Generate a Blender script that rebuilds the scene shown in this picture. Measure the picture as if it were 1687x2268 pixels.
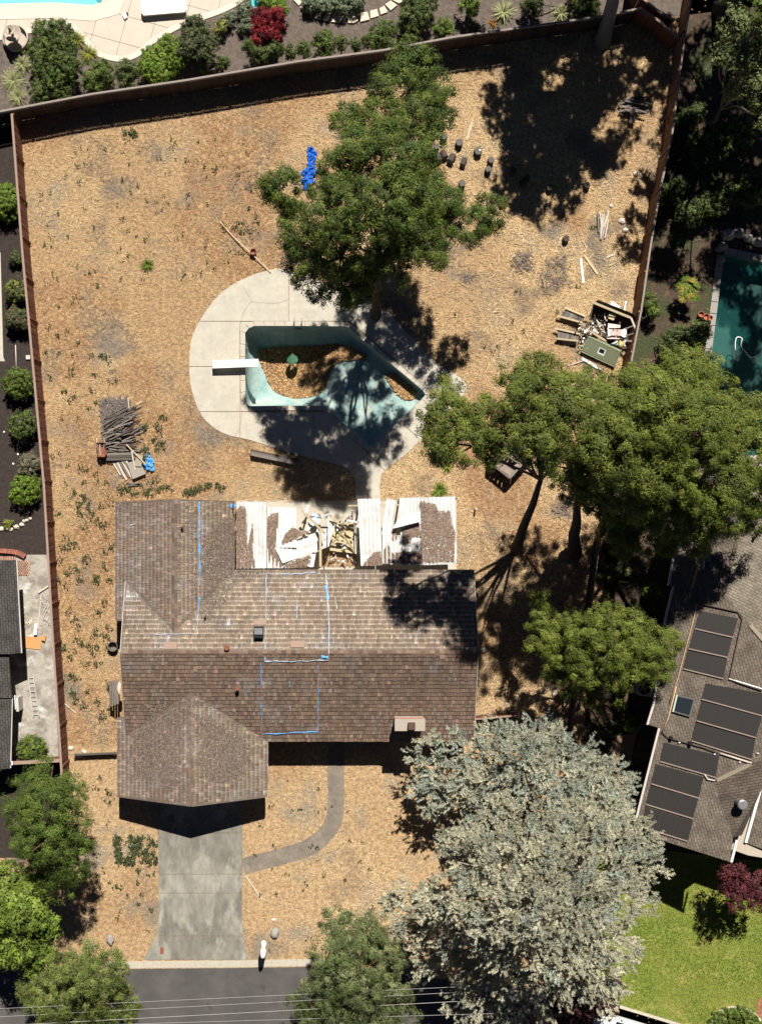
import bpy, bmesh, math, random
import numpy as np
from mathutils import Vector, Matrix, noise as mnoise
from mathutils.geometry import tessellate_polygon, delaunay_2d_cdt

# ------------------------------------------------------------------ camera, sky, sun
IMG_W, IMG_H = 1687, 2268           # photograph's pixel grid, used only to read positions
CAM_H = 72.0                        # drone height in metres
PPM = 36.8                          # photograph pixels per metre on the ground
NAD = (720.0, 1150.0)               # pixel straight below the drone
SUN_EL = math.radians(52.0)
SUN_DIR = Vector((0.16, 1.0, 0)).normalized()   # horizontal direction towards the sun
SUN_COT = 1.0 / math.tan(SUN_EL)

scene = bpy.context.scene
for o in list(bpy.data.objects):
    bpy.data.objects.remove(o)
C = scene.collection
cam_d = bpy.data.cameras.new("camera"); cam = bpy.data.objects.new("camera", cam_d); C.objects.link(cam)
cam.location = (0, 0, CAM_H); cam.rotation_euler = (0, 0, 0)
cam_d.sensor_fit = 'VERTICAL'; cam_d.sensor_height = 36.0
cam_d.lens = 36.0 * PPM * CAM_H / IMG_H
cam_d.shift_x = (IMG_W / 2 - NAD[0]) / IMG_H
cam_d.shift_y = -(IMG_H / 2 - NAD[1]) / IMG_H
cam_d.clip_start = 0.5; cam_d.clip_end = 600
scene.camera = cam

world = bpy.data.worlds.new("World"); scene.world = world; world.use_nodes = True
wn = world.node_tree.nodes; wl = world.node_tree.links
sky = wn.new("ShaderNodeTexSky"); sky.sky_type = 'NISHITA'; sky.sun_disc = False
sky.sun_elevation = SUN_EL; sky.sun_rotation = math.atan2(SUN_DIR.x, SUN_DIR.y)
sky.air_density = 0.2; sky.dust_density = 0.0; sky.ozone_density = 1.0
wl.new(sky.outputs[0], wn["Background"].inputs[0]); wn["Background"].inputs[1].default_value = 0.05

sd = bpy.data.lights.new("sun", 'SUN'); so = bpy.data.objects.new("sun", sd); C.objects.link(so)
sd.energy = 5.0; sd.angle = math.radians(0.5); sd.color = (1.0, 0.95, 0.87)
sv = Vector((SUN_DIR.x * math.cos(SUN_EL), SUN_DIR.y * math.cos(SUN_EL), math.sin(SUN_EL)))
so.rotation_euler = sv.to_track_quat('Z', 'Y').to_euler(); so.location = sv * 90
scene.view_settings.view_transform = 'Standard'; scene.view_settings.look = 'None'
scene.view_settings.exposure = 0.6; scene.view_settings.gamma = 1.0
scene.view_settings.use_curve_mapping = False
scene.render.engine = 'CYCLES'

# ------------------------------------------------------------------ reading positions
def W(px, py, h=0.0):
    """Point at height h (metres) seen at photograph pixel (px, py)."""
    k = (CAM_H - h) / CAM_H / PPM
    return Vector(((px - NAD[0]) * k, -(py - NAD[1]) * k, h))
DS = 1687 / 1652.0
def d(px, py, h=0.0):
    return W(px * DS, py * DS, h)
def crop(x0, y0, s):
    return lambda x, y, h=0.0: W(x0 + x / s, y0 + y / s, h)
def shadow_of(px, py, h):
    """Point at height h whose shadow falls on the ground at pixel d(px, py)."""
    p = d(px, py)
    q = p + SUN_DIR * (h * SUN_COT); q.z = h
    return q
rng = np.random.default_rng(7)
R = random.Random(11)

# ------------------------------------------------------------------ objects
def link(o, parent=None):
    C.objects.link(o)
    if parent is not None:
        o.parent = parent
        o.matrix_parent_inverse = Matrix.Translation(parent.location).inverted() if parent.type == 'EMPTY' and not parent.parent else Matrix()
    return o
def tag(o, label=None, cat=None, group=None, kind=None):
    if label: o["label"] = label
    if cat: o["category"] = cat
    if group: o["group"] = group
    if kind: o["kind"] = kind
    return o
def thing(name, label, cat, loc=(0, 0, 0), group=None):
    o = bpy.data.objects.new(name, None); o.empty_display_size = 0.2
    C.objects.link(o); o.location = loc
    return tag(o, label, cat, group)
def obj(name, verts, faces, m, parent=None, smooth=False):
    """One mesh object from world-space verts."""
    me = bpy.data.meshes.new(name)
    me.from_pydata([tuple(v) for v in verts], [], faces); me.update()
    if smooth:
        me.polygons.foreach_set("use_smooth", [True] * len(me.polygons))
    if m: me.materials.append(m)
    return link(bpy.data.objects.new(name, me), parent)
def objbm(name, bm, m, parent=None, smooth=False, recalc=True):
    if recalc: bmesh.ops.recalc_face_normals(bm, faces=bm.faces)
    me = bpy.data.meshes.new(name); bm.to_mesh(me); bm.free()
    if smooth: me.polygons.foreach_set("use_smooth", [True] * len(me.polygons))
    if m: me.materials.append(m)
    return link(bpy.data.objects.new(name, me), parent)
def quads(name, V, m, parent=None, col=None, label=None, cat=None, kind=None):
    """V: (N,4,3) quads or (N,3,3) triangles, col: (N,3) colour of each."""
    V = np.asarray(V, dtype=np.float32); n = len(V); k = V.shape[1]
    me = bpy.data.meshes.new(name)
    me.vertices.add(n * k); me.vertices.foreach_set("co", V.reshape(-1))
    me.loops.add(n * k); me.loops.foreach_set("vertex_index", np.arange(n * k, dtype=np.int32))
    me.polygons.add(n)
    me.polygons.foreach_set("loop_start", np.arange(0, n * k, k, dtype=np.int32))
    me.polygons.foreach_set("loop_total", np.full(n, k, dtype=np.int32))
    if col is not None:
        a = me.attributes.new("col", 'FLOAT_COLOR', 'FACE')
        c4 = np.ones((n, 4), dtype=np.float32); c4[:, :3] = col
        a.data.foreach_set("color", c4.reshape(-1))
    me.update(); me.validate()
    me.materials.append(m)
    o = link(bpy.data.objects.new(name, me), parent)
    return tag(o, label, cat, None, kind)
def mesh_cols(o, cols):
    """per-face colour attribute"""
    me = o.data
    a = me.attributes.new("col", 'FLOAT_COLOR', 'FACE')
    c4 = np.ones((len(me.polygons), 4), dtype=np.float32); c4[:, :3] = cols
    a.data.foreach_set("color", c4.reshape(-1))
    return o

# shapes added to a bmesh
def add_box(bm, c, size, rot=None):
    """box centred at c, size (x, y, z), rot a Matrix (3x3) or z angle"""
    if rot is None: rm = Matrix.Identity(3)
    elif isinstance(rot, (int, float)): rm = Matrix.Rotation(rot, 3, 'Z')
    else: rm = rot
    c = Vector(c); vs = []
    for sx in (-.5, .5):
        for sy in (-.5, .5):
            for sz in (-.5, .5):
                vs.append(bm.verts.new(c + rm @ Vector((sx * size[0], sy * size[1], sz * size[2]))))
    for f in ((0, 1, 3, 2), (4, 6, 7, 5), (0, 4, 5, 1), (2, 3, 7, 6), (0, 2, 6, 4), (1, 5, 7, 3)):
        bm.faces.new([vs[i] for i in f])
def add_plank(bm, a, b, w, t, roll=0.0):
    """board from a to b, width w, thickness t"""
    a = Vector(a); b = Vector(b); x = (b - a); L = x.length; x.normalize()
    up = Vector((0, 0, 1)) if abs(x.z) < .95 else Vector((0, 1, 0))
    y = up.cross(x).normalized(); z = x.cross(y)
    rm = Matrix((x, y, z)).transposed() @ Matrix.Rotation(roll, 3, 'X')
    add_box(bm, (a + b) / 2, (L, w, t), rm)
def plank(name, a, b, w, t, m, parent=None, roll=0.0):
    bm = bmesh.new(); add_plank(bm, a, b, w, t, roll)
    return objbm(name, bm, m, parent)
def add_tube(bm, pts, radii, n=8, cap=True):
    pts = [Vector(p) for p in pts]
    if not hasattr(radii, '__len__'): radii = [radii] * len(pts)
    rings = []; prev = None
    for i, p in enumerate(pts):
        t = (pts[min(i + 1, len(pts) - 1)] - pts[max(i - 1, 0)]).normalized()
        if prev is None:
            ref = Vector((0, 0, 1)) if abs(t.z) < .9 else Vector((1, 0, 0))
            u = ref.cross(t).normalized()
        else:
            u = (prev - t * prev.dot(t)).normalized()
        prev = u; v = t.cross(u)
        rings.append([bm.verts.new(p + (u * math.cos(a) + v * math.sin(a)) * radii[i]) for a in [2 * math.pi * k / n for k in range(n)]])
    for r0, r1 in zip(rings, rings[1:]):
        for k in range(n):
            bm.faces.new((r0[k], r0[(k + 1) % n], r1[(k + 1) % n], r1[k]))
    if cap:
        bm.faces.new(rings[0][::-1]); bm.faces.new(rings[-1])
def tube(name, pts, radii, m, parent=None, n=8, smooth=True):
    bm = bmesh.new(); add_tube(bm, pts, radii, n)
    return objbm(name, bm, m, parent, smooth)
def add_lathe(bm, c, prof, n=20, axis=None):
    """prof: list of (radius, z) ; closed at zero radii"""
    c = Vector(c); rings = []
    for r, z in prof:
        if r < 1e-5: rings.append([bm.verts.new(c + Vector((0, 0, z)))])
        else: rings.append([bm.verts.new(c + Vector((r * math.cos(2 * math.pi * k / n), r * math.sin(2 * math.pi * k / n), z))) for k in range(n)])
    for a, b in zip(rings, rings[1:]):
        if len(a) == 1 and len(b) == 1: continue
        for k in range(n):
            if len(a) == 1: bm.faces.new((a[0], b[(k + 1) % n], b[k]))
            elif len(b) == 1: bm.faces.new((a[k], a[(k + 1) % n], b[0]))
            else: bm.faces.new((a[k], a[(k + 1) % n], b[(k + 1) % n], b[k]))
def add_prism(bm, pts, z0, z1):
    """vertical prism of a plan polygon (CCW or CW), tops may be per-point lists"""
    n = len(pts)
    z0 = z0 if hasattr(z0, '__len__') else [z0] * n
    z1 = z1 if hasattr(z1, '__len__') else [z1] * n
    lo = [bm.verts.new((p[0], p[1], z)) for p, z in zip(pts, z0)]
    hi = [bm.verts.new((p[0], p[1], z)) for p, z in zip(pts, z1)]
    tris = tessellate_polygon([[Vector((p[0], p[1], 0)) for p in pts]])
    for t in tris:
        bm.faces.new([hi[i] for i in t]); bm.faces.new([lo[i] for i in t][::-1])
    for i in range(n):
        j = (i + 1) % n
        bm.faces.new((lo[i], lo[j], hi[j], hi[i]))
def prism(name, pts, z0, z1, m, parent=None):
    bm = bmesh.new(); add_prism(bm, pts, z0, z1)
    return objbm(name, bm, m, parent)
def add_rock(bm, c, r, seed, sq=(1, 1, .7), sub=2):
    ret = bmesh.ops.create_icosphere(bm, subdivisions=sub, radius=1)
    for v in ret['verts']:
        k = 1 + .35 * mnoise.noise(v.co * 1.3 + Vector((seed * 3.1, seed * 1.7, seed)))
        v.co = Vector(c) + Vector((v.co.x * sq[0], v.co.y * sq[1], v.co.z * sq[2])) * r * k
def sheet(name, loops, z, m, kind='structure', label=None, cat=None):
    """flat sheet: loops[0] outline, others holes; plan points"""
    L = [[Vector((p[0], p[1], 0)) for p in l] for l in loops]
    tris = tessellate_polygon(L)
    vs = [(p.x, p.y, z) for l in L for p in l]
    o = obj(name, vs, [tuple(t) for t in tris], m)
    bm = bmesh.new(); bm.from_mesh(o.data)
    for f in bm.faces:
        if f.normal.z < 0: f.normal_flip()
    bm.to_mesh(o.data); bm.free()
    return tag(o, label, cat, None, kind)
def inside(P, poly):
    """P (N,2) array, poly list of points -> bool mask"""
    P = np.asarray(P); x, y = P[:, 0], P[:, 1]; res = np.zeros(len(P), bool)
    n = len(poly)
    for i in range(n):
        x0, y0 = poly[i][0], poly[i][1]; x1, y1 = poly[(i + 1) % n][0], poly[(i + 1) % n][1]
        if y0 == y1: continue
        c = ((y0 > y) != (y1 > y)) & (x < (x1 - x0) * (y - y0) / (y1 - y0) + x0)
        res ^= c
    return res
def scatter(poly, n, r=rng):
    A = np.array([(p[0], p[1]) for p in poly]); lo = A.min(0); hi = A.max(0); out = np.zeros((0, 2))
    while len(out) < n:
        P = r.uniform(lo, hi, (max(256, int(n * 1.5)), 2)); P = P[inside(P, poly)]
        if len(P) == 0: break
        out = np.vstack([out, P])
    return out[:n]
def poly_area(p):
    return abs(sum(p[i][0] * p[(i + 1) % len(p)][1] - p[(i + 1) % len(p)][0] * p[i][1] for i in range(len(p)))) / 2
def smooth_closed(pts, k=6):
    out = []; n = len(pts)
    for i in range(n):
        p0, p1, p2, p3 = [Vector(pts[(i + j - 1) % n]) for j in range(4)]
        for s in range(k):
            t = s / k
            out.append(.5 * ((2 * p1) + (p2 - p0) * t + (2 * p0 - 5 * p1 + 4 * p2 - p3) * t * t + (3 * p1 - p0 - 3 * p2 + p3) * t ** 3))
    return out
def smooth_open(pts, k=6):
    pts = [Vector(p) for p in pts]; out = []
    for i in range(len(pts) - 1):
        p0 = pts[max(i - 1, 0)]; p1 = pts[i]; p2 = pts[i + 1]; p3 = pts[min(i + 2, len(pts) - 1)]
        for s in range(k):
            t = s / k
            out.append(.5 * ((2 * p1) + (p2 - p0) * t + (2 * p0 - 5 * p1 + 4 * p2 - p3) * t * t + (3 * p1 - p0 - 3 * p2 + p3) * t ** 3))
    out.append(pts[-1]); return out
def clip_convex(subj, clip):
    """Sutherland-Hodgman; clip is CCW convex"""
    out = [tuple(p[:2]) for p in subj]
    for i in range(len(clip)):
        a = clip[i]; b = clip[(i + 1) % len(clip)]; inp = out; out = []
        if not inp: break
        side = lambda p: (b[0] - a[0]) * (p[1] - a[1]) - (b[1] - a[1]) * (p[0] - a[0])
        for j in range(len(inp)):
            p = inp[j]; q = inp[(j + 1) % len(inp)]; sp = side(p); sq = side(q)
            if sp >= 0: out.append(p)
            if (sp >= 0) != (sq >= 0):
                t = sp / (sp - sq); out.append((p[0] + (q[0] - p[0]) * t, p[1] + (q[1] - p[1]) * t))
    return out

# ------------------------------------------------------------------ materials
MATS = {}
def mat(name, col, rough=.85, var=.18, scale=2.0, detail=6, bump=0.0, bscale=None, attr=False, objrand=0.0, spec=.25,
        col2=None, thr=(.35, .65), metal=0.0, trans=0.0, col3=None, s3=.3, thr3=(.5, .6), emit=None, bdist=.02, stretch=None):
    """procedural surface: noise-mixed base colour, optional second/third tones, bump"""
    if name in MATS: return MATS[name]
    m = bpy.data.materials.new(name); m.use_nodes = True; nt = m.node_tree; N = nt.nodes; L = nt.links
    b = N["Principled BSDF"]; b.inputs["Roughness"].default_value = rough
    b.inputs["Specular IOR Level"].default_value = spec; b.inputs["Metallic"].default_value = metal
    geo = N.new("ShaderNodeNewGeometry"); pos = geo.outputs["Position"]
    if stretch:
        mp = N.new("ShaderNodeMapping"); mp.inputs["Scale"].default_value = stretch; L.new(pos, mp.inputs[0]); pos = mp.outputs[0]
    def tex(s, det=detail, rg=.6):
        t = N.new("ShaderNodeTexNoise"); t.inputs["Scale"].default_value = s; t.inputs["Detail"].default_value = det
        t.inputs["Roughness"].default_value = rg; L.new(pos, t.inputs["Vector"]); return t
    def mixc(f, a, c, blend='MIX'):
        x = N.new("ShaderNodeMix"); x.data_type = 'RGBA'; x.blend_type = blend
        for s, v in ((x.inputs[0], f), (x.inputs[6], a), (x.inputs[7], c)):
            if hasattr(v, 'is_linked'): L.new(v, s)
            elif isinstance(v, (int, float)): s.default_value = v
            else: s.default_value = (*v, 1)
        return x.outputs[2]
    def ramp(src, lo, hi):
        r = N.new("ShaderNodeMapRange"); r.inputs[1].default_value = lo; r.inputs[2].default_value = hi
        L.new(src, r.inputs[0]); return r.outputs[0]
    t1 = tex(scale)
    if attr:
        at = N.new("ShaderNodeAttribute"); at.attribute_name = "col"; base = at.outputs["Color"]
    else:
        base = col
    if col2 is not None:
        base = mixc(ramp(t1.outputs[0], *thr), base, col2)
    if col3 is not None:
        t3 = tex(s3, 5); base = mixc(ramp(t3.outputs[0], *thr3), base, col3)
    if var:
        t2 = tex(scale * 3.7, 5)
        v = ramp(t2.outputs[0], .25, .75)
        x = N.new("ShaderNodeMapRange"); x.inputs[3].default_value = 1 - var; x.inputs[4].default_value = 1 + var; L.new(v, x.inputs[0])
        cmb = N.new("ShaderNodeCombineColor")
        for i in range(3): L.new(x.outputs[0], cmb.inputs[i])
        base = mixc(1.0, base, cmb.outputs[0], 'MULTIPLY')
    if objrand:
        oi = N.new("ShaderNodeObjectInfo")
        x = N.new("ShaderNodeMapRange"); x.inputs[3].default_value = 1 - objrand; x.inputs[4].default_value = 1 + objrand; L.new(oi.outputs["Random"], x.inputs[0])
        cmb = N.new("ShaderNodeCombineColor")
        for i in range(3): L.new(x.outputs[0], cmb.inputs[i])
        base = mixc(1.0, base, cmb.outputs[0], 'MULTIPLY')
    if hasattr(base, 'is_linked'): L.new(base, b.inputs["Base Color"])
    else: b.inputs["Base Color"].default_value = (*base, 1)
    if bump:
        tb = tex(bscale or scale * 6, 8, .65)
        bp = N.new("ShaderNodeBump"); bp.inputs["Strength"].default_value = bump; bp.inputs["Distance"].default_value = bdist
        L.new(tb.outputs[0], bp.inputs["Height"]); L.new(bp.outputs[0], b.inputs["Normal"])
    if trans:
        tr = N.new("ShaderNodeBsdfTranslucent"); mx = N.new("ShaderNodeMixShader"); mx.inputs[0].default_value = trans
        if hasattr(base, 'is_linked'): L.new(base, tr.inputs[0])
        else: tr.inputs[0].default_value = (*base, 1)
        L.new(b.outputs[0], mx.inputs[1]); L.new(tr.outputs[0], mx.inputs[2]); L.new(mx.outputs[0], N["Material Output"].inputs[0])
    MATS[name] = m
    return m

STRAW = (.42, .285, .14)
M_dry = mat("dry_ground", (.46, .315, .165), .95, .42, 4.5, 10, .9, 18, col2=(.28, .175, .09), thr=(.42, .60), col3=(.24, .195, .145), s3=.33, thr3=(.53, .64), bdist=.05)
M_straw = mat("straw", STRAW, .9, .12, 2, attr=True, spec=.15)
M_mulch = mat("mulch_taupe", (.105, .082, .066), .95, .35, 3, 8, .9, 14, col2=(.16, .13, .11), bdist=.05)
M_mulch_dark = mat("mulch_dark", (.032, .025, .022), .95, .4, 4, 8, .9, 16, col2=(.05, .038, .032), bdist=.05)
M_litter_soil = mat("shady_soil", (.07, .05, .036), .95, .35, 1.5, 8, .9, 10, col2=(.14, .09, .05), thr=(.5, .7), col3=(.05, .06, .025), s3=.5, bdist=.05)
M_conc = mat("old_concrete", (.49, .455, .375), .9, .09, .9, 9, .25, 30, col2=(.44, .40, .335), col3=(.38, .345, .29), s3=.55, thr3=(.58, .75))
M_drive = mat("stained_driveway", (.30, .283, .237), .9, .2, .75, 14, .25, 30, stretch=(1, .45, 1), col2=(.16, .148, .126), thr=(.46, .535), col3=(.22, .205, .172), s3=1.3, thr3=(.42, .62))
M_walk = mat("asphalt_walk", (.23, .195, .155), .92, .2, 1.2, 8, .3, 30, col2=(.16, .135, .11))
M_road = mat("asphalt_road", (.098, .09, .085), .92, .14, .35, 10, .4, 60, col2=(.078, .072, .068), thr=(.42, .58), col3=(.065, .06, .057), s3=.9, thr3=(.62, .72))
M_kerb = mat("kerb_concrete", (.46, .42, .34), .9, .15, 2, 6, .2, 30)
M_lawn = mat("lawn", (.15, .19, .03), .95, .3, 1.0, 8, .6, 30, col2=(.27, .25, .07), thr=(.5, .72))
M_grass = mat("grass_blades", (.1, .15, .03), .8, .1, 2, attr=True, spec=.2, trans=.25)
M_patio = mat("patio_slab", (.56, .48, .40), .8, .06, 1.5, 8, .1, 30, col2=(.52, .445, .37))
M_patio_edge = mat("patio_border", (.62, .545, .46), .8, .06, 2, 6, .1, 30)
M_joint = mat("joint", (.27, .22, .18), .95, .1)
M_fence_r = mat("red_brown_fence", (.16, .066, .042), .85, .2, 6, objrand=.3)
M_fence_cap = mat("weathered_cap", (.30, .21, .17), .85, .2, 5)
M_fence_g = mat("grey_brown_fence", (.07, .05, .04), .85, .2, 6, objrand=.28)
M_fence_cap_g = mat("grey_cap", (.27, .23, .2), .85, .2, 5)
M_cedar_board = mat("orange_brown_fence", (.24, .13, .075), .85, .2, 5, objrand=.25)
M_wood_grey = mat("weathered_wood", (.16, .137, .12), .9, .25, 8, objrand=.55)
M_wood_tan = mat("tan_lumber", (.45, .37, .24), .85, .15, 5, objrand=.2)
M_wood_dark = mat("dark_wood", (.07, .052, .042), .9, .25, 6, objrand=.2)
M_white = mat("white_paint", (.80, .79, .76), .55, .05, 3, spec=.3)
M_panel = mat("white_metal_panel", (.62, .61, .59), .5, .08, 1.2, 8, col2=(.44, .43, .41), thr=(.48, .75), spec=.3)
M_gutter = mat("pale_gutter", (.52, .48, .45), .6, .08, 3)
M_shingle = mat("shake", (.2, .15, .1), .9, .22, 9, 6, .5, 30, attr=True)
M_underlay = mat("roof_underlay", (.06, .045, .035), .95, .2, 3)
M_stucco = mat("stucco", (.42, .36, .29), .9, .1, 3, 6, .2, 40)
M_brick_ch = mat("chimney_masonry", (.42, .36, .30), .9, .2, 6, 6, .4, 30)
M_black = mat("black_metal", (.015, .015, .015), .5, .1)
M_grey_metal = mat("grey_metal", (.3, .3, .31), .45, .1, 5, metal=.6)
M_rust = mat("rusty_metal", (.22, .085, .05), .8, .3, 8)
M_pink = mat("pink_patch", (.29, .20, .155), .85, .12, 5)
M_tarp = mat("blue_tarp", (.10, .33, .66), .5, .25, 6, spec=.4)
M_tarp_pale = mat("faded_tarp", (.30, .42, .58), .6, .2, 6, col2=(.42, .42, .43), thr=(.4, .6))
M_tarp_deep = mat("deep_blue_tarp", (.02, .14, .55), .45, .3, 8, spec=.4)
M_litter = mat("leaf_litter", (.2, .14, .1), .95, .15, 3, attr=True)
M_bark = mat("bark", (.10, .078, .06), .95, .35, 9, 8, .9, 20)
M_bark_red = mat("bark_red", (.13, .07, .045), .95, .35, 9, 8, .9, 20)
M_bark_pale = mat("bark_pale", (.30, .25, .2), .95, .3, 7, 8, .9, 20)
M_leaf = mat("leaves", (.06, .1, .02), .6, .1, 3, attr=True, spec=.25, trans=.14)
M_needle = mat("needles", (.2, .22, .15), .75, .08, 3, attr=True, spec=.15, trans=.12)
M_glass = mat("dark_glass", (.02, .025, .03), .08, 0, spec=.6)
M_log_end = mat("cut_wood_grey", (.125, .115, .105), .9, .3, 9)
M_log = mat("charred_bark", (.07, .058, .05), .95, .35, 9)
M_green_metal = mat("green_sheet_metal", (.22, .25, .14), .5, .12, 3)
M_plaster = mat("pool_plaster", (.36, .45, .41), .85, .16, 1.1, 9, col2=(.22, .36, .355), thr=(.38, .62), col3=(.38, .39, .32), s3=2.0, thr3=(.52, .7))
M_rock = mat("field_stone", (.30, .28, .25), .9, .25, 4, 6, .6, 12)
M_tan_rock = mat("pale_stone", (.55, .48, .40), .9, .2, 4, 6, .4, 12)
M_paver_stone = mat("flagstone", (.62, .53, .43), .85, .1, 3, 6, .3, 14)
M_brick = mat("red_brick", (.34, .13, .09), .9, .25, 6, objrand=.2)
M_tile_brown = mat("brown_fence_tile", (.24, .13, .1), .9, .2, 5)

def roof_mat(name, a, b, ang, gap, row=.15, width=.34):
    """composition shingles in courses: brick pattern turned to the eave"""
    m = bpy.data.materials.new(name); m.use_nodes = True; N = m.node_tree.nodes; L = m.node_tree.links; bs = N["Principled BSDF"]; bs.inputs["Roughness"].default_value = .95; bs.inputs["Specular IOR Level"].default_value = .15
    geo = N.new("ShaderNodeNewGeometry"); mp = N.new("ShaderNodeMapping"); mp.inputs["Rotation"].default_value = (0, 0, ang); L.new(geo.outputs["Position"], mp.inputs[0])
    br = N.new("ShaderNodeTexBrick"); L.new(mp.outputs[0], br.inputs["Vector"]); br.inputs["Color1"].default_value = (*a, 1); br.inputs["Color2"].default_value = (*b, 1); br.inputs["Mortar"].default_value = (*gap, 1)
    br.inputs["Scale"].default_value = 1; br.inputs["Mortar Size"].default_value = .018; br.inputs["Brick Width"].default_value = width; br.inputs["Row Height"].default_value = row; br.inputs["Mortar Smooth"].default_value = .3
    ns = N.new("ShaderNodeTexNoise"); ns.inputs["Scale"].default_value = 1.6; ns.inputs["Detail"].default_value = 9; L.new(geo.outputs["Position"], ns.inputs["Vector"])
    mr = N.new("ShaderNodeMapRange"); mr.inputs[1].default_value = .3; mr.inputs[2].default_value = .7; mr.inputs[3].default_value = .7; mr.inputs[4].default_value = 1.25; L.new(ns.outputs[0], mr.inputs[0])
    mx = N.new("ShaderNodeVectorMath"); mx.operation = 'SCALE'; L.new(br.outputs[0], mx.inputs[0]); L.new(mr.outputs[0], mx.inputs[3]); L.new(mx.outputs[0], bs.inputs["Base Color"])
    bp = N.new("ShaderNodeBump"); bp.inputs["Strength"].default_value = .6; bp.inputs["Distance"].default_value = .02; bp.invert = True; L.new(br.outputs["Fac"], bp.inputs["Height"]); L.new(bp.outputs[0], bs.inputs["Normal"])
    return m
# ================================================================== GROUND AND SURFACES
def pl(*pts): return [d(x, y) for x, y in pts]
def ps(*pts): return [W(x, y) for x, y in pts]
# pool outline (rounded west end, angled south-east end)
pool_rim = pl((540, 712), (552, 707), (640, 707), (746, 708), (756, 712), (840, 783), (916, 846), (922, 856), (915, 866), (810, 965), (801, 969), (793, 964), (712, 886), (700, 880), (600, 880), (542, 881), (533, 873), (532, 800), (532, 722))
# right-hand neighbour's pool
npool_rim = ps((1602, 565), (1720, 590), (1720, 1010), (1560, 1010), (1572, 800))
tpool_rim = ps((-160, -260), (90, -200), (205, -60), (246, -14), (238, 3), (205, 12), (120, 6), (-30, 10), (-160, 0))   # turquoise pool beyond the north fence
BIG = 160
outer = [Vector((-BIG, -BIG, 0)), Vector((BIG, -BIG, 0)), Vector((BIG, BIG, 0)), Vector((-BIG, BIG, 0))]
ground = sheet("ground", [outer, pool_rim, npool_rim, tpool_rim], 0.0, M_dry)

# north neighbour's planting beds, left neighbour's mulch, right neighbour's shady soil
FN = [(-200, 300), (0, 247), (206, 208), (417, 177), (659, 136), (849, 111), (1004, 82), (1332, 36), (1419, 18)]
def base_of(px, py, h=1.9):
    p = W(px, py, h); p.z = 0; return p
north_line = [base_of(*p) for p in FN]
bed = [p.copy() for p in north_line] + [Vector((60, 35, 0)), Vector((60, 90, 0)), Vector((-60, 90, 0)), Vector((-60, 20, 0))]
sheet("planting_bed", [bed, tpool_rim], 0.004, M_mulch)
FL = [(27, 252), (39, 412), (51, 566), (77, 843), (98, 1075), (118, 1420), (140, 1752)]
left_line = [base_of(x, y, 1.8) for x, y in FL]
lb = [p.copy() for p in left_line] + [W(142, 1900), W(-900, 1900), W(-900, 290), W(-100, 290), W(0, 285)]
sheet("mulch_yard", [lb], 0.004, M_mulch_dark)
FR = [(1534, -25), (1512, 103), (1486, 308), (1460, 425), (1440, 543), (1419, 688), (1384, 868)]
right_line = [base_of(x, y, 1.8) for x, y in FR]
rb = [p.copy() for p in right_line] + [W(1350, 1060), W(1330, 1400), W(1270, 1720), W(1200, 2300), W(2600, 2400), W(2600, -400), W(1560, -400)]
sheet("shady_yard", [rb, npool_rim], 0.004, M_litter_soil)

# road, gutter, kerb
road = ps((-1500, 2150), (300, 2146), (600, 2143), (700, 2141), (1100, 2180), (1320, 2214), (1500, 2268), (1900, 2400), (2600, 2700), (2600, 3600), (-1500, 3600))
sheet("road", [road], 0.004, M_road)
def band(line0, line1): return line0 + line1[::-1]
ke = ps((-1500, 2134), (235, 2130), (320, 2129), (540, 2126), (700, 2122), (760, 2124))
kf = ps((-1500, 2150), (300, 2146), (600, 2143), (700, 2141), (765, 2144))
kerb = thing("kerb", None, None, (ke[2].x, ke[2].y, 0)); kerb["kind"] = "structure"
def along(line, s):
    """point at arclength s"""
    for a, b in zip(line, line[1:]):
        L = (b - a).length
        if s <= L: return a + (b - a) * (s / L), (b - a).normalized()
        s -= L
    return line[-1].copy(), (line[-1] - line[-2]).normalized()
def line_len(line): return sum((b - a).length for a, b in zip(line, line[1:]))
kl = smooth_open(ps((150, 2138), (320, 2136), (540, 2134), (700, 2131), (770, 2133)), 4)
Lk = line_len(kl); nk = int(Lk / 1.52)
for i in range(nk):
    a, t = along(kl, i * Lk / nk + .006); b, _ = along(kl, (i + 1) * Lk / nk - .006)
    bm = bmesh.new(); nrm = Vector((-t.y, t.x, 0))
    add_prism(bm, [a + nrm * .2, b + nrm * .2, b - nrm * .22, a - nrm * .22], -.05, [.055, .055, .016, .016])
    objbm("kerb_stone", bm, M_kerb, kerb)

# driveway in slabs
drv_l = [(350, 1838), (351, 1900), (352, 2030), (348, 2072), (318, 2126)]
drv_r = [(537, 1828), (537, 1900), (536, 2030), (538, 2072), (550, 2124)]
driveway = thing("driveway", None, None, W(440, 1980)); driveway["kind"] = "structure"
def xat(line, y):
    for (x0, y0), (x1, y1) in zip(line, line[1:]):
        if y0 <= y <= y1: return x0 + (x1 - x0) * (y - y0) / (y1 - y0)
    return line[0][0] if y < line[0][1] else line[-1][0]
ys = [1700, 1845, 1936, 1978, 2073, 2126]
for y0, y1 in zip(ys, ys[1:]):
    for k in range(1):
        yy = [y0 + .6] + [y for _, y in drv_l if y0 + 1 < y < y1 - 1] + [y1 - .6]
        L_ = [W(xat(drv_l, y), y) for y in yy]; R_ = [W(xat(drv_r, y), y) for y in yy]
        objbm("driveway_slab", (lambda bm: (add_prism(bm, L_ + R_[::-1], -.06, .03), bm)[1])(bmesh.new()), M_drive, driveway)
cover = prism("meter_box_lid", ps((355, 2098), (363, 2098), (363, 2112), (355, 2112)), .031, .05, M_rust)
tag(cover, "small rusty meter box lid set in driveway corner", "meter lid")

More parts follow.
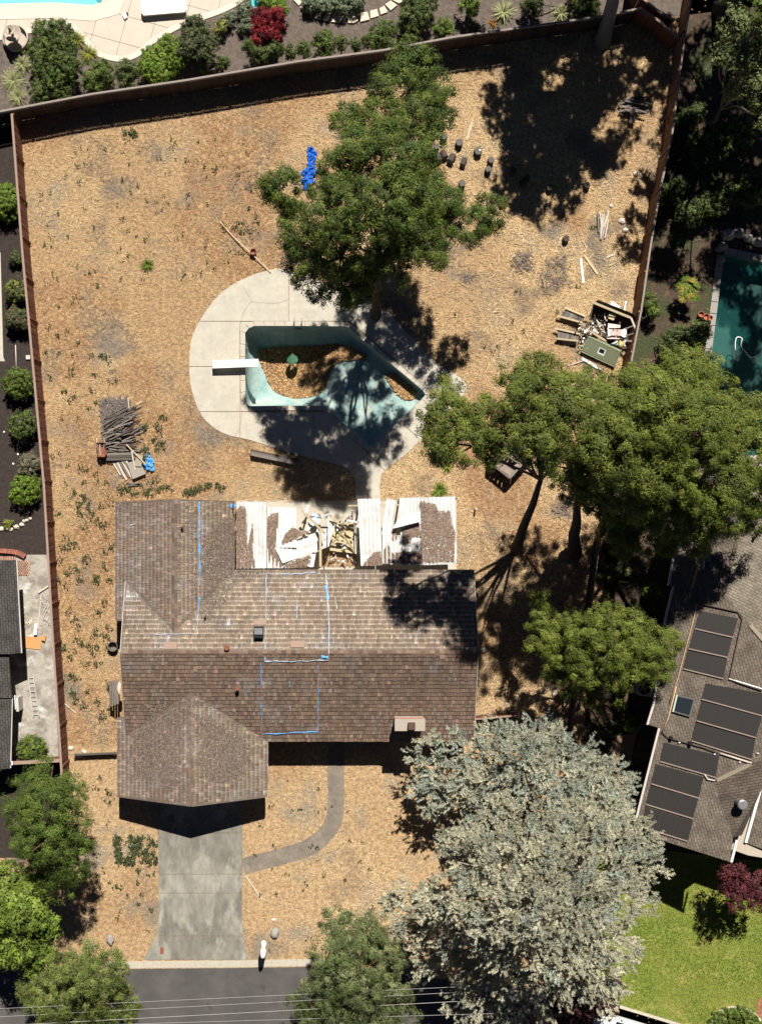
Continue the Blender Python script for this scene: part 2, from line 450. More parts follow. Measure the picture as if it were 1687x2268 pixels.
# curving entry walk
walk_c = smooth_open(ps((744, 1640), (744, 1700), (744, 1780), (736, 1826), (700, 1866), (640, 1892), (538, 1920)), 5)
walk_w = [.48] * len(walk_c)
Lw, Rw = [], []
for i, p in enumerate(walk_c):
    t = (walk_c[min(i + 1, len(walk_c) - 1)] - walk_c[max(i - 1, 0)]).normalized(); n_ = Vector((-t.y, t.x, 0))
    j = .05 * mnoise.noise(p * .9); Lw.append(p + n_ * (.50 + j)); Rw.append(p - n_ * (.50 - j))
sheet("entry_walk", [Lw + Rw[::-1]], 0.008, M_walk)

# pool deck of concrete slabs, cut by joints and cracks
deck_out = smooth_closed(pl((600, 583), (540, 600), (480, 635), (437, 690), (415, 740), (411, 800), (417, 850), (440, 905), (485, 940), (545, 955), (640, 985), (740, 1010), (770, 1040), (775, 1090), (822, 1090), (826, 1030), (880, 985), (925, 940), (960, 900), (1010, 850), (1000, 820), (950, 790), (880, 720), (830, 670), (760, 640), (690, 610), (640, 588)), 3)
deck_out = [Vector((p.x, p.y, 0)) for p in deck_out]
deck = thing("pool_deck", None, None, d(480, 800)); deck["kind"] = "structure"
def offset_poly(poly, dist):
    n = len(poly); A = sum(poly[i].x * poly[(i + 1) % n].y - poly[(i + 1) % n].x * poly[i].y for i in range(n)); s = 1 if A > 0 else -1
    out = []
    for i in range(n):
        a, b, c = poly[i - 1], poly[i], poly[(i + 1) % n]
        e1 = (b - a).normalized(); e2 = (c - b).normalized()
        n1 = Vector((-e1.y, e1.x, 0)) * s; n2 = Vector((-e2.y, e2.x, 0)) * s
        m_ = (n1 + n2); m_ = m_ / max(.35, m_.length_squared / 2) if m_.length > 1e-6 else n1
        out.append(b + m_ * dist)
    return out
coping_out = offset_poly(pool_rim, -.28)
# joints: straight lines in plan, slabs = deck cells outside the coping
def split_poly(poly, a, b):
    """split polygon by the line a-b, returns pieces (each side)"""
    nrm = Vector((-(b - a).y, (b - a).x, 0)).normalized()
    res = []
    for s in (1, -1):
        out = []
        for i in range(len(poly)):
            p, q = poly[i], poly[(i + 1) % len(poly)]
            dp = s * (p - a).dot(nrm) - .008; dq = s * (q - a).dot(nrm) - .008
            if dp >= 0: out.append(p)
            if (dp >= 0) != (dq >= 0): out.append(p + (q - p) * (dp / (dp - dq)))
        if len(out) >= 3 and poly_area(out) > .02: res.append(out)
    return res
# deck ring cut into wedge sectors by lines so that no slab holds the pool
sect = [ # each: polygon region in pixels (d) that tiles the deck around the pool
    [(380, 560), (626, 560), (626, 697), (380, 697)], [(626, 560), (900, 560), (900, 697), (626, 697)],
    [(380, 697), (521, 697), (521, 795), (380, 795)], [(380, 795), (521, 795), (521, 893), (380, 893)],
    [(380, 893), (521, 893), (521, 1000), (380, 1000)], [(521, 893), (570, 893), (570, 1010), (521, 1010)], [(570, 893), (680, 893), (680, 1010), (570, 1010)],
    [(680, 893), (706, 893), (798, 984), (736, 1046), (680, 1000)], [(736, 1046), (798, 984), (860, 1046), (840, 1110), (750, 1110)],
    [(798, 984), (870, 916), (960, 1000), (860, 1046)], [(870, 916), (939, 853), (1040, 850), (960, 1000)],
    [(939, 853), (843, 770), (930, 690), (1050, 790), (1040, 850)], [(843, 770), (758, 697), (900, 560), (930, 690)]]
for cell in sect:
    cp = [d(*p) for p in cell]
    # subject = deck outline, clip = cell (convex), shrink for joint
    if sum(cp[i].x * cp[(i + 1) % len(cp)].y - cp[(i + 1) % len(cp)].x * cp[i].y for i in range(len(cp))) < 0: cp = cp[::-1]
    cp = offset_poly(cp, .018)
    s_ = clip_convex(deck_out, cp)
    if len(s_) < 3: continue
    clean = [Vector((*s_[0], 0))]
    for q in s_[1:]:
        if (Vector((*q, 0)) - clean[-1]).length > .02: clean.append(Vector((*q, 0)))
    bm = bmesh.new(); add_prism(bm, clean, -.1, .045 + R.uniform(-.004, .004))
    objbm("deck_slab", bm, M_conc, deck)
for cor in ([(521.5, 698), (552, 698), (536, 704), (529, 712), (521.5, 730)], [(521.5, 892), (545, 892), (532, 886), (524, 878), (521.5, 870)], [(700, 892), (718, 903), (704, 890)]):
    bm = bmesh.new(); add_prism(bm, [d(*p) for p in cor], -.1, .044); objbm("deck_slab", bm, M_conc, deck)
# cracks running over the slabs (dark gaps)
def crack(pts, w, parent=deck):
    P = smooth_open([d(*p) for p in pts], 6); vs = []; fs = []
    for i, p in enumerate(P):
        t = (P[min(i + 1, len(P) - 1)] - P[max(i - 1, 0)]).normalized(); n_ = Vector((-t.y, t.x, 0))
        o_ = n_ * .03 * mnoise.noise(p * 7)
        ww = w * (.6 + .5 * abs(mnoise.noise(p * 3)))
        vs += [p + o_ + n_ * ww + Vector((0, 0, .0515)), p + o_ - n_ * ww + Vector((0, 0, .0515))]
        if i: k = 2 * i; fs.append((k - 2, k - 1, k + 1, k))
    o = obj("crack", vs, fs, M_joint, parent); return o
crack([(527, 620), (541, 645), (543, 655), (530, 675), (522, 700), (519, 740), (521, 800), (522, 870), (524, 893), (520, 930), (508, 948)], .014)
crack([(543, 655), (565, 657), (600, 658), (623, 650)], .012)
crack([(626, 590), (627, 640), (626, 697)], .010)
crack([(468, 715), (469, 770), (490, 790)], .005)
crack([(690, 900), (700, 950), (720, 1000)], .012)
crack([(800, 700), (815, 760), (850, 772)], .008)

# ------------------------------------------------------------------ the empty swimming pool
pool = thing("swimming_pool", "empty drained swimming pool with pale teal plaster and leaf litter", "swimming pool", d(680, 820))
rimA = np.array([(p.x, p.y) for p in pool_rim])
def dist_rim(x, y):
    best = 1e9
    for i in range(len(rimA)):
        a = rimA[i]; b = rimA[(i + 1) % len(rimA)]; ab = b - a; L2 = ab.dot(ab)
        t = max(0, min(1, ((x - a[0]) * ab[0] + (y - a[1]) * ab[1]) / L2)) if L2 > 0 else 0
        q = a + ab * t; best = min(best, math.hypot(x - q[0], y - q[1]))
    return best
pa = d(690, 860); pb = d(765, 790)      # break between the deep and shallow floor lies between these lines
ax0 = d(640, 800); ax1 = d(830, 880)
def pool_depth(x, y):
    ax = (ax1 - ax0).normalized(); s = (Vector((x, y, 0)) - ax0).dot(ax)
    t = max(0, min(1, (s - .3) / 2.4)); t = t * t * (3 - 2 * t)
    return 2.55 * (1 - t) + 1.15 * t - .25 * max(0, min(1, (s - 2.7) / 3.5))
def pool_z(x, y):
    dr = dist_rim(x, y); D = pool_depth(x, y)
    prof_d = [0, .03, .12, .35, .8, 1.5]; prof_f = [0, .40, .62, .80, .93, 1.0]
    if D < 1.4: prof_f = [0, .72, .84, .93, .98, 1.0]
    return -D * float(np.interp(dr, prof_d, prof_f))
def pool_mesh(name, region, m, parent, lift=0.0, step=.22):
    pts = []; edges = []
    def ring(poly):
        k0 = len(pts); L_ = []
        for i in range(len(poly)):
            a, b = poly[i], poly[(i + 1) % len(poly)]; n_ = max(1, int((b - a).length / .3))
            for s in range(n_): L_.append(a + (b - a) * (s / n_))
        pts.extend(L_); edges.extend([(k0 + i, k0 + (i + 1) % len(L_)) for i in range(len(L_))])
    ring(region)
    if region is pool_rim:
        for q in (.03, .12, .35):
            r_ = offset_poly(pool_rim, q)
            for i in range(len(r_)):
                a, b = r_[i], r_[(i + 1) % len(r_)]; n_ = max(1, int((b - a).length / .3))
                for s in range(n_): pts.append(a + (b - a) * (s / n_))
    A = np.array([(p.x, p.y) for p in region]); lo = A.min(0); hi = A.max(0)
    gx, gy = np.meshgrid(np.arange(lo[0], hi[0], step), np.arange(lo[1], hi[1], step))
    G = np.stack([gx.ravel(), gy.ravel()], 1); G = G[inside(G, region)]
    for g in G:
        if region is not pool_rim or dist_rim(*g) > .45: pts.append(Vector((g[0], g[1], 0)))
    v2, e2, f2, *_ = delaunay_2d_cdt([Vector((p.x, p.y)) for p in pts], edges, [], 1, 1e-4)
    vs = [(p.x, p.y, pool_z(p.x, p.y) + lift) for p in v2]
    o = obj(name, vs, [tuple(f) for f in f2], m, parent, smooth=True)
    return o
pool_shell = pool_mesh("pool_shell", pool_rim, M_plaster, pool)
# coping blocks round the rim
rim_line = pool_rim + [pool_rim[0]]; out_line = coping_out + [coping_out[0]]
for i in range(len(pool_rim)):
    a0, a1 = rim_line[i], rim_line[i + 1]; b0, b1 = out_line[i], out_line[i + 1]
    n_ = max(1, round((a1 - a0).length / .62))
    for s in range(n_):
        t0 = s / n_; t1 = (s + 1) / n_; g = .012 / max(.1, (a1 - a0).length)
        q = [a0 + (a1 - a0) * (t0 + g), a0 + (a1 - a0) * (t1 - g), b0 + (b1 - b0) * (t1 - g), b0 + (b1 - b0) * (t0 + g)]
        bm = bmesh.new(); add_prism(bm, q, -.08, .06); objbm("coping_block", bm, M_conc, pool)
# leaf litter drifts on the pool floor
M_pool_litter = mat("pool_litter_bed", (.22, .135, .065), .95, .3, 3, 8, .9, 14, col2=(.12, .075, .04))
drift1 = smooth_closed(pl((556, 752), (600, 742), (680, 738), (730, 738), (772, 752), (800, 772), (770, 776), (735, 780), (715, 800), (700, 842), (660, 856), (615, 850), (585, 830), (572, 800)), 3)
drift2 = smooth_closed(pl((838, 812), (855, 806), (880, 826), (908, 850), (898, 862), (880, 864), (862, 850)), 3)
def leaf_quads(P, z, L=(.05, .11), wd=.45, tilt=.5, rot=None):
    """flat little leaves lying at points P with heights z"""
    n = len(P); yaw = rng.uniform(0, 2 * math.pi, n); ln = rng.uniform(*L, n); w = ln * wd
    ux = np.stack([np.cos(yaw), np.sin(yaw), rng.uniform(-tilt, tilt, n)], 1); vx = np.stack([-np.sin(yaw), np.cos(yaw), rng.uniform(-tilt, tilt, n)], 1)
    c = np.stack([P[:, 0], P[:, 1], z + .35 * tilt * ln], 1)
    return np.stack([c - ux * ln[:, None] / 2, c - vx * w[:, None] / 2, c + ux * ln[:, None] / 2, c + vx * w[:, None] / 2], 1)
def tones(n, cols, jit=.2, r=rng):
    cols = np.array(cols); k = r.integers(0, len(cols), n)
    return cols[k] * r.uniform(1 - jit, 1 + jit, (n, 1))
for dr_, nn in ((drift1, 5200), (drift2, 700)):
    dr_ = [Vector((p.x, p.y, 0)) for p in dr_]
    bed_o = pool_mesh("leaf_bed", dr_, M_pool_litter, pool, .05, .25)
    P = scatter(dr_, nn); z = np.array([pool_z(*p) for p in P]) + .06
    quads("leaf_litter", leaf_quads(P, z, (.08, .2), .5, .5), M_litter, pool, tones(nn, [(.42, .25, .11), (.34, .19, .08), (.5, .33, .17), (.22, .13, .07)]), kind="stuff")
# pool ladder rails
for x in (652, 669):
    a = W(x, 716, .0); pts = [a + Vector((0, .25, .02)), a + Vector((0, .22, .55)), a + Vector((0, 0.05, .7)), a + Vector((0, -.25, .62)), a + Vector((0, -.33, .2)), a + Vector((0, -.33, -.9))]
    tube("ladder_rail", smooth_open(pts, 4), .025, M_grey_metal, pool)
for zz in (-.3, -.6):
    plank("ladder_step", W(652, 716, zz) + Vector((0, -.33, 0)), W(669, 716, zz) + Vector((0, -.33, 0)), .09, .03, M_grey_metal, pool)
# pool light and skimmer lids
bm = bmesh.new(); add_lathe(bm, d(784, 713, .05), [(0, .012), (.11, .012), (.12, 0)], 16)
tag(objbm("skimmer_lid", bm, M_kerb), "small round skimmer lid in shaded deck beside pool", "lid")

# diving board
dv = thing("diving_board", "white diving board on low stand over empty pool", "diving board", W(480, 815))
cb = crop(400, 640, 4.859)
bA = cb(345, 815, .52); bB = cb(840, 795, .58)
bm = bmesh.new(); add_plank(bm, bA, bB, .46, .07); bmesh.ops.bevel(bm, geom=bm.edges[:], offset=.012, segments=1, affect='EDGES')
objbm("board", bm, M_white, dv)
t_ = (bB - bA).normalized(); n_ = Vector((-t_.y, t_.x, 0))
for s in (.12, 1.35):
    for q in (-.16, .16):
        p = bA + t_ * s + n_ * q; tube("stand_leg", [Vector((p.x, p.y, .04)), Vector((p.x, p.y, .47))], .035, M_grey_metal, dv)
    p = bA + t_ * s; plank("stand_crossbar", p + n_ * -.22 + Vector((0, 0, -.065)), p + n_ * .22 + Vector((0, 0, -.065)), .08, .05, M_grey_metal, dv)

# green broken umbrella stuck in the litter
um = thing("garden_umbrella", "broken green umbrella lying tilted on leaves in the empty pool", "umbrella", (W(642, 805).x, W(642, 805).y, -2.3))
ap = cb(1195, 690, -1.25); ft = cb(1225, 900, -2.35)
tube("umbrella_pole", [ap, ft], .025, M_grey_metal, um)
M_umb = mat("green_fabric", (.07, .17, .10), .7, .15, 6)
axis = (ft - ap).normalized(); u_ = axis.cross(Vector((0, 0, 1))).normalized(); w_ = axis.cross(u_)
for k in range(8):
    if k == 2: continue
    a0 = 2 * math.pi * k / 8; a1 = 2 * math.pi * (k + 1) / 8
    e = [ap + axis * .55 + (u_ * math.cos(a) + w_ * math.sin(a)) * .36 for a in (a0, (a0 + a1) / 2, a1)]
    e[1] = e[1] + axis * -.06
    obj("canopy_panel", [ap, *e, ap + axis * .02, *[q + axis * .02 for q in e]], [(0, 1, 2, 3), (4, 7, 6, 5), (0, 4, 5, 1), (1, 5, 6, 2), (2, 6, 7, 3), (3, 7, 4, 0)], M_umb, um)

# neighbour pools: shell and water
def simple_pool(name, label, rim, depth, m_shell, m_water, coping_m):
    t = thing(name, label, "swimming pool", sum(rim, Vector()) / len(rim))
    n = len(rim); vs = [Vector((p.x, p.y, 0)) for p in rim] + [Vector((p.x, p.y, -depth)) for p in rim]
    fs = [(i, (i + 1) % n, n + (i + 1) % n, n + i) for i in range(n)]
    fs += [tuple(n + i for i in tr) for tr in tessellate_polygon([rim])]
    obj("pool_shell", vs, fs, m_shell, t)
    tr = tessellate_polygon([rim]); obj("water", [(p.x, p.y, -.12) for p in rim], [tuple(x) for x in tr], m_water, t)
    return t
def water_mat(name, col, rough, alpha):
    m = bpy.data.materials.new(name); m.use_nodes = True; N = m.node_tree.nodes; L = m.node_tree.links
    b = N["Principled BSDF"]; b.inputs["Base Color"].default_value = (*col, 1); b.inputs["Roughness"].default_value = rough
    b.inputs["IOR"].default_value = 1.33; b.inputs["Alpha"].default_value = alpha
    t = N.new("ShaderNodeTexNoise"); t.inputs["Scale"].default_value = 2.2; t.inputs["Detail"].default_value = 3
    bp = N.new("ShaderNodeBump"); bp.inputs["Strength"].default_value = .15; L.new(t.outputs[0], bp.inputs["Height"]); L.new(bp.outputs[0], b.inputs["Normal"])
    return m
M_teal_shell = mat("teal_plaster", (.15, .38, .33), .8, .2, .6)
M_turq_shell = mat("turquoise_plaster", (.25, .68, .72), .8, .08, 1)
np_t = simple_pool("swimming_pool", "green water swimming pool behind the right hand fence beneath trees", npool_rim, 1.3, M_teal_shell, water_mat("green_water", (.012, .07, .065), .06, .6), M_conc)
tp_t = simple_pool("swimming_pool", "corner of turquoise swimming pool beyond the north fence", tpool_rim, 1.2, M_turq_shell, water_mat("clear_water", (.2, .6, .65), .06, .35), M_conc)
tco = offset_poly(tpool_rim, -.95)
for i in range(len(tpool_rim)):
    j = (i + 1) % len(tpool_rim); bm = bmesh.new(); add_prism(bm, [tpool_rim[i], tpool_rim[j], tco[j], tco[i]], -.1, .06); objbm("coping_stone", bm, M_patio_edge, tp_t)
# stone coping along the green pool
for (a, b) in ((W(1602, 565), W(1572, 800)), (W(1600, 563), W(1720, 588))):
    L_ = (b - a).length; t_ = (b - a).normalized(); n_ = Vector((-t_.y, t_.x, 0)); k = int(L_ / .7)
    sgn = 1 if a.x > b.x else -1
    if sgn == 1: n_ = -n_ if n_.x > 0 else n_
    for i in range(k):
        c0 = a + t_ * (L_ * i / k + .02); c1 = a + t_ * (L_ * (i + 1) / k - .02); wd = .42
        bm = bmesh.new(); add_prism(bm, [c0, c1, c1 + n_ * wd, c0 + n_ * wd], -.06, .06 + R.uniform(-.008, .008)); objbm("coping_stone", bm, M_rock, np_t)
# pool sweep hose, boulders by the green pool
tube("hose", smooth_open([W(1632, 800, -.08), W(1627, 770, -.08), W(1630, 748, -.08), W(1642, 750, -.08), W(1640, 765, -.08), W(1650, 780, -.08), W(1665, 792, -.08), W(1690, 775, -.08)], 5), .03, M_white, np_t)
for i, (x, y, r) in enumerate(((1612, 520, .4), (1634, 516, .34), (1655, 528, .28), (1676, 536, .36), (1600, 545, .28), (1592, 552, .22), (1597, 575, .22))):
    bm = bmesh.new(); add_rock(bm, W(x, y, .12), r, i + 3, (1.1, .9, .6)); 
    tag(objbm("boulder", bm, M_rock, smooth=False), ["large pale boulder at corner of green pool", "knobbly boulder second along the green pool's top edge", "small rounded boulder third along the green pool's top edge", "boulder nearest the frame edge above green pool", "boulder at the top left corner of green pool coping", "flat low stone left of the green pool corner", "small stone on green pool coping below corner boulder"][i], "boulder", "boulders round the green pool")

# north neighbour's patio: bordered slab with diagonal joints
patio_edge = smooth_closed(ps((-260, -380), (-120, 60), (60, 75), (135, 52), (165, 70), (190, 98), (212, 122), (240, 133), (268, 137), (296, 131), (318, 118), (340, 98), (372, 78), (410, 58), (455, 43), (500, 26), (540, 2), (600, -60), (560, -380)), 4)
patio_edge = [Vector((p.x, p.y, 0)) for p in patio_edge]
patio = thing("patio", None, None, W(260, 90)); patio["kind"] = "structure"
inner = offset_poly(patio_edge, .38)
ang = math.atan2(-(200 - 130), 470 - 0)   # joints slope down to the right
u_ = Vector((math.cos(-.27), math.sin(-.27), 0)); v_ = Vector((-u_.y, u_.x, 0)); org = W(282, 37)
def minus_pool(poly):
    return poly
cellw, cellh = 1.72, 1.62
for i in range(-8, 9):
    for j in range(-5, 9):
        sk = -.02
        q = [org + u_ * (cellw * (i + a)) + v_ * (cellh * (j + b)) for a, b in ((0.008, .008), (.992, .008), (.992, .992), (.008, .992))]
        ctr = sum(q, Vector()) / 4
        if ctr.y > W(0, -60).y: continue
        s_ = clip_convex(inner, q)
        if len(s_) < 3 or poly_area(s_) < .05: continue
        if inside(np.array([[ctr.x, ctr.y]]), tpool_rim)[0]: continue
        cl = [Vector((*s_[0], 0))]
        for z_ in s_[1:]:
            if (Vector((*z_, 0)) - cl[-1]).length > .02: cl.append(Vector((*z_, 0)))
        if len(cl) < 3: continue
        # keep slabs clear of the pool
        if any(inside(np.array([[p.x, p.y]]), tpool_rim)[0] for p in cl):
            cl = [p for p in cl if not inside(np.array([[p.x, p.y]]), tpool_rim)[0]]
            if len(cl) < 3: continue
        bm = bmesh.new(); add_prism(bm, cl, .0, .04); objbm("patio_slab", bm, M_patio, patio)
# border stones along the curve
pe = [p for p in patio_edge]; Ls = list(zip(pe, inner))
seg = [i for i in range(len(pe)) if pe[i].y < W(0, -30).y]
for i in seg:
    j = (i + 1) % len(pe)
    if j not in seg: continue
    bm = bmesh.new(); add_prism(bm, [pe[i], pe[j], inner[j] + (pe[j] - inner[j]) * .04, inner[i] + (pe[i] - inner[i]) * .04], .0, .05); objbm("border_stone", bm, M_patio_edge, patio)
sheet("patio_joint_bed", [patio_edge, tpool_rim], 0.01, M_joint)
# ================================================================== FENCES
def board_mesh(w, h, t, m, name="fence_board"):
    bm = bmesh.new(); add_box(bm, (0, 0, h / 2), (w, t, h)); bmesh.ops.recalc_face_normals(bm, faces=bm.faces)
    me = bpy.data.meshes.new(name); bm.to_mesh(me); bm.free(); me.materials.append(m); return me
def fence(name, label, line, h, m, mcap, bw=.15, face=1, cap_w=.14, lattice=False, post_every=2.4, nboards=None, s0=0.0, post_m=None):
    """boards on rails; face=+1 boards left of the travel direction"""
    f = thing(name, label, "fence", line[0].copy())
    bme = board_mesh(bw + .006, h - (.30 if lattice else .06), .022, m)
    L_ = line_len(line)
    n = int(L_ / bw)
    for i in range(n):
        p, t = along(line, (i + .5) * bw)
        nn = Vector((-t.y, t.x, 0)) * face
        o = bpy.data.objects.new("fence_board", bme)
        o.location = (p.x + nn.x * .045, p.y + nn.y * .045, .02 + R.uniform(-.012, .012)); o.rotation_euler = (R.uniform(-.012, .012), 0, math.atan2(t.y, t.x))
        link(o, f)
    for a, b in zip(line, line[1:]):
        up = Vector((0, 0, 1))
        plank("cap_rail", a + up * (h + .015), b + up * (h + .015), cap_w, .045, mcap, f)
        plank("rail", a + up * .35, b + up * .35, .05, .09, m, f); plank("rail", a + up * (h - (.32 if lattice else .25)), b + up * (h - (.32 if lattice else .25)), .05, .09, m, f)
    k = int(L_ / post_every) + 1
    for i in range(k):
        p, t = along(line, min(L_ - .05, i * post_every)); nn = Vector((-t.y, t.x, 0)) * face
        bm = bmesh.new(); add_box(bm, (p.x + nn.x * .075, p.y + nn.y * .075, (h - .03) / 2), (.1, .1, h - .03), math.atan2(t.y, t.x)); objbm("post", bm, post_m or m, f)
    if lattice:
        bm = bmesh.new(); ns = int(L_ / .09)
        for i in range(ns):
            p, t = along(line, (i + .5) * .09); add_box(bm, (p.x, p.y, h - .15), (.065, .02, .28), math.atan2(t.y, t.x))
        o = objbm("lattice", bm, mcap, f); o["kind"] = "stuff"
    return f
# north fence: lattice top, in shade on the lot's side
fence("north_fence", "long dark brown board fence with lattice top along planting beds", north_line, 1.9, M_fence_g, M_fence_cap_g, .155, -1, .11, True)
# left fence: red brown
fence("side_fence", "long red brown board fence between dry yard and left mulch yard", left_line, 1.8, M_fence_r, M_fence_cap, .155, 1, .13)
# right fence
fence("side_fence", "orange brown board fence along shaded right side of dry yard", right_line, 1.8, M_cedar_board, M_fence_cap_g, .155, -1, .10)
# corner pieces top right
c2 = crop(840, 0, 1.9504)
cl = [base_of(1419, 18), base_of(1462, 48), base_of(1503, 84)]
fence("corner_fence", "short red brown fence angled across the top right corner", cl, 1.85, M_fence_r, M_fence_cap, .155, -1)
cl = [base_of(1405, -40), base_of(1419, -8), base_of(1452, 20), base_of(1494, 45)]
fence("corner_fence", "red fence panel behind the angled corner fence", cl, 1.85, M_fence_r, M_fence_cap, .155, -1)
# short return fence of the left neighbour, side gates of the house
fence("return_fence", "low brown return fence beside the shrub in left concrete yard", [base_of(27, 1690, 1.5), base_of(137, 1684, 1.5)], 1.5, M_fence_r, M_fence_cap, .15, -1, .2)
fence("side_gate", "low weathered gate between left fence and garage", [base_of(165, 1672, .5), base_of(259, 1668, .5)], .5, M_wood_grey, M_wood_grey, .16, -1, .1)
fence("side_gate", "low reddish fence panel joining right end of house", [base_of(1052, 1593, 1.4), base_of(1150, 1584, 1.4)], 1.4, M_fence_r, M_fence_cap, .15, -1, .08)
# wire fence south of the right fence (thin pale rail between trees)
fence("thin_fence", "thin grey boundary fence in deep shade under mid right tree", [base_of(1330, 1185, 1.6), base_of(1312, 1320, 1.6), base_of(1278, 1540, 1.6), base_of(1262, 1650, 1.6)], 1.6, M_wood_dark, M_fence_cap_g, .155, 1, .05)

# ================================================================== MAIN HOUSE
EV = 2.45; RM = 4.5; RG = 3.6; RWING = 4.0; OV = 2.42
house = thing("house", "derelict brown shingle roofed house with collapsed patio cover side", "house", d(640, 1420))
def at_plan(px, py, h):   # plan point with height
    return d(px, py, h)
rl = d(262, 1422, RM); rr = d(1036, 1412, RM); ry = (rl.y + rr.y) / 2
xl, xr = rl.x, rr.x
ys_e = d(700, 1607, EV).y; yn_e = d(700, 1237, EV).y
def Pm(x, y, z): return Vector((x, y, z))
ridgeL = Pm(xl, ry, RM); ridgeR = Pm(xr, ry, RM)
def z_south(y): return RM + (y - ry) / (ys_e - ry) * (EV - RM)
def z_north(y): return RM + (y - ry) / (yn_e - ry) * (EV - RM)
# garage wing
gx = d(415, 1600, RG).x; gxl = d(256, 1650, EV).x; gxr = d(580, 1650, EV).x
gy_tip = d(415, 1748, RG).y; gy_corner = (d(257, 1731, EV).y + d(578, 1723, EV).y) / 2
gj_y = ry + (RM - RG) / (RM - EV) * (ys_e - ry)      # where the garage ridge meets the south slope
gjunc = Pm(gx, gj_y, RG)
def vl(x): # valley y on the left side for plan x
    t = (gx - x) / (gx - gxl); z = RG + (EV - RG) * t
    return ry + (RM - z) / (RM - EV) * (ys_e - ry), z
yv, zv = vl(xl)
plane_S = [ridgeL, Pm(xl, yv, zv), gjunc, Pm(gxr, ys_e, EV), Pm(xr, ys_e, EV), ridgeR]
y155 = d(260, 1556, EV).y
zgl = RG + (EV - RG) * (gx - xl) / (gx - gxl)
plane_GL = [gjunc, Pm(xl, yv, zv), Pm(xl, y155, zgl), Pm(gxl, y155, EV), Pm(gxl, gy_corner, EV), Pm(gx, gy_tip, RG)]
plane_GR = [gjunc, Pm(gx, gy_tip, RG), Pm(gxr, gy_corner, EV), Pm(gxr, ys_e, EV)]
# north-west wing
wx = d(379, 1200, RWING).x; wxl = d(251, 1200, EV).x; wxr = d(508, 1200, EV).x
wy_n = d(379, 1083, RWING).y; wy_c = d(252, 1090, EV).y
wj_y = ry + (RM - RWING) / (RM - EV) * (yn_e - ry); wjunc = Pm(wx, wj_y, RWING)
zwl = RWING + (EV - RWING) * (wx - xl) / (wx - wxl); ywl = ry + (RM - zwl) / (RM - EV) * (yn_e - ry)
y134 = d(255, 1346, EV).y
plane_N = [ridgeL, ridgeR, Pm(xr, yn_e, EV), Pm(wxr, yn_e, EV), wjunc, Pm(xl, ywl, zwl)]
plane_WL = [wjunc, Pm(wx, wy_n, RWING), Pm(wxl, wy_c, EV), Pm(wxl, y134, EV), Pm(xl, y134, zwl), Pm(xl, ywl, zwl)]
plane_WR = [wjunc, Pm(wxr, yn_e, EV), Pm(wxr, wy_c + .1, EV), Pm(wx, wy_n, RWING)]
X_ = Vector((1, 0, 0)); Y_ = Vector((0, 1, 0))
PLANES = [(plane_S, X_), (plane_N, X_), (plane_GL, Y_), (plane_GR, Y_), (plane_WL, Y_), (plane_WR, Y_)]
def plane_z(poly, x, y):
    n = Vector()
    for i in range(len(poly)):
        a, b = poly[i], poly[(i + 1) % len(poly)]
        n += Vector(((a.y - b.y) * (a.z + b.z), (a.z - b.z) * (a.x + b.x), (a.x - b.x) * (a.y + b.y)))
    n.normalize(); c = sum(poly, Vector()) / len(poly)
    return c.z - (n.x * (x - c.x) + n.y * (y - c.y)) / n.z, (n if n.z > 0 else -n)
def roof_z(x, y):
    best = None
    for poly, _ in PLANES:
        if inside(np.array([[x, y]]), poly)[0]:
            z = plane_z(poly, x, y)[0]
            if best is None or z > best: best = z
    return best
def on_roof(px, py, lift=.05, f=d):
    h = 3.2
    for _ in range(6):
        p = f(px, py, h); z = roof_z(p.x, p.y)
        if z is None: break
        h = z + lift
    return f(px, py, h)
FB = [(0, 3, 2, 1), (4, 5, 6, 7), (0, 1, 5, 4), (1, 2, 6, 5), (2, 3, 7, 6), (3, 0, 4, 7)]
SH = []    # (area, verts(8), colour)
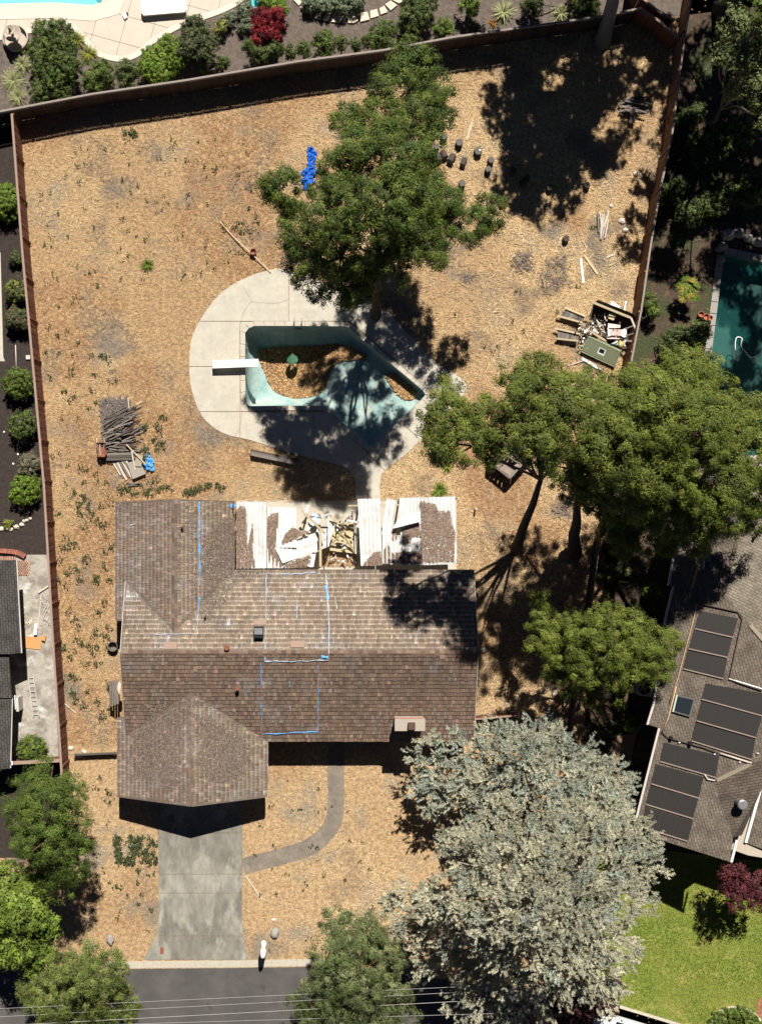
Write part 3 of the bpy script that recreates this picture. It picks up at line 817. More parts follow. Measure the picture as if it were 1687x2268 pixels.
def shingle_rows(poly, eave, course, wr, cols, dark=1.0, pale=None, lift0=.035):
    z0, n = plane_z(poly, 0, 0)
    u = (eave - n * eave.dot(n)).normalized(); v = n.cross(u)
    if v.z < 0: v = -v
    o = poly[0]; P2 = [((p - o).dot(u), (p - o).dot(v)) for p in poly]
    A = np.array(P2); lo = A.min(0); hi = A.max(0)
    y = lo[1]
    while y < hi[1]:
        x = lo[0] - R.uniform(0, .2); wob = R.uniform(-.012, .012)
        while x < hi[0]:
            w = R.uniform(*wr); g = .007; x0, x1 = x + g, x + w - g; y0 = y - .015 + R.uniform(-.018, .018) + wob; y1 = y + course * 1.08; x += w
            cor = np.array([[x0, y + .002], [x1, y + .002], [x1, y + course], [x0, y + course]]); ins = inside(cor, P2)
            if not ins.any(): continue
            ctr = o + u * (x0 + w / 2) + v * (y + course / 2)
            b = R.choice(cols); k = R.uniform(.86, 1.13) * (1 + .22 * mnoise.noise(ctr * .35 + Vector((3, 0, 0)))) * dark
            col = (b[0] * k, b[1] * k, b[2] * k)
            wn_ = max(0, mnoise.noise(ctr * .8 + Vector((11, 4, 0))) + .5 * mnoise.noise(ctr * 2.3)) * .7
            gl = (col[0] + col[1] + col[2]) / 3; col = tuple(q * (1 - .6 * wn_) + gl * (.7 + .9 * wn_) * .9 * wn_ for q in col)
            if R.random() < .05: col = tuple(q * R.uniform(1.25, 1.6) for q in col)
            lift = lift0 + R.uniform(0, .014)
            def pt(xx, yy, zz): return o + u * xx + v * yy + n * zz
            def zt(yy): return lift + (.012 - lift) * (yy - y0) / (y1 - y0)
            if ins.all():
                ym = y0 + (y1 - y0) * R.uniform(.52, .68)
                c = [pt(x0, y0, lift - .026), pt(x1, y0, lift - .026), pt(x1, y1, .004), pt(x0, y1, .004), pt(x0, y0, lift), pt(x1, y0, lift), pt(x1, ym, zt(ym)), pt(x0, ym, zt(ym)), pt(x1, y1, .012), pt(x0, y1, .012)]
                f = [(4, 5, 6, 7), (7, 6, 8, 9), (0, 1, 5, 4), (1, 2, 8, 6, 5), (3, 0, 4, 7, 9)]
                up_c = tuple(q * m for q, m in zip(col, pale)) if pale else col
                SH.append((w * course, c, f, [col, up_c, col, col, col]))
            else:
                s_ = clip_convex(P2, [(x0, y0), (x1, y0), (x1, y1), (x0, y1)])
                if len(s_) < 3 or poly_area(s_) < .002: continue
                m = len(s_); c = [pt(a, b_, zt(b_)) for a, b_ in s_] + [pt(a, b_, .001) for a, b_ in s_]
                f = [tuple(range(m))] + [(i, m + i, m + (i + 1) % m, (i + 1) % m) for i in range(m)]
                SH.append((.001, c, f, [col] * len(f)))
        y += course
tanN = [(.195, .15, .112), (.17, .128, .095), (.15, .112, .084), (.215, .168, .128), (.18, .135, .098)]  # lighter tan: the north slope's fuller sun is put into the colour
greyW = [(.175, .13, .10), (.145, .108, .085), (.20, .155, .12), (.165, .11, .08), (.155, .12, .098)]
brownS = [(.16, .110, .080), (.14, .096, .070), (.185, .13, .095), (.12, .083, .062), (.17, .112, .08)]  # darker brown: the south slope's weaker sun is put into the colour
shingle_rows(plane_S, X_, .25, (.11, .23), brownS, 1.0, None, .05)
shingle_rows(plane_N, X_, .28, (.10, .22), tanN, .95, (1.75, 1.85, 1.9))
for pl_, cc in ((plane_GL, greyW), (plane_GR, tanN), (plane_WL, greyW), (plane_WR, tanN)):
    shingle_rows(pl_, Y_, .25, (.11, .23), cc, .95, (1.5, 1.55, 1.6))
# ridge caps
def ridge(a, b, cols, w=.17):
    L_ = (b - a).length; t = (b - a).normalized(); s = Vector((-t.y, t.x, 0)).normalized(); n = int(L_ / .27)
    for i in range(n):
        for sd_ in (1, -1):
            p = a + t * (i * .27); q = p + t * .33; dz = Vector((0, 0, -.075)); up0 = Vector((0, 0, .06)); up1 = Vector((0, 0, .035))
            e = s * (w * sd_)
            c = [p + up0 - Vector((0, 0, .02)), p + e + dz + up0 - Vector((0, 0, .02)), q + e + dz + up1 - Vector((0, 0, .02)), q + up1 - Vector((0, 0, .02)), p + up0, p + e + dz + up0, q + e + dz + up1, q + up1]
            b_ = R.choice(cols); k = R.uniform(.7, 1.2)
            SH.append((.004, c, FB, [(b_[0] * k, b_[1] * k, b_[2] * k)] * 6))
ridge(ridgeR, ridgeL, brownS); ridge(Pm(gx, gy_tip, RG), gjunc, greyW); ridge(Pm(wx, wy_n, RWING), wjunc, greyW)
SH.sort(key=lambda s: -s[0])
FB = [(0, 3, 2, 1), (4, 5, 6, 7), (0, 1, 5, 4), (1, 2, 6, 5), (2, 3, 7, 6), (3, 0, 4, 7)]
roof = obj("roof", [], [], M_underlay, house)
bm = bmesh.new()
for poly, _ in PLANES:
    n = plane_z(poly, 0, 0)[1]
    top = [bm.verts.new(p) for p in poly]; bot = [bm.verts.new(p - n * .12) for p in poly]
    o_ = poly[0]; 
    tr = tessellate_polygon([poly])
    for t in tr:
        bm.faces.new([top[i] for i in t]); bm.faces.new([bot[i] for i in t][::-1])
    for i in range(len(poly)):
        j = (i + 1) % len(poly); bm.faces.new((bot[i], bot[j], top[j], top[i]))
bmesh.ops.recalc_face_normals(bm, faces=bm.faces); bm.to_mesh(roof.data); bm.free()
for a, c, f, col in SH[:300]:
    o = obj("shingle", c, f, M_shingle, roof); mesh_cols(o, np.array(col))
vs = []; fs = []; cs = []
for a, c, f, col in SH[300:]:
    k = len(vs); vs += c; fs += [tuple(k + i for i in q) for q in f]; cs += col
o = obj("shingle_field", vs, fs, M_shingle, roof); mesh_cols(o, np.array(cs)); o["kind"] = "stuff"
# fascia boards
def fascia(a, b, m=M_wood_grey, w=.03, hgt=.16, name="fascia_board"):
    a = a + Vector((0, 0, -.06)); b = b + Vector((0, 0, -.06)); return plank(name, a, b, w, hgt, m, roof)
dn = Vector((0, -.03, 0)); up_ = Vector((0, .03, 0)); lf = Vector((-.03, 0, 0)); rt = Vector((.03, 0, 0))
fascia(Pm(gxr + .05, ys_e, EV) + dn, Pm(xr, ys_e, EV) + dn); fascia(Pm(xr, ys_e, EV) + rt, ridgeR + rt, M_gutter); fascia(ridgeR + rt, Pm(xr, yn_e, EV) + rt, M_gutter)
fascia(Pm(wxr + .05, yn_e, EV) + up_, Pm(xr, yn_e, EV) + up_)
fascia(Pm(gxl, gy_corner, EV) + dn, Pm(gx, gy_tip, RG) + dn); fascia(Pm(gx, gy_tip, RG) + dn, Pm(gxr, gy_corner, EV) + dn)
fascia(Pm(gxl, gy_corner, EV) + lf, Pm(gxl, y155, EV) + lf); fascia(Pm(gxr, gy_corner, EV) + rt, Pm(gxr, ys_e - .1, EV) + rt, M_gutter)
fascia(Pm(wxl, wy_c, EV) + lf, Pm(wxl, y134, EV) + lf, M_gutter); fascia(Pm(wxl, wy_c, EV) + up_, Pm(wx, wy_n, RWING) + up_); fascia(Pm(wx, wy_n, RWING) + up_, Pm(wxr, wy_c, EV) + up_)
fascia(Pm(xl, ywl - .02, zwl) + lf, ridgeL + lf, M_gutter); fascia(ridgeL + lf, Pm(xl, yv, zv) + lf)
# walls with openings
def wallbox(name, x0, x1, y0, y1, z1, m=M_stucco):
    return prism(name, [(x0, y0), (x1, y0), (x1, y1), (x0, y1)], 0, z1, m, house)
oh = .55
wallbox("wall", xl + oh, xr - oh, ys_e + .9, yn_e - oh, EV + .1)
wallbox("wall", wxl + oh, wxr - .4, yn_e - oh + .003, wy_c - oh, EV + .1)
wallbox("wall", gxl + oh, gxr - .4, gy_corner + .7, ys_e + .897, EV + .05)
# gable ends
def gable(xa, xb, xm, y, zt, t=.1):
    v = [(xa, y), (xb, y)]
    obj("gable_wall", [(xa, y, EV), (xb, y, EV), (xm, y, zt - .2), (xa, y + t, EV), (xb, y + t, EV), (xm, y + t, zt - .2)], [(0, 1, 2), (5, 4, 3), (0, 3, 4, 1), (1, 4, 5, 2), (2, 5, 3, 0)], M_stucco, house)
gable(gxl + oh + .2, gxr - .6, gx, gy_corner + .75, RG); gable(wxl + oh + .2, wxr - .6, wx, wy_c - oh - .15, RWING)
# garage door with panels
gd0, gd1 = d(352, 1700).x, d(528, 1700).x
gdoor = obj("garage_door", *(lambda: ([(gd0, gy_corner + .67, .02), (gd1, gy_corner + .67, .02), (gd1, gy_corner + .67, 2.1), (gd0, gy_corner + .67, 2.1), (gd0, gy_corner + .697, .02), (gd1, gy_corner + .697, .02), (gd1, gy_corner + .697, 2.1), (gd0, gy_corner + .697, 2.1)], FB))(), M_white, house)
for r_ in range(4):
    for k in range(5):
        wdt = (gd1 - gd0) / 5; bm = bmesh.new(); add_box(bm, (gd0 + wdt * (k + .5), gy_corner + .66, .28 + r_ * .52), (wdt - .12, .02, .42)); objbm("door_panel", bm, M_white, gdoor)
# front windows and door
for x0, x1 in ((640, 710), (790, 870), (930, 1000)):
    a = d(x0, 1600).x; b = d(x1, 1600).x; bm = bmesh.new(); add_box(bm, ((a + b) / 2, ys_e + .88, 1.5), (b - a, .06, 1.2)); wf = objbm("window", bm, M_white, house)
    for k in range(2):
        bm = bmesh.new(); add_box(bm, (a + (b - a) * (.27 + .46 * k), ys_e + .845, 1.5), ((b - a) * .4, .02, 1.0)); objbm("pane", bm, M_glass, wf)
a = d(735, 1600).x; b = d(765, 1600).x
bm = bmesh.new(); add_box(bm, ((a + b) / 2, ys_e + .88, 1.03), (b - a, .06, 2.05)); fd = objbm("front_door", bm, M_wood_dark, house)
bm = bmesh.new(); add_rock(bm, (b - .1, ys_e + .83, 1.0), .04, 2, (1, 1, 1), 1); objbm("door_handle", bm, M_grey_metal, fd)
# chimney
cc0 = d(889, 1573, 4.4); 
ch = prism("chimney", [(cc0.x - .82, cc0.y - .30), (cc0.x + .82, cc0.y - .30), (cc0.x + .82, cc0.y + .30), (cc0.x - .82, cc0.y + .30)], .0, 4.2, M_brick_ch, house)
bm = bmesh.new(); add_box(bm, (cc0.x, cc0.y, 4.25), (1.72, .68, .11)); objbm("chimney_cap", bm, mat("chimney_cap", (.36, .315, .26), .9, .25, 5), ch)
bm = bmesh.new(); add_box(bm, (cc0.x + .08, cc0.y - .03, 4.48), (.40, .36, .36)); objbm("flue", bm, mat("dark_flue", (.10, .06, .045), .9, .3, 6), ch)
bm = bmesh.new(); add_box(bm, (cc0.x, cc0.y + .36, 4.2), (1.68, .06, .05)); objbm("brick_edge", bm, M_brick, ch)
# vents
def vent(px, py, r=.06, h=.4, m=M_rust, name="vent_pipe"):
    p = on_roof(px, py, 0); bm = bmesh.new(); add_lathe(bm, p + Vector((0, 0, -.15)), [(0, 0), (r, 0), (r, h + .13), (r * 1.35, h + .15), (r * 1.2, h + .2), (0, h + .2)], 12); return objbm(name, bm, m, roof)
vent(493, 1404, .12, .3); vent(516, 1492, .09, .35); vent(446, 1339, .05, .22, M_black); vent(396, 1146, .06, .2, M_black); vent(862, 1350, .09, .15, M_grey_metal)
vent(516, 1496, .05, .3, M_black)
# vent hood (black louvred box)
hp = on_roof(562, 1370, .0); bm = bmesh.new(); add_box(bm, hp + Vector((0, 0, .28)), (.52, .62, .62)); vh = objbm("vent_hood", bm, M_black, house)
bm = bmesh.new(); add_box(bm, hp + Vector((0, .08, .62)), (.46, .36, .06)); objbm("hood_cap", bm, M_grey_metal, vh)
bm = bmesh.new(); add_box(bm, on_roof(563, 1350, .06), (.66, .3, .05), Matrix.Rotation(-.38, 3, 'X')); objbm("hood_flashing", bm, M_pink, vh)
# pink patches of newer boards
for x, y, w, h_ in ((370, 1400, .72, .42), (645, 1397, .78, .4), (424, 1452, .2, .28), (958, 1425, .25, .25)):
    p = on_roof(x, y, .07); z_, n_ = plane_z(plane_N if y < 1416 else plane_S, p.x, p.y)
    rm = Vector((0, 0, 1)).rotation_difference(n_).to_matrix(); bm = bmesh.new(); add_box(bm, p, (w, h_, .03), rm); objbm("roof_patch", bm, M_pink, roof)
# torn strips of tarp and tape nailed along the roof
def ribbon(pts, w, m, name="tarp_strip", lift=.07, jit=.045, f=d):
    P = []
    for (x0, y0), (x1, y1) in zip(pts, pts[1:]):
        n = max(2, int(math.hypot(x1 - x0, y1 - y0) / 4))
        for s in range(n): P.append((x0 + (x1 - x0) * s / n, y0 + (y1 - y0) * s / n))
    P.append(pts[-1])
    Q = [on_roof(x, y, lift + .02 * R.random(), f) for x, y in P]; vs = []; fs = []
    for i, p in enumerate(Q):
        t = (Q[min(i + 1, len(Q) - 1)] - Q[max(i - 1, 0)]).normalized(); n = Vector((-t.y, t.x, 0)).normalized()
        o_ = n * jit * mnoise.noise(p * 2.3); ww = w * .62 * (.25 + 1.3 * abs(mnoise.noise(p * 1.9 + Vector((5, 0, 0)))) + .3 * R.random())
        vs += [p + o_ + n * ww, p + o_ + Vector((0, 0, .03 * R.random())), p + o_ - n * ww]
        if i and mnoise.noise(p * 1.1 + Vector((9, 2, 0))) > -.28: k = 3 * i; fs += [(k - 3, k - 2, k + 1, k), (k - 2, k - 1, k + 2, k + 1)]
    return obj(name, vs, fs, m, roof)
ribbon([(433, 1088), (432, 1180), (434, 1230), (431, 1310)], .09, M_tarp)
ribbon([(431, 1310), (427, 1368)], .05, M_tarp_pale)
ribbon([(276, 1374), (340, 1376), (424, 1375)], .05, M_tarp_pale)
ribbon([(578, 1243), (577, 1330), (575, 1433)], .045, M_tarp_pale); ribbon([(580, 1244), (630, 1246), (684, 1241)], .07, M_tarp_pale)
ribbon([(706, 1243), (711, 1290), (714, 1350), (713, 1430)], .07, M_tarp_pale); ribbon([(706, 1270), (711, 1300)], .15, M_tarp)
ribbon([(574, 1434), (640, 1435), (712, 1431)], .06, M_tarp_pale); ribbon([(697, 1424), (712, 1425)], .17, M_tarp)
ribbon([(566, 1438), (568, 1500), (566, 1550), (571, 1592)], .05, M_tarp); ribbon([(571, 1592), (630, 1590), (690, 1587)], .06, M_tarp); ribbon([(689, 1586), (690, 1510), (690, 1440)], .055, M_tarp)
ribbon([(643, 1310), (645, 1350)], .05, M_tarp_pale); ribbon([(627, 1478), (628, 1490)], .07, M_tarp_pale); ribbon([(629, 1530), (631, 1542)], .06, M_tarp_pale)
ribbon([(500, 1096), (512, 1097)], .2, M_tarp); ribbon([(284, 1140), (294, 1135)], .12, M_tarp_pale); ribbon([(725, 1290), (731, 1320)], .04, M_white)
# leaf litter on the roofs
lit_cols = [(.19, .145, .115), (.16, .12, .098), (.25, .195, .155), (.175, .13, .10), (.135, .103, .085), (.33, .27, .22)]
def edge_dist(p, poly):
    best = 9
    for i in range(len(poly)):
        a, b = poly[i], poly[(i + 1) % len(poly)]; dx, dy = b.x - a.x, b.y - a.y; t = max(0, min(1, ((p[0] - a.x) * dx + (p[1] - a.y) * dy) / (dx * dx + dy * dy + 1e-9)))
        best = min(best, math.hypot(p[0] - a.x - dx * t, p[1] - a.y - dy * t))
    return best
def roof_litter(poly_px, n, L=(.05, .12), cols=lit_cols, f=d, lift=.055, zfun=None):
    pp = [f(x, y, 3.0) for x, y in poly_px]
    P = scatter(pp, n)
    # ragged edge: drop points near the border by noise
    keep = []
    zz = []
    for p in P:
        z = zfun(p[0], p[1]) if zfun else roof_z(p[0], p[1])
        if z is None: continue
        if R.random() > edge_dist(p, pp) / .55 + .7 * mnoise.noise(Vector((p[0] * 1.9, p[1] * 1.9, 3))) + .12: continue
        keep.append(p); zz.append(z)
    keep = np.array(keep); zz = np.array(zz) + lift
    return leaf_quads(keep, zz, L, .42, .22), tones(len(keep), cols, .25) * .82
def litter_obj(name, polys, parent, **k):
    V = []; Cc = []
    for p, n in polys:
        v, c = roof_litter(p, n, **k); V.append(v); Cc.append(c)
    o = quads(name, np.vstack(V), M_litter, parent, np.vstack(Cc), kind="stuff"); return o
litter_obj("leaf_litter", [([(440, 1160), (470, 1125), (515, 1110), (580, 1110), (580, 1250), (520, 1262), (490, 1310), (455, 1345), (437, 1350), (434, 1240)], 7600),
    ([(285, 1590), (330, 1545), (404, 1530), (404, 1715), (340, 1708), (285, 1690)], 6600), ([(425, 1545), (470, 1555), (520, 1590), (545, 1610), (550, 1660), (520, 1695), (455, 1700), (426, 1640)], 6200),
    ([(300, 1530), (400, 1500), (440, 1500), (480, 1540), (410, 1545), (330, 1560)], 900), ([(385, 1130), (398, 1120), (402, 1330), (386, 1340)], 350), ([(405, 1100), (430, 1110), (430, 1300), (412, 1300)], 500)], roof)
# ================================================================== COLLAPSED PATIO COVER
cover = thing("patio_cover", "collapsed white corrugated patio cover on back of house", "patio cover", d(750, 1160))
PZ = 2.32
def pz(x, y):  # the cover slopes gently away from the house
    return PZ - .10 * (y - yn_e) / 4.0
def corrugated(name, corners, m, parent, pitch=.2, amp=.032, nrib=None):
    """corners a,b,c,d (Vectors): ribs run from a->d ; sheet thickness 4 mm"""
    a, b, c, e = corners; w = ((b - a).length + (c - e).length) / 2; n = max(4, int(w / pitch) * 4)
    nrm = (b - a).cross(e - a).normalized(); nrm = nrm if nrm.z > 0 else -nrm
    vs = []; fs = []
    rows = 6
    for r_ in range(rows + 1):
        s = r_ / rows
        for i in range(n + 1):
            t = i / n; p = (a + (b - a) * t) * (1 - s) + (e + (c - e) * t) * s
            off = amp * (1 if (i % 4) in (0, 1) else -1)
            vs.append(p + nrm * off)
    for r_ in range(rows):
        for i in range(n):
            k = r_ * (n + 1) + i; fs.append((k, k + 1, k + n + 2, k + n + 1))
    m0 = len(vs); vs2 = [v - nrm * .012 for v in vs]
    fs += [tuple(m0 + q for q in f[::-1]) for f in fs[:]]
    return obj(name, vs + vs2, fs, m, parent)
k5 = crop(510, 1090, 5.697); k6 = crop(760, 1090, 5.697)
def q5(*pts, z=PZ, f=k5): return [f(x, y, (z[i] if hasattr(z, '__len__') else z)) for i, (x, y) in enumerate(pts)]
za, zb = PZ - .1, PZ
corrugated("roof_panel", q5((82, 122), (462, 125), (458, 960), (80, 965), z=[za, za, zb, zb]), M_panel, cover)
corrugated("roof_panel", q5((465, 185), (835, 195), (835, 960), (465, 960), z=[za - .25, za - .45, zb - .2, zb - .05]), M_panel, cover)
corrugated("roof_panel", q5((590, 245), (840, 235), (840, 700), (580, 700), z=[za - .15, za - .3, zb - .1, zb - .02]), M_panel, cover)
corrugated("fallen_panel", q5((660, 900), (565, 700), (1325, 415), (1240, 690), z=[2.35, 2.3, 1.5, 1.45]), M_panel, cover, .5, .012)
corrugated("fallen_panel", q5((960, 500), (1060, 420), (1090, 360), (990, 380), z=[1.6, 1.6, 1.2, 1.2]), M_panel, cover)
corrugated("fallen_panel", q5((1020, 780), (1080, 780), (1050, 945), (960, 935), z=[1.7, 1.7, 2.1, 2.1]), M_panel, cover)
corrugated("roof_panel", q5((215, 85), (470, 80), (492, 925), (240, 930), z=[za, za, zb, zb], f=k6), M_panel, cover)
corrugated("roof_panel", q5((548, 80), (668, 105), (605, 545), (485, 535), z=[za - .05, za + .1, zb, zb - .02], f=k6), M_panel, cover)
corrugated("roof_panel", q5((492, 538), (735, 545), (745, 900), (496, 900), z=[zb, zb, zb + .02, zb + .02], f=k6), M_panel, cover)
corrugated("roof_panel", q5((705, 72), (1072, 64), (1092, 920), (735, 920), z=[za, za, zb, zb], f=k6), M_panel, cover)
corrugated("roof_panel", q5((1075, 64), (1415, 55), (1440, 905), (1095, 920), z=[za, za, zb, zb], f=k6), M_panel, cover)
corrugated("bent_panel", q5((715, 310), (960, 250), (970, 372), (615, 462), z=[za + .05, za + .05, zb + .4, zb + .45], f=k6), M_panel, cover, .6, .004)
# frame: white rails, wooden beams and posts
plank("frame_rail", k6(190, 92, 2.2), k6(230, 930, 2.25), .06, .1, M_white, cover); plank("frame_rail", k6(213, 92, 2.2), k6(243, 930, 2.25), .05, .1, M_white, cover)
for y in (100, 180, 550, 735): plank("frame_tie", k6(188 + (y - 92) * .047, y, 2.2), k6(240 + (y - 92) * .03, y, 2.2), .05, .06, M_white, cover)
plank("beam", k6(62, 172, 2.1), k6(480, 165, 2.1), .1, .14, M_wood_tan, cover); plank("beam", k6(470, 165, 2.1), k6(705, 160, 2.1), .09, .12, M_wood_tan, cover)
plank("beam", k5(1135, 480, 2.55), k5(1138, 940, 2.4), .14, .1, M_wood_tan, cover)
plank("beam", k5(905, 235, 1.3), k5(1185, 515, 2.62), .13, .1, M_wood_tan, cover)
plank("beam", k5(1240, 300, 2.15), k5(1242, 680, 2.3), .05, .09, M_white, cover)
plank("beam", k5(1420, 540, 1.2), k5(1580, 770, .5), .12, .09, M_wood_tan, cover); plank("beam", k5(1290, 640, .7), k5(1440, 480, 1.3), .1, .08, M_wood_tan, cover)
plank("beam", k5(1260, 300, .9), k5(1390, 385, .95), .1, .06, M_wood_tan, cover); plank("beam", k5(1250, 370, .5), k5(1400, 410, .7), .1, .06, M_wood_tan, cover)
plank("beam", k5(1470, 355, 1.5), k5(1640, 385, 1.9), .09, .09, M_white, cover); plank("beam", k5(1575, 400, .8), k5(1590, 780, .9), .12, .08, M_white, cover)
plank("beam", k5(1260, 655, .7), k5(1500, 715, .5), .12, .05, M_wood_tan, cover)
for p in (k6(200, 100, 0), k6(1400, 60, 0), k6(700, 75, 0), k5(470, 170, 0), k5(95, 130, 0)):
    q = Vector((p.x, p.y - .12, 0)); plank("post", q, q + Vector((0, 0, 2.1)), .1, .1, M_wood_tan, cover)
# floor boards of a fallen ceiling, rubble
for i, (x0, y0, x1, y1, w) in enumerate(((1260, 450, 1560, 440, .5), (1255, 540, 1580, 560, .55), (1255, 620, 1400, 600, .4), (1430, 640, 1590, 640, .5), (1260, 700, 1590, 740, .35), (1480, 400, 1590, 420, .4))):
    plank("fallen_sheathing", k5(x0, y0, .35 + .04 * i), k5(x1, y1, .3 + .05 * i), w, .02, mat("plywood", (.46, .39, .24), .85, .15, 4, objrand=.1), cover)
for i in range(26):
    x = R.uniform(1170, 1590); y = R.uniform(740, 930); a_ = R.uniform(0, 6.28); L_ = R.uniform(15, 70)
    m = R.choice([M_wood_tan, M_white, M_cedar_board, M_wood_grey])
    plank("splinter", k5(x, y, .12 + R.random() * .3), k5(x + L_ * math.cos(a_), y + L_ * math.sin(a_), .1 + R.random() * .3), R.uniform(.04, .1), .03, m, cover)
for i in range(14):
    x = R.uniform(1255, 1600); y = R.uniform(300, 760); a_ = R.uniform(0, 6.28); L_ = R.uniform(20, 90)
    plank("splinter", k5(x, y, .5 + R.random() * .3), k5(x + L_ * math.cos(a_), y + L_ * math.sin(a_), .5 + R.random() * .4), R.uniform(.04, .09), .04, R.choice([M_wood_tan, M_wood_dark, M_white]), cover)
for i in range(22):
    x = R.uniform(870, 1600); y = R.uniform(260, 640); a_ = R.uniform(0, 6.28); L_ = R.uniform(60, 190); zz = .5 + 1.1 * R.random()
    plank("broken_board", k5(x, y, zz), k5(min(1610, max(860, x + L_ * math.cos(a_))), y + L_ * .7 * math.sin(a_), zz + R.uniform(-.4, .4)), R.uniform(.06, .13), .04, R.choice([M_wood_tan, M_wood_grey, M_white, M_wood_dark]), cover, R.uniform(-.5, .5))
bl = q5((1030, 260), (1160, 290), (1110, 400), (1040, 360), z=[.8, .8, 1.3, 1.2])
obj("torn_tarp", bl + [p - Vector((0, 0, .02)) for p in bl], FB, M_tarp_pale, cover)
# slab under the cover and litter lying on its panels
sheet("patio_floor", [[d(515, 1085), d(990, 1085), d(990, 1245), d(515, 1245)]], .009, M_conc)
def czf(x, y): return pz(x, y) + .03
M_PL = [(.24, .165, .12), (.19, .13, .095), (.30, .21, .15), (.15, .105, .082)]
V = []; Cc = []
def pan_litter(f, poly, n, z0=PZ + .0, cols=M_PL):
    pp = [f(x, y, z0) for x, y in poly]; P = scatter(pp, n)
    z = np.full(len(P), z0 + .02) + np.array([.05 * abs(mnoise.noise(Vector((*p, 1)) * 1.2)) for p in P])
    V.append(leaf_quads(P, z, (.06, .13), .42, .2)); Cc.append(tones(len(P), cols, .25))
pan_litter(k5, [(82, 230), (130, 170), (190, 190), (205, 300), (212, 760), (240, 600), (280, 400), (300, 560), (280, 700), (315, 950), (82, 960), (75, 500)], 2600)
pan_litter(k5, [(465, 320), (520, 275), (610, 255), (600, 440), (560, 700), (660, 910), (700, 950), (465, 955)], 1900, PZ - .15)
pan_litter(k5, [(640, 650), (700, 520), (790, 445), (835, 470), (1000, 500), (940, 530), (660, 660)], 900, PZ - .1)
pan_litter(k5, [(680, 905), (1000, 800), (1030, 830), (950, 950), (700, 955)], 500, PZ - .1)
pan_litter(k6, [(965, 105), (1060, 125), (1160, 150), (1200, 240), (1350, 235), (1365, 400), (1410, 500), (1400, 880), (990, 890), (975, 700), (985, 300)], 4600, PZ)
pan_litter(k6, [(745, 470), (960, 380), (980, 560), (870, 560), (850, 640), (745, 650)], 700, PZ)
pan_litter(k6, [(500, 760), (560, 640), (600, 760), (740, 760), (980, 740), (990, 900), (500, 900)], 1700, PZ)
pan_litter(k6, [(240, 925), (380, 765), (470, 745), (490, 920)], 600, PZ)
pan_litter(k6, [(620, 490), (660, 480), (680, 560), (650, 640), (620, 600)], 130, PZ)
quads("leaf_litter", np.vstack(V), M_litter, cover, np.vstack(Cc), kind="stuff")
# rubble litter on the ground in the gap
V = []; Cc = []
pan_litter(k5, [(1160, 720), (1600, 760), (1600, 935), (1160, 935)], 900, .06, [(.42, .24, .11), (.35, .19, .09), (.3, .2, .12)])
quads("leaf_litter", np.vstack(V), M_litter, None, np.vstack(Cc), "rusty leaf litter on patio floor below the collapsed gap", "leaf litter", "stuff")
# leaning cabinet/board beside the house on the left
lc = thing("lean_to", "small grey leaning board lean-to beside left end of house", "lean-to", W(252, 1535))
kg = crop(240, 1460, 4.347)
for i in range(4):
    a = kg(22 + i * 22, 210 - i * 4, 1.0 + .2 * i); b = kg(20 + i * 24, 455 - i * 8, 1.0 + .2 * i); plank("board", a, b, .13, .03, M_wood_grey, lc, .35)
plank("post", kg(30, 450, 0), kg(30, 450, 1.0), .07, .07, M_wood_grey, lc); plank("post", kg(95, 220, 0), kg(95, 220, 1.6), .07, .07, M_wood_grey, lc)
bm = bmesh.new(); add_rock(bm, kg(108, 280, 1.75), .28, 4, (.45, 1.3, .3)); objbm("cushion", bm, M_tan_rock, lc)
bm = bmesh.new(); add_lathe(bm, W(253, 1430, 0), [(.0, .02), (.26, .02), (.30, .5), (.27, .5), (.24, .08), (0, .08)], 16)
tag(objbm("bucket", bm, M_wood_grey), "round rusty bucket beside the left end of house", "bucket")
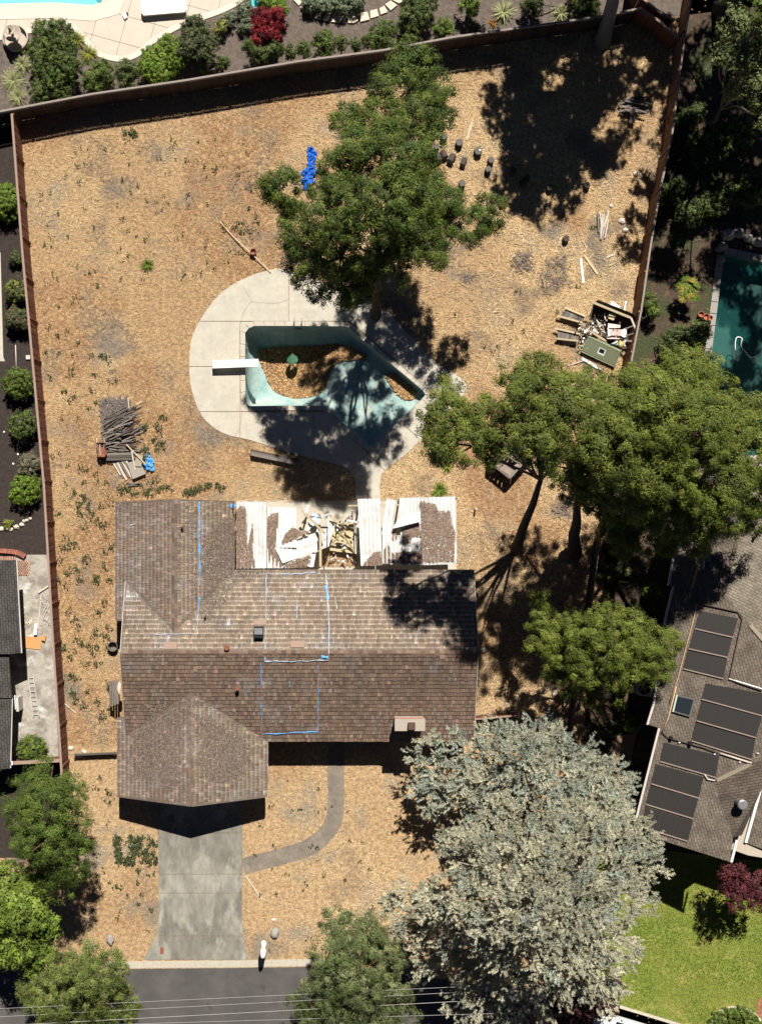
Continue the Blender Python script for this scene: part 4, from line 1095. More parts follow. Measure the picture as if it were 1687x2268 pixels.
# ================================================================== YARD DEBRIS
# log rounds
klog = crop(940, 270, 9.178)
logs = [(400, 290, .20, .42, 0, "dark log round half hidden under oak leaves at top"), (245, 490, .17, .38, 0, "log round touching the oak foliage left of the group"),
    (285, 715, .19, .45, 1, "fallen log round lying nearest the oak foliage"), (400, 640, .19, .46, 1, "fallen log lying between two other fallen logs"), (555, 720, .2, .48, 1, "fallen log third along the leaning row"),
    (800, 790, .17, .46, 1, "small fallen log at right end of the leaning row"), (705, 415, .22, .4, 0, "large upright log round standing alone above the row"), (1090, 580, .24, .4, 0, "widest upright log round with pale chip on top"),
    (1350, 760, .19, .38, 0, "upper of two upright log rounds at shade edge"), (1295, 955, .19, .4, 0, "lower of two upright log rounds at shade edge"), (765, 1240, .2, .44, 0, "upright log round standing alone lowest by oak leaves")]
for i, (x, y, r, h, lying, lab) in enumerate(logs):
    p = klog(x, y, h); base = Vector((p.x, p.y, 0))
    t = thing("log_round", lab, "log", base, "log rounds in the dry grass")
    n = 18; seedv = Vector((i * 1.3, 2.1, 0))
    def ringpts(z, k): return [Vector((r * k * math.cos(2 * math.pi * j / n) * (1 + .12 * mnoise.noise(Vector((math.cos(j * .35), math.sin(j * .35), i)))), r * k * math.sin(2 * math.pi * j / n), z)) for j in range(n)]
    if lying:
        yaw = [0, 0, .35, .45, -.5, -.35][i] ; rm = Matrix.Rotation(yaw, 3, 'Z') @ Matrix.Rotation(1.25, 3, 'X'); off = base + Vector((0, 0, r + .02)) - rm @ Vector((0, 0, h / 2))
    else: rm = Matrix.Rotation(R.uniform(-.08, .08), 3, 'X'); off = base
    A = [ringpts(0, 1.05), ringpts(h * .5, .98), ringpts(h, 1.0)]
    vs = [off + rm @ v for rg in A for v in rg]; fs = [(q * n + j, q * n + (j + 1) % n, (q + 1) * n + (j + 1) % n, (q + 1) * n + j) for q in range(2) for j in range(n)] + [tuple(range(n))[::-1]]
    obj("bark", vs, fs, M_log, t)
    B = [ringpts(h - .001, .97), ringpts(h + .012, .93)]; vs = [off + rm @ v for rg in B for v in rg]; fs = [(j, (j + 1) % n, n + (j + 1) % n, n + j) for j in range(n)] + [tuple(range(n, 2 * n))]
    obj("cut_face", vs, fs, M_log_end, t)
    if i == 7:
        bm = bmesh.new(); add_rock(bm, off + Vector((.1, .02, h + .02)), .07, 3, (1, 1, .4), 1); objbm("pale_chip", bm, M_white, t)
for i, (x, y) in enumerate(((1110, 372), (1140, 388), (1190, 410), (1130, 400), (1270, 405), (1225, 520))):
    p = d(x, y); bm = bmesh.new(); add_lathe(bm, p, [(0, 0), (.2, 0), (.19, .34), (.17, .36), (0, .36)], 14)
    tag(objbm("log_round", bm, M_log, smooth=False), ["first log round inside the tree shadow, nearest the sunlit logs", "second log round inside the tree shadow", "log round inside shadow further right of the group", "lowest log round in shadow beside sunlit pair", "dark stump at the right rim of tree shadow", "low stump below the big tree shadow"][i], "log", "log rounds in the dry grass")
# stump and long pole near the pool deck
kp = crop(460, 480, 5.507)
bm = bmesh.new(); add_lathe(bm, kp(560, 440, 0), [(0, 0), (.2, 0), (.19, .3), (.2, .36), (.15, .36), (.13, .2), (0, .2)], 16)
tag(objbm("stump", bm, M_rust), "short brown hollow stump across the long pole", "stump")
pp = smooth_open([kp(150, 60, .1), kp(290, 220, .14), (kp(420, 345, .2)), kp(540, 455, .24), kp(650, 565, .12), kp(770, 685, .08)], 3)
tag(tube("pole", pp, .032, mat("pale_pole", (.62, .5, .36), .8, .1)), "long pale thin pole lying across dry grass to deck", "pole")
# loose planks
def loose(name, label, a, b, w, t, m, cat="plank", roll=0, group="loose boards on the dry grass"):
    o = plank(name, a, b, w, t, m, None, roll); return tag(o, label, cat, group)
k4 = crop(840, 560, 1.9504); k2 = crop(840, 0, 1.9504)
loose("plank", "thin white plank in grass above log rounds", klog(960, 0, .06), klog(855, 365, .06), .1, .04, M_tan_rock)
loose("plank", "pale plank left of a pair below brush pile", k4(868, 25, .06), k4(880, 130, .06), .13, .04, M_white)
loose("plank", "grey plank right of a pair below brush pile", k4(885, 12, .07), k4(942, 92, .07), .14, .04, M_wood_tan)
loose("plank", "short pale plank near right fence above collapsed shed", k4(980, 20, .06), k4(1015, 5, .06), .09, .03, M_tan_rock)
ksh = crop(1210, 640, 7.509)
loose("trim_board", "bright white trim board below green metal roof", ksh(585, 1155, .1), ksh(905, 1345, .08), .14, .05, M_white)
loose("trim_board", "thin pale stick left of white trim board below shed", ksh(360, 1275, .05), ksh(600, 1195, .12), .06, .04, M_tan_rock)
loose("plank", "pale board under the lower slatted panel of shed", ksh(280, 880, .08), ksh(490, 905, .08), .2, .04, M_tan_rock)
loose("plank", "pale thin stick lying lowest below the shed", ksh(470, 1430, .04), ksh(590, 1380, .04), .06, .03, M_wood_tan)
# pale lumber bundles in the top right
kb = crop(1230, 120, 5.047)
bun = thing("lumber_bundle", "bundle of pale grey sticks on sunlit grass near right fence", "lumber", kb(520, 1900))
for i in range(16):
    x = 480 + i * 7; plank("stick", kb(x + R.uniform(-20, 25), 1720 + R.uniform(0, 130), .08 + R.random() * .12), kb(495 + i * 3 + R.uniform(-25, 20), 2040 + R.uniform(-70, 40), .06 + R.random() * .1), .07, .04, M_tan_rock if i % 3 else M_wood_grey, bun)
bun = thing("lumber_bundle", "bundle of grey boards at the edge of tree shadow", "lumber", kb(880, 600))
for i in range(20):
    x = R.uniform(700, 800); y = R.uniform(470, 680); plank("board", kb(x, y, .1 + .02 * i), kb(x + R.uniform(160, 290), y + R.uniform(-50, 70), .1 + .02 * i), .1, .04, M_wood_grey, bun)
for i in range(4):
    x = R.uniform(820, 880); plank("board", kb(x, 590, .5), kb(x - 30 + R.uniform(-20, 60), 770, .3), .1, .04, M_wood_grey, bun)
for i, (x, y, r, lab) in enumerate(((895, 1335, .16, "pale rock in shade beside the right fence"), (740, 1865, .2, "rock half in sun right of stick bundle"), (620, 1695, .12, "small white stone at top of stick bundle"), (1165, 1145, .13, "small white stone at foot of right fence"), (780, 1965, .16, "grey rock below the half sunlit rock"))):
    bm = bmesh.new(); add_rock(bm, kb(x, y, .06), r, i + 11, (1.1, .9, .65)); tag(objbm("rock", bm, M_tan_rock), lab, "rock", "rocks near the right fence")
# brush piles (grey twigs)
def brush(label, f, poly, n, h=.35, L=(.3, .9), m=None):
    pp = [f(x, y) for x, y in poly]; P = scatter(pp, int(n * .45)); bm = bmesh.new()
    ctr = np.array([[p.x, p.y] for p in pp]).mean(0)
    for p in P:
        a_ = R.uniform(0, 6.28); L_ = R.uniform(*L); z = R.random() * h * .5
        e = Vector((math.cos(a_), math.sin(a_), R.uniform(-.2, .25))) * L_ / 2; c = Vector((p[0], p[1], .06 + z)); add_plank(bm, c - e, c + e, R.uniform(.012, .026), .015)
    o = objbm("brush_pile", bm, m or mat("dry_twigs", (.20, .17, .155), .95, .3, 5), None, recalc=False); return tag(o, label, "brush pile", None, None)
brush("large grey brush pile on straw left of white planks", d, [(1170, 590), (1200, 555), (1235, 545), (1230, 610), (1200, 640), (1175, 640)], 300)
brush("round grey brush pile upper left of the large one", d, [(1110, 550), (1150, 545), (1152, 585), (1118, 590)], 160, .25)
brush("flat grey twig patch below round brush pile", d, [(1000, 590), (1030, 588), (1035, 612), (1005, 615)], 60, .12)
brush("sparse grey twigs in straw left of the oak foliage", d, [(505, 360), (560, 380), (560, 430), (500, 420)], 70, .08)
brush("grey twig patch under right oaks beside trunks", d, [(1195, 1090), (1240, 1085), (1240, 1130), (1200, 1130)], 90, .1)
# lumber pile on the left, wheelbarrow, tarp scraps
kw = crop(200, 860, 7.509)
pile = thing("lumber_pile", "big heap of weathered grey boards on left lawn", "lumber pile", kw(500, 900))
for i in range(200):
    y = 520 + (i / 200) * 560 + R.uniform(-40, 40); x0 = 205 + R.uniform(-30, 330); L_ = R.uniform(110, 420); sl = R.gauss(-.42, .25) if y < 950 else R.uniform(-.35, .25)
    z = .06 + .6 * math.exp(-((y - 800) / 230) ** 2) * R.random()
    x1 = min(880, x0 + L_)
    plank("board", kw(x0, y, z), kw(x1, y + (x1 - x0) * sl, z + R.uniform(-.12, .16)), R.uniform(.035, .085), .03, M_wood_grey if R.random() < .85 else M_wood_dark, pile, R.uniform(-.6, .6))
for i in range(3): plank("beam", kw(275, 1100 + i * 42, .3), kw(720, 1085 + i * 45, .32), .14, .08, M_wood_grey, pile)
for i in range(7):
    x = 360 + i * 40; plank("board", kw(x, 1190 + R.uniform(-10, 40), .12 + .03 * i), kw(x + 150 + i * 8, 1480 + R.uniform(-40, 70), .08), .11, .04, M_wood_grey if i % 2 else M_tan_rock, pile)
plank("board", kw(600, 930, .6), kw(920, 1260, .4), .07, .04, M_wood_tan, pile); plank("board", kw(690, 1040, .55), kw(750, 1360, .3), .09, .04, M_tan_rock, pile)
plank("board", kw(620, 1620, .1), kw(860, 1590, .1), .12, .05, M_wood_grey, pile); plank("board", kw(600, 1560, .1), kw(830, 1600, .1), .1, .05, M_wood_grey, pile)
pw = q5((610, 1240), (800, 1190), (930, 1420), (710, 1510), z=.3, f=kw); pw = pw + [p - Vector((0, 0, .03)) for p in pw]
obj("plywood_sheet", pw, FB, mat("grey_ply", (.30, .27, .23), .9, .15, 4), pile)
pw = q5((770, 1080), (880, 1120), (850, 1300), (740, 1300), z=.38, f=kw); pw = pw + [p - Vector((0, 0, .03)) for p in pw]
obj("plywood_sheet", pw, FB, MATS["grey_ply"], pile)
brush("mat of dark grey twigs at top of lumber heap", kw, [(190, 180), (640, 150), (700, 420), (650, 560), (230, 640), (170, 400)], 1300, .18, (.2, .6))
loose("plank", "grey board edge standing in twig mat", kw(630, 150, .2), kw(655, 420, .1), .05, .05, M_tan_rock, group="loose boards on the dry grass")
loose("plank", "short tan stick right of the twig mat", kw(760, 275, .06), kw(865, 220, .06), .09, .05, M_wood_tan)
# tarp scraps
def crumple(name, label, f, pts, r, m, group, h=.25):
    C0 = [f(x, y, .0) for x, y in pts]; A = np.array([(c.x, c.y) for c in C0]); lo = A.min(0) - r * 1.5; hi = A.max(0) + r * 1.5; s = .055
    nx, ny = int((hi[0] - lo[0]) / s) + 1, int((hi[1] - lo[1]) / s) + 1; bm = bmesh.new(); G = {}
    for i in range(nx):
        for j in range(ny):
            x = lo[0] + i * s + R.uniform(-.02, .02); y = lo[1] + j * s + R.uniform(-.02, .02); dm = np.hypot(A[:, 0] - x, A[:, 1] - y).min(); q = Vector((x, y, 0))
            if dm < r * (1 + .9 * mnoise.noise(q * 2.3) + .5 * mnoise.noise(q * 6)):
                z = .03 + h * (1 - min(1, dm / r)) * .6 + h * .8 * abs(mnoise.noise(q * 4.3 + Vector((3, 1, 0)))) + h * .35 * R.random(); G[i, j] = bm.verts.new((x, y, z))
    for (i, j), v in list(G.items()):
        k = [(i, j), (i + 1, j), (i + 1, j + 1), (i, j + 1)]
        if all(q in G for q in k): bm.faces.new([G[k[0]], G[k[1]], G[k[2]]]); bm.faces.new([G[k[0]], G[k[2]], G[k[3]]])
    bmesh.ops.delete(bm, geom=[v for v in bm.verts if not v.link_faces], context='VERTS')
    o = objbm(name, bm, m); return tag(o, label, "tarp", group)
crumple("tarp", "crumpled bright blue tarp at foot of lumber heap", kw, [(955, 1170), (1010, 1220), (960, 1260), (1020, 1300), (970, 1350), (1030, 1370), (985, 1200), (985, 1285), (1000, 1340)], .2, M_tarp, "crumpled blue tarps")
crumple("tarp", "small pale blue scrap on right side of lumber heap", kw, [(835, 885), (945, 965), (1000, 1060)], .09, M_tarp_pale, "crumpled blue tarps", .12)
crumple("tarp", "crumpled deep blue tarp beside oak foliage", d, [(668, 385), (664, 374), (674, 366), (672, 396), (662, 394), (679, 376), (668, 403), (670, 378), (666, 390), (672, 386)], .3, M_tarp_deep, "crumpled blue tarps")
crumple("tarp", "narrow strip of deep blue tarp above the crumpled one", d, [(677, 325), (680, 332), (676, 338), (680, 344), (678, 350), (677, 356), (675, 360)], .22, M_tarp_deep, "crumpled blue tarps")
# wheelbarrow
wb = thing("wheelbarrow", "rusty wheelbarrow beside the grey lumber heap", "wheelbarrow", kw(185, 1040))
def trayring(pts, z): return [kw(x, y, z) for x, y in pts]
top = trayring([(105, 905), (260, 905), (280, 1080), (245, 1140), (130, 1140), (105, 1080)], .62); bot = trayring([(125, 935), (245, 935), (255, 1040), (225, 1085), (150, 1085), (130, 1040)], .34)
vs = top + bot + [p - Vector((0, 0, .015)) for p in bot]; n = 6
obj("tray", vs, [(i, (i + 1) % n, n + (i + 1) % n, n + i) for i in range(n)] + [tuple(range(n, 2 * n)), tuple(range(2 * n, 3 * n))[::-1]], M_rust, wb)
for x in (110, 235): tube("handle", [kw(x, 830, .62), kw(x + 3, 920, .5), kw(180 + (x - 172) * .35, 1160, .28)], .025, M_tan_rock, wb)
for x in (130, 240): tube("leg", [kw(x, 960, 0), kw(x, 950, .5)], .02, M_rust, wb)
bm = bmesh.new(); add_lathe(bm, (0, 0, 0), [(.0, -.04), (.12, -.04), (.19, -.05), (.2, 0), (.19, .05), (.12, .04), (0, .04)], 16)
bmesh.ops.rotate(bm, verts=bm.verts, matrix=Matrix.Rotation(math.pi / 2, 3, 'Y')); bmesh.ops.translate(bm, verts=bm.verts, vec=kw(180, 1195, .2)); objbm("wheel", bm, M_black, wb)
plank("tray_board", kw(160, 930, .5), kw(175, 1120, .6), .09, .03, M_pink, wb)
# old beams along the deck edge
kbm = crop(540, 960, 9.178)
tb = thing("timber_bench", "low row of dark weathered timbers along shaded deck edge", "timber", kbm(600, 450))
for i in range(3): plank("timber", kbm(135 + i * 5, 345 + i * 38, .3 + .02 * i), kbm(1100, 545 + i * 40, .3), .16, .16, M_wood_grey if i else M_wood_dark, tb)
for x, y in ((200, 400), (700, 500), (1050, 580)): plank("block", kbm(x, y - 30, .1), kbm(x, y + 60, .1), .2, .2, M_wood_dark, tb)
# raised wooden box / platform under the right oak
kx = crop(1040, 960, 5.1625)
bx_ = thing("wooden_platform", "broken slatted wooden platform box casting shadow below right oak", "platform", kx(450, 380))
A = [kx(230, 330, 1.05), kx(455, 510, 1.05), kx(720, 210, 1.05), kx(470, 90, 1.05)]
for a, b in zip(A, A[1:] + A[:1]): plank("frame_beam", a, b, .12, .14, M_wood_grey, bx_)
for p in A: plank("leg", Vector((p.x, p.y, 0)), p, .11, .11, M_wood_grey, bx_)
mid = [(A[i] + A[(i + 1) % 4]) / 2 for i in range(4)]
for i in range(6):
    t = (i + .5) / 6
    if i in (4,): continue
    a = A[0] + (A[1] - A[0]) * t; b = A[3] + (A[2] - A[3]) * t; e = .36 if i % 2 else .62
    plank("slat", a + Vector((0, 0, .07)), a + (b - a) * (.28 if i < 2 else .22) + Vector((0, 0, .07)), .1, .03, M_wood_grey, bx_)
    plank("slat", a + (b - a) * .55 + Vector((0, 0, .07)), b + Vector((0, 0, .07)), .16, .03, M_wood_grey, bx_)
plank("joist", (A[0] + (A[3] - A[0]) * .22), (A[1] + (A[2] - A[1]) * .22), .07, .08, M_wood_grey, bx_); plank("joist", mid[3], mid[1], .08, .1, M_wood_grey, bx_)
for a, b in zip(A, A[1:] + A[:1]):
    for i in range(5): plank("side_board", a.lerp(b, (i + .1) / 5) - Vector((0, 0, .5)), a.lerp(b, (i + .9) / 5) - Vector((0, 0, .5)), .03, .75, M_wood_dark, bx_)
fl = [p * 1 for p in A]; fl = [Vector((p.x, p.y, .55)) for p in fl]
obj("inner_floor", fl + [p - Vector((0, 0, .03)) for p in fl], FB, mat("bleached_board", (.30, .235, .18), .9, .2, 3), bx_)
for i in range(8):
    a_ = R.uniform(0, 6.28); c = (A[0] + A[1] + A[2] + A[3]) / 4 + Vector((R.uniform(-.6, .6), R.uniform(-.6, .6), -.35)); e = Vector((math.cos(a_), math.sin(a_), .2)) * .3; plank("scrap", c - e, c + e, .1, .03, M_wood_dark, bx_)
bm = bmesh.new(); add_box(bm, kx(65, 860, .3), (.09, .09, .6)); tag(objbm("stake", bm, M_white), "short white stake in straw right of patio cover", "stake")
# ================================================================== COLLAPSED SHED
shed = thing("shed", "collapsed wooden shed with green corrugated metal roof by right fence", "shed", ksh(950, 700))
def sk(x, y, z=0): return ksh(x, y, z)
# back wall, side wall still standing
def wall_panel(name, a, b, h0, h1, m, n, parent):
    for i in range(n):
        t0 = i / n; t1 = (i + 1) / n; p = a + (b - a) * t0; q = a + (b - a) * (t1 - .04 / max(.04, n))
        h_ = h0 + (h1 - h0) * (t0 + t1) / 2; nn = Vector((-(b - a).y, (b - a).x, 0)).normalized() * .025
        bm = bmesh.new(); add_prism(bm, [p, q, q + nn, p + nn], .02, h_ + R.uniform(-.03, .03)); objbm(name, bm, m, parent)
wA = sk(770, 250); wB = sk(1380, 490); wC = sk(1470, 700)
wall_panel("wall_board", wA, wB, 1.3, 1.3, M_wood_dark, 16, shed); wall_panel("wall_board", wB, wC, 1.3, 1.2, M_wood_dark, 6, shed)
plank("wall_plate", sk(745, 215, 1.3), sk(1395, 480, 1.3), .14, .07, M_wood_tan, shed); plank("wall_plate", sk(1400, 480, 1.3), sk(1490, 705, 1.25), .1, .07, M_tan_rock, shed)
plank("rafter", sk(1300, 665, 1.1), sk(1440, 610, 1.25), .06, .08, M_wood_grey, shed); plank("rafter", sk(1310, 780, 1.0), sk(1480, 725, 1.2), .06, .08, M_wood_grey, shed); plank("rafter", sk(1320, 860, .9), sk(1420, 870, 1.2), .1, .06, M_wood_grey, shed)
flo = [sk(690, 470), sk(780, 260), sk(1380, 490), sk(1470, 720), sk(1380, 1050), sk(1000, 900)]
prism("floor", flo, .01, .08, M_wood_dark, shed)
# slatted roof panels on the left
for (a, b, c, e) in (((290, 310), (640, 455), (620, 570), (170, 445)), ((130, 655), (550, 750), (520, 865), (150, 825))):
    P0 = sk(*a, .35); P1 = sk(*b, .5); P2 = sk(*c, .4); P3 = sk(*e, .3)
    plank("panel_rail", P0, P1, .1, .09, M_wood_tan, shed); plank("panel_rail", P3, P2, .11, .09, M_wood_tan, shed)
    for i in range(9):
        t = .16 + i / 10.5; plank("panel_slat", P0 + (P1 - P0) * t - Vector((0, 0, .05)), P3 + (P2 - P3) * t - Vector((0, 0, .05)), .15, .025, M_wood_grey, shed)
# green metal roof with window
gA, gB, gC, gD = sk(705, 765, .75), sk(1240, 1020, .8), sk(1130, 1300, .18), sk(560, 1040, .2)
M_gm = M_green_metal
def bil(u, v): return (gA + (gB - gA) * u) * (1 - v) + (gD + (gC - gD) * u) * v
nrm = (gB - gA).cross(gD - gA).normalized(); nrm = nrm if nrm.z > 0 else -nrm
NV = 9
for j in range(NV):
    v0 = j / NV; v1 = (j + 1) / NV
    segs = [(0, 1)] if j not in (3, 4, 5) else [(0, .42), (.60, 1)]
    for u0, u1 in segs:
        lo = .075; pts = [bil(u0, v0) - nrm * .0, bil(u1, v0), bil(u1, v1 - .02) + nrm * lo, bil(u0, v1 - .02) + nrm * lo]
        obj("metal_strip", pts + [p - nrm * .012 for p in pts], FB, M_gm, shed)
wf = [bil(u, v) + nrm * .06 for u, v in ((.40, .31), (.62, .31), (.62, .69), (.40, .69))]; wi = [bil(u, v) + nrm * .06 for u, v in ((.44, .38), (.58, .38), (.58, .62), (.44, .62))]
win = obj("window_frame", wf + wi + [p - nrm * .07 for p in wf] + [p - nrm * .07 for p in wi], [(0, 1, 5, 4), (1, 2, 6, 5), (2, 3, 7, 6), (3, 0, 4, 7), (0, 8, 9, 1), (1, 9, 10, 2), (2, 10, 11, 3), (3, 11, 8, 0), (4, 5, 13, 12), (5, 6, 14, 13), (6, 7, 15, 14), (7, 4, 12, 15)], M_white, shed)
wp = [p - nrm * .06 for p in wi]; obj("window_pane", wp + [p - nrm * .01 for p in wp], FB, M_glass, win)
for u, v in ((.1, 0), (.9, 0)):
    p = bil(u, v); plank("prop", Vector((p.x, p.y, .05)), p - Vector((0, 0, .03)), .09, .09, M_wood_dark, shed)
plank("beam", sk(720, 700, .95), sk(1000, 880, .75), .12, .1, M_wood_tan, shed); plank("beam", sk(770, 625, .9), sk(840, 720, .8), .08, .06, M_tan_rock, shed)
plank("beam", sk(1250, 1300, .05), sk(1380, 1215, 1.1), .06, .05, M_wood_dark, shed)
# heap of junk inside: separate things
junk = thing("junk_heap", "tangled pale junk and rags between shed panels and stacked papers", "junk", sk(800, 620))
for i in range(90):
    x = R.gauss(800, 130); y = R.gauss(610 + (x - 800) * -.1, 70); a_ = R.uniform(0, 6.28); L_ = R.uniform(20, 120); m = R.choice([M_tan_rock, M_wood_grey, M_wood_tan, M_wood_dark, M_white])
    plank("scrap", sk(x, y, .2 + R.random() * .5), sk(x + L_ * math.cos(a_), y + L_ * math.sin(a_), .2 + R.random() * .5), R.uniform(.03, .09), .03, m, junk)
for i in range(30):
    x = R.gauss(600, 50); y = R.gauss(820, 90); a_ = R.uniform(0, 6.28); L_ = R.uniform(20, 80); plank("scrap", sk(x, y, .1 + R.random() * .4), sk(x + L_ * math.cos(a_), y + L_ * math.sin(a_), .1 + R.random() * .4), R.uniform(.03, .08), .03, R.choice([M_tan_rock, M_wood_grey, M_white]), junk)
M_paper = mat("faded_printed_board", (.68, .58, .52), .8, .05, 4, col2=(.62, .42, .36), thr=(.55, .6))
def slab_at(name, label, f, pts, z, t, m, cat, group=None):
    P = [f(x, y, z) for x, y in pts]; o = obj(name, P + [p - Vector((0, 0, t)) for p in P], FB, m); return tag(o, label, cat, group)
st = slab_at("sign_board", "faded pinkish board leaning at back of the shed junk", sk, [(1020, 570), (1225, 600), (1210, 830), (1000, 830)], 1.0, .05, M_paper, "board")
st2 = slab_at("old_window", "old white window frame lying on top of shed junk", sk, [(1010, 650), (1320, 645), (1330, 720), (1290, 810), (1020, 790)], 1.12, .05, M_white, "window")
for (a, b, c, e) in (((1060, 668), (1100, 668), (1100, 775), (1060, 775)), ((1115, 668), (1160, 668), (1160, 775), (1115, 775)), ((1172, 672), (1245, 672), (1240, 780), (1172, 780))):
    P = [sk(x, y, 1.135) for x, y in (a, b, c, e)]; obj("pane", P + [p - Vector((0, 0, .01)) for p in P], FB, mat("dusty_pane", (.50, .38, .32), .4, .1), st2)
plank("sash_bar", sk(1310, 660, .95), sk(1300, 950, .7), .1, .05, M_white, shed)
slab_at("cardboard_sheet", "upper tan cardboard sheet against shed back wall", sk, [(1040, 390), (1160, 420), (1140, 470), (1030, 440)], .75, .03, M_wood_tan, "cardboard", "cardboard sheets in the shed"); slab_at("cardboard_sheet", "lower tan cardboard sheet against shed back wall", sk, [(1025, 465), (1130, 490), (1100, 535), (1020, 500)], .68, .03, M_wood_tan, "cardboard", "cardboard sheets in the shed")
bm = bmesh.new(); add_rock(bm, sk(1235, 910, .75), .22, 3, (.8, 1.2, .7)); tag(objbm("sack", bm, mat("yellow_sack", (.50, .42, .16), .7, .15), smooth=True), "dull yellow sack beside green metal roof", "sack")
bm = bmesh.new(); add_rock(bm, sk(1140, 915, .7), .15, 6, (1.1, .8, .6)); tag(objbm("bag", bm, mat("pale_teal_bag", (.40, .60, .58), .6, .2), smooth=True), "pale teal bag at corner of the green roof", "bag")
tag(tube("pipe", [sk(1075, 915, .9), sk(1180, 870, .92)], .03, M_white), "short white pipe above the teal bag", "pipe")
loose("plank", "white sheet offcut leaning behind shed back wall", sk(1065, 230, .25), sk(1200, 330, .2), .3, .03, M_white); loose("plank", "white stick standing out behind the shed wall", sk(1315, 205, .1), sk(1285, 370, .3), .07, .04, M_white); loose("plank", "white stick lying behind right end of shed wall", sk(1240, 350, .25), sk(1340, 410, .2), .07, .04, M_white)
loose("plank", "straw coloured stick left of upper slatted panel", sk(110, 370, .05), sk(205, 250, .05), .06, .03, M_wood_tan)
# ================================================================== FRONT YARD
bm = bmesh.new(); add_rock(bm, W(608, 2066, .15), .28, 5, (1, 1, .75)); tag(objbm("boulder", bm, M_rock), "round grey boulder right of driveway near kerb", "boulder")
bm = bmesh.new(); add_rock(bm, W(245, 2080, .18), .27, 8, (.8, 1.2, .8)); tag(objbm("boulder", bm, M_rock), "grey boulder left of driveway near kerb", "boulder")
bm = bmesh.new(); add_rock(bm, W(203, 2095, .12), .2, 9, (.8, 1.2, .6)); tag(objbm("boulder", bm, M_rock), "smaller grey boulder left of the left kerb boulder", "boulder")
bm = bmesh.new(); add_rock(bm, W(607, 2037, .04), .13, 2, (1.2, .8, .4)); tag(objbm("stone", bm, M_tan_rock), "small flat pale stone above the right boulder", "stone")
# mailbox wrapped in white plastic
wp_ = thing("wrapped_mailbox", "post box wrapped in white plastic sheet beside kerb", "mailbox", W(584, 2092))
b0 = W(584, 2092); bm = bmesh.new()
prof = [(0, .20), (.4, .15), (.9, .15), (1.2, .19), (1.6, .18), (1.9, .13), (2.1, .04)]
rings = []
for z, r_ in prof:
    rings.append([bm.verts.new(b0 + Vector((.02 * z + math.cos(a) * r_ * (1 + .25 * mnoise.noise(Vector((math.cos(a) * 2, math.sin(a) * 2, z * 2)))), math.sin(a) * r_ * 1.25 * (1 + .25 * mnoise.noise(Vector((math.cos(a) * 2, math.sin(a) * 2, z * 2 + 5)))), z))) for a in [2 * math.pi * k / 16 for k in range(16)]])
for r0, r1 in zip(rings, rings[1:]):
    for k in range(16): bm.faces.new((r0[k], r0[(k + 1) % 16], r1[(k + 1) % 16], r1[k]))
bm.faces.new(rings[-1]); objbm("plastic_wrap", bm, M_white, wp_, smooth=True)
plank("post", b0, b0 + Vector((0, 0, 1.2)), .1, .1, M_wood_dark, wp_)
loose("stick", "pale curved branch on grass right of driveway", W(545, 1940, .03), W(580, 1992, .03), .07, .04, M_tan_rock, "stick"); loose("stick", "pale stick near left fence across from garage", W(140, 1555, .04), W(170, 1580, .04), .05, .03, M_tan_rock, "stick")
for i, (x, y) in enumerate(((178, 1675), (187, 1665), (157, 1657))):
    bm = bmesh.new(); add_rock(bm, W(x, y, .05), .15, i + 20, (1.2, .8, .5)); tag(objbm("stone", bm, M_tan_rock), ["pale stone below the left gate", "small pale stone at the left gate", "smallest pale stone left of the gate"][i], "stone", "stones by the left gate")
bm = bmesh.new(); add_rock(bm, W(1068, 1440, .1), .18, 22, (1.2, .9, .7)); tag(objbm("stone", bm, M_tan_rock), "pale round stone at right end of ridge beside house", "stone")
bm = bmesh.new(); add_rock(bm, W(1228, 1535, .1), .2, 23, (.8, 1.1, .6)); tag(objbm("stone", bm, M_tan_rock), "pale stone in deep shade under mid right tree", "stone")
# overhead wires
pole_p = W(1150, 2185); pole = thing("utility_pole", "wooden utility pole standing hidden beneath the silver cedar", "utility pole", pole_p)
tube("shaft", [pole_p, pole_p + Vector((0, 0, 7.6))], [.16, .12], M_wood_dark, pole); plank("crossarm", pole_p + Vector((0, -1.5, 7.2)), pole_p + Vector((0, 1.2, 7.2)), .12, .12, M_wood_dark, pole)
for i, (a, b, lab) in enumerate((((0, 2234), (840, 2194), "overhead power wire, highest of four across the road"), ((0, 2252), (617, 2219), "overhead power wire, second of four across the road"), ((0, 2272), (638, 2238), "thicker overhead power wire, third of four across the road"), ((288, 2268), (844, 2252), "overhead power wire, lowest of four across the road"))):
    hz = 7.2 - .1 * i; p = W(*a, hz); q = W(*b, hz); t = (q - p).normalized(); pts = []
    end = pole_p + Vector((0, 1.1 - .8 * i, 7.25)); s1 = (end.x - p.x) / t.x; last = p + t * s1
    for k in range(0, 15): pts.append(p + t * (-30 + (30 + s1) * k / 14))
    tag(tube("power_line", pts, .008 if i != 2 else .011, mat("pale_cable", (.42, .40, .38), .5, 0), n=6), lab, "power line", "overhead wires")
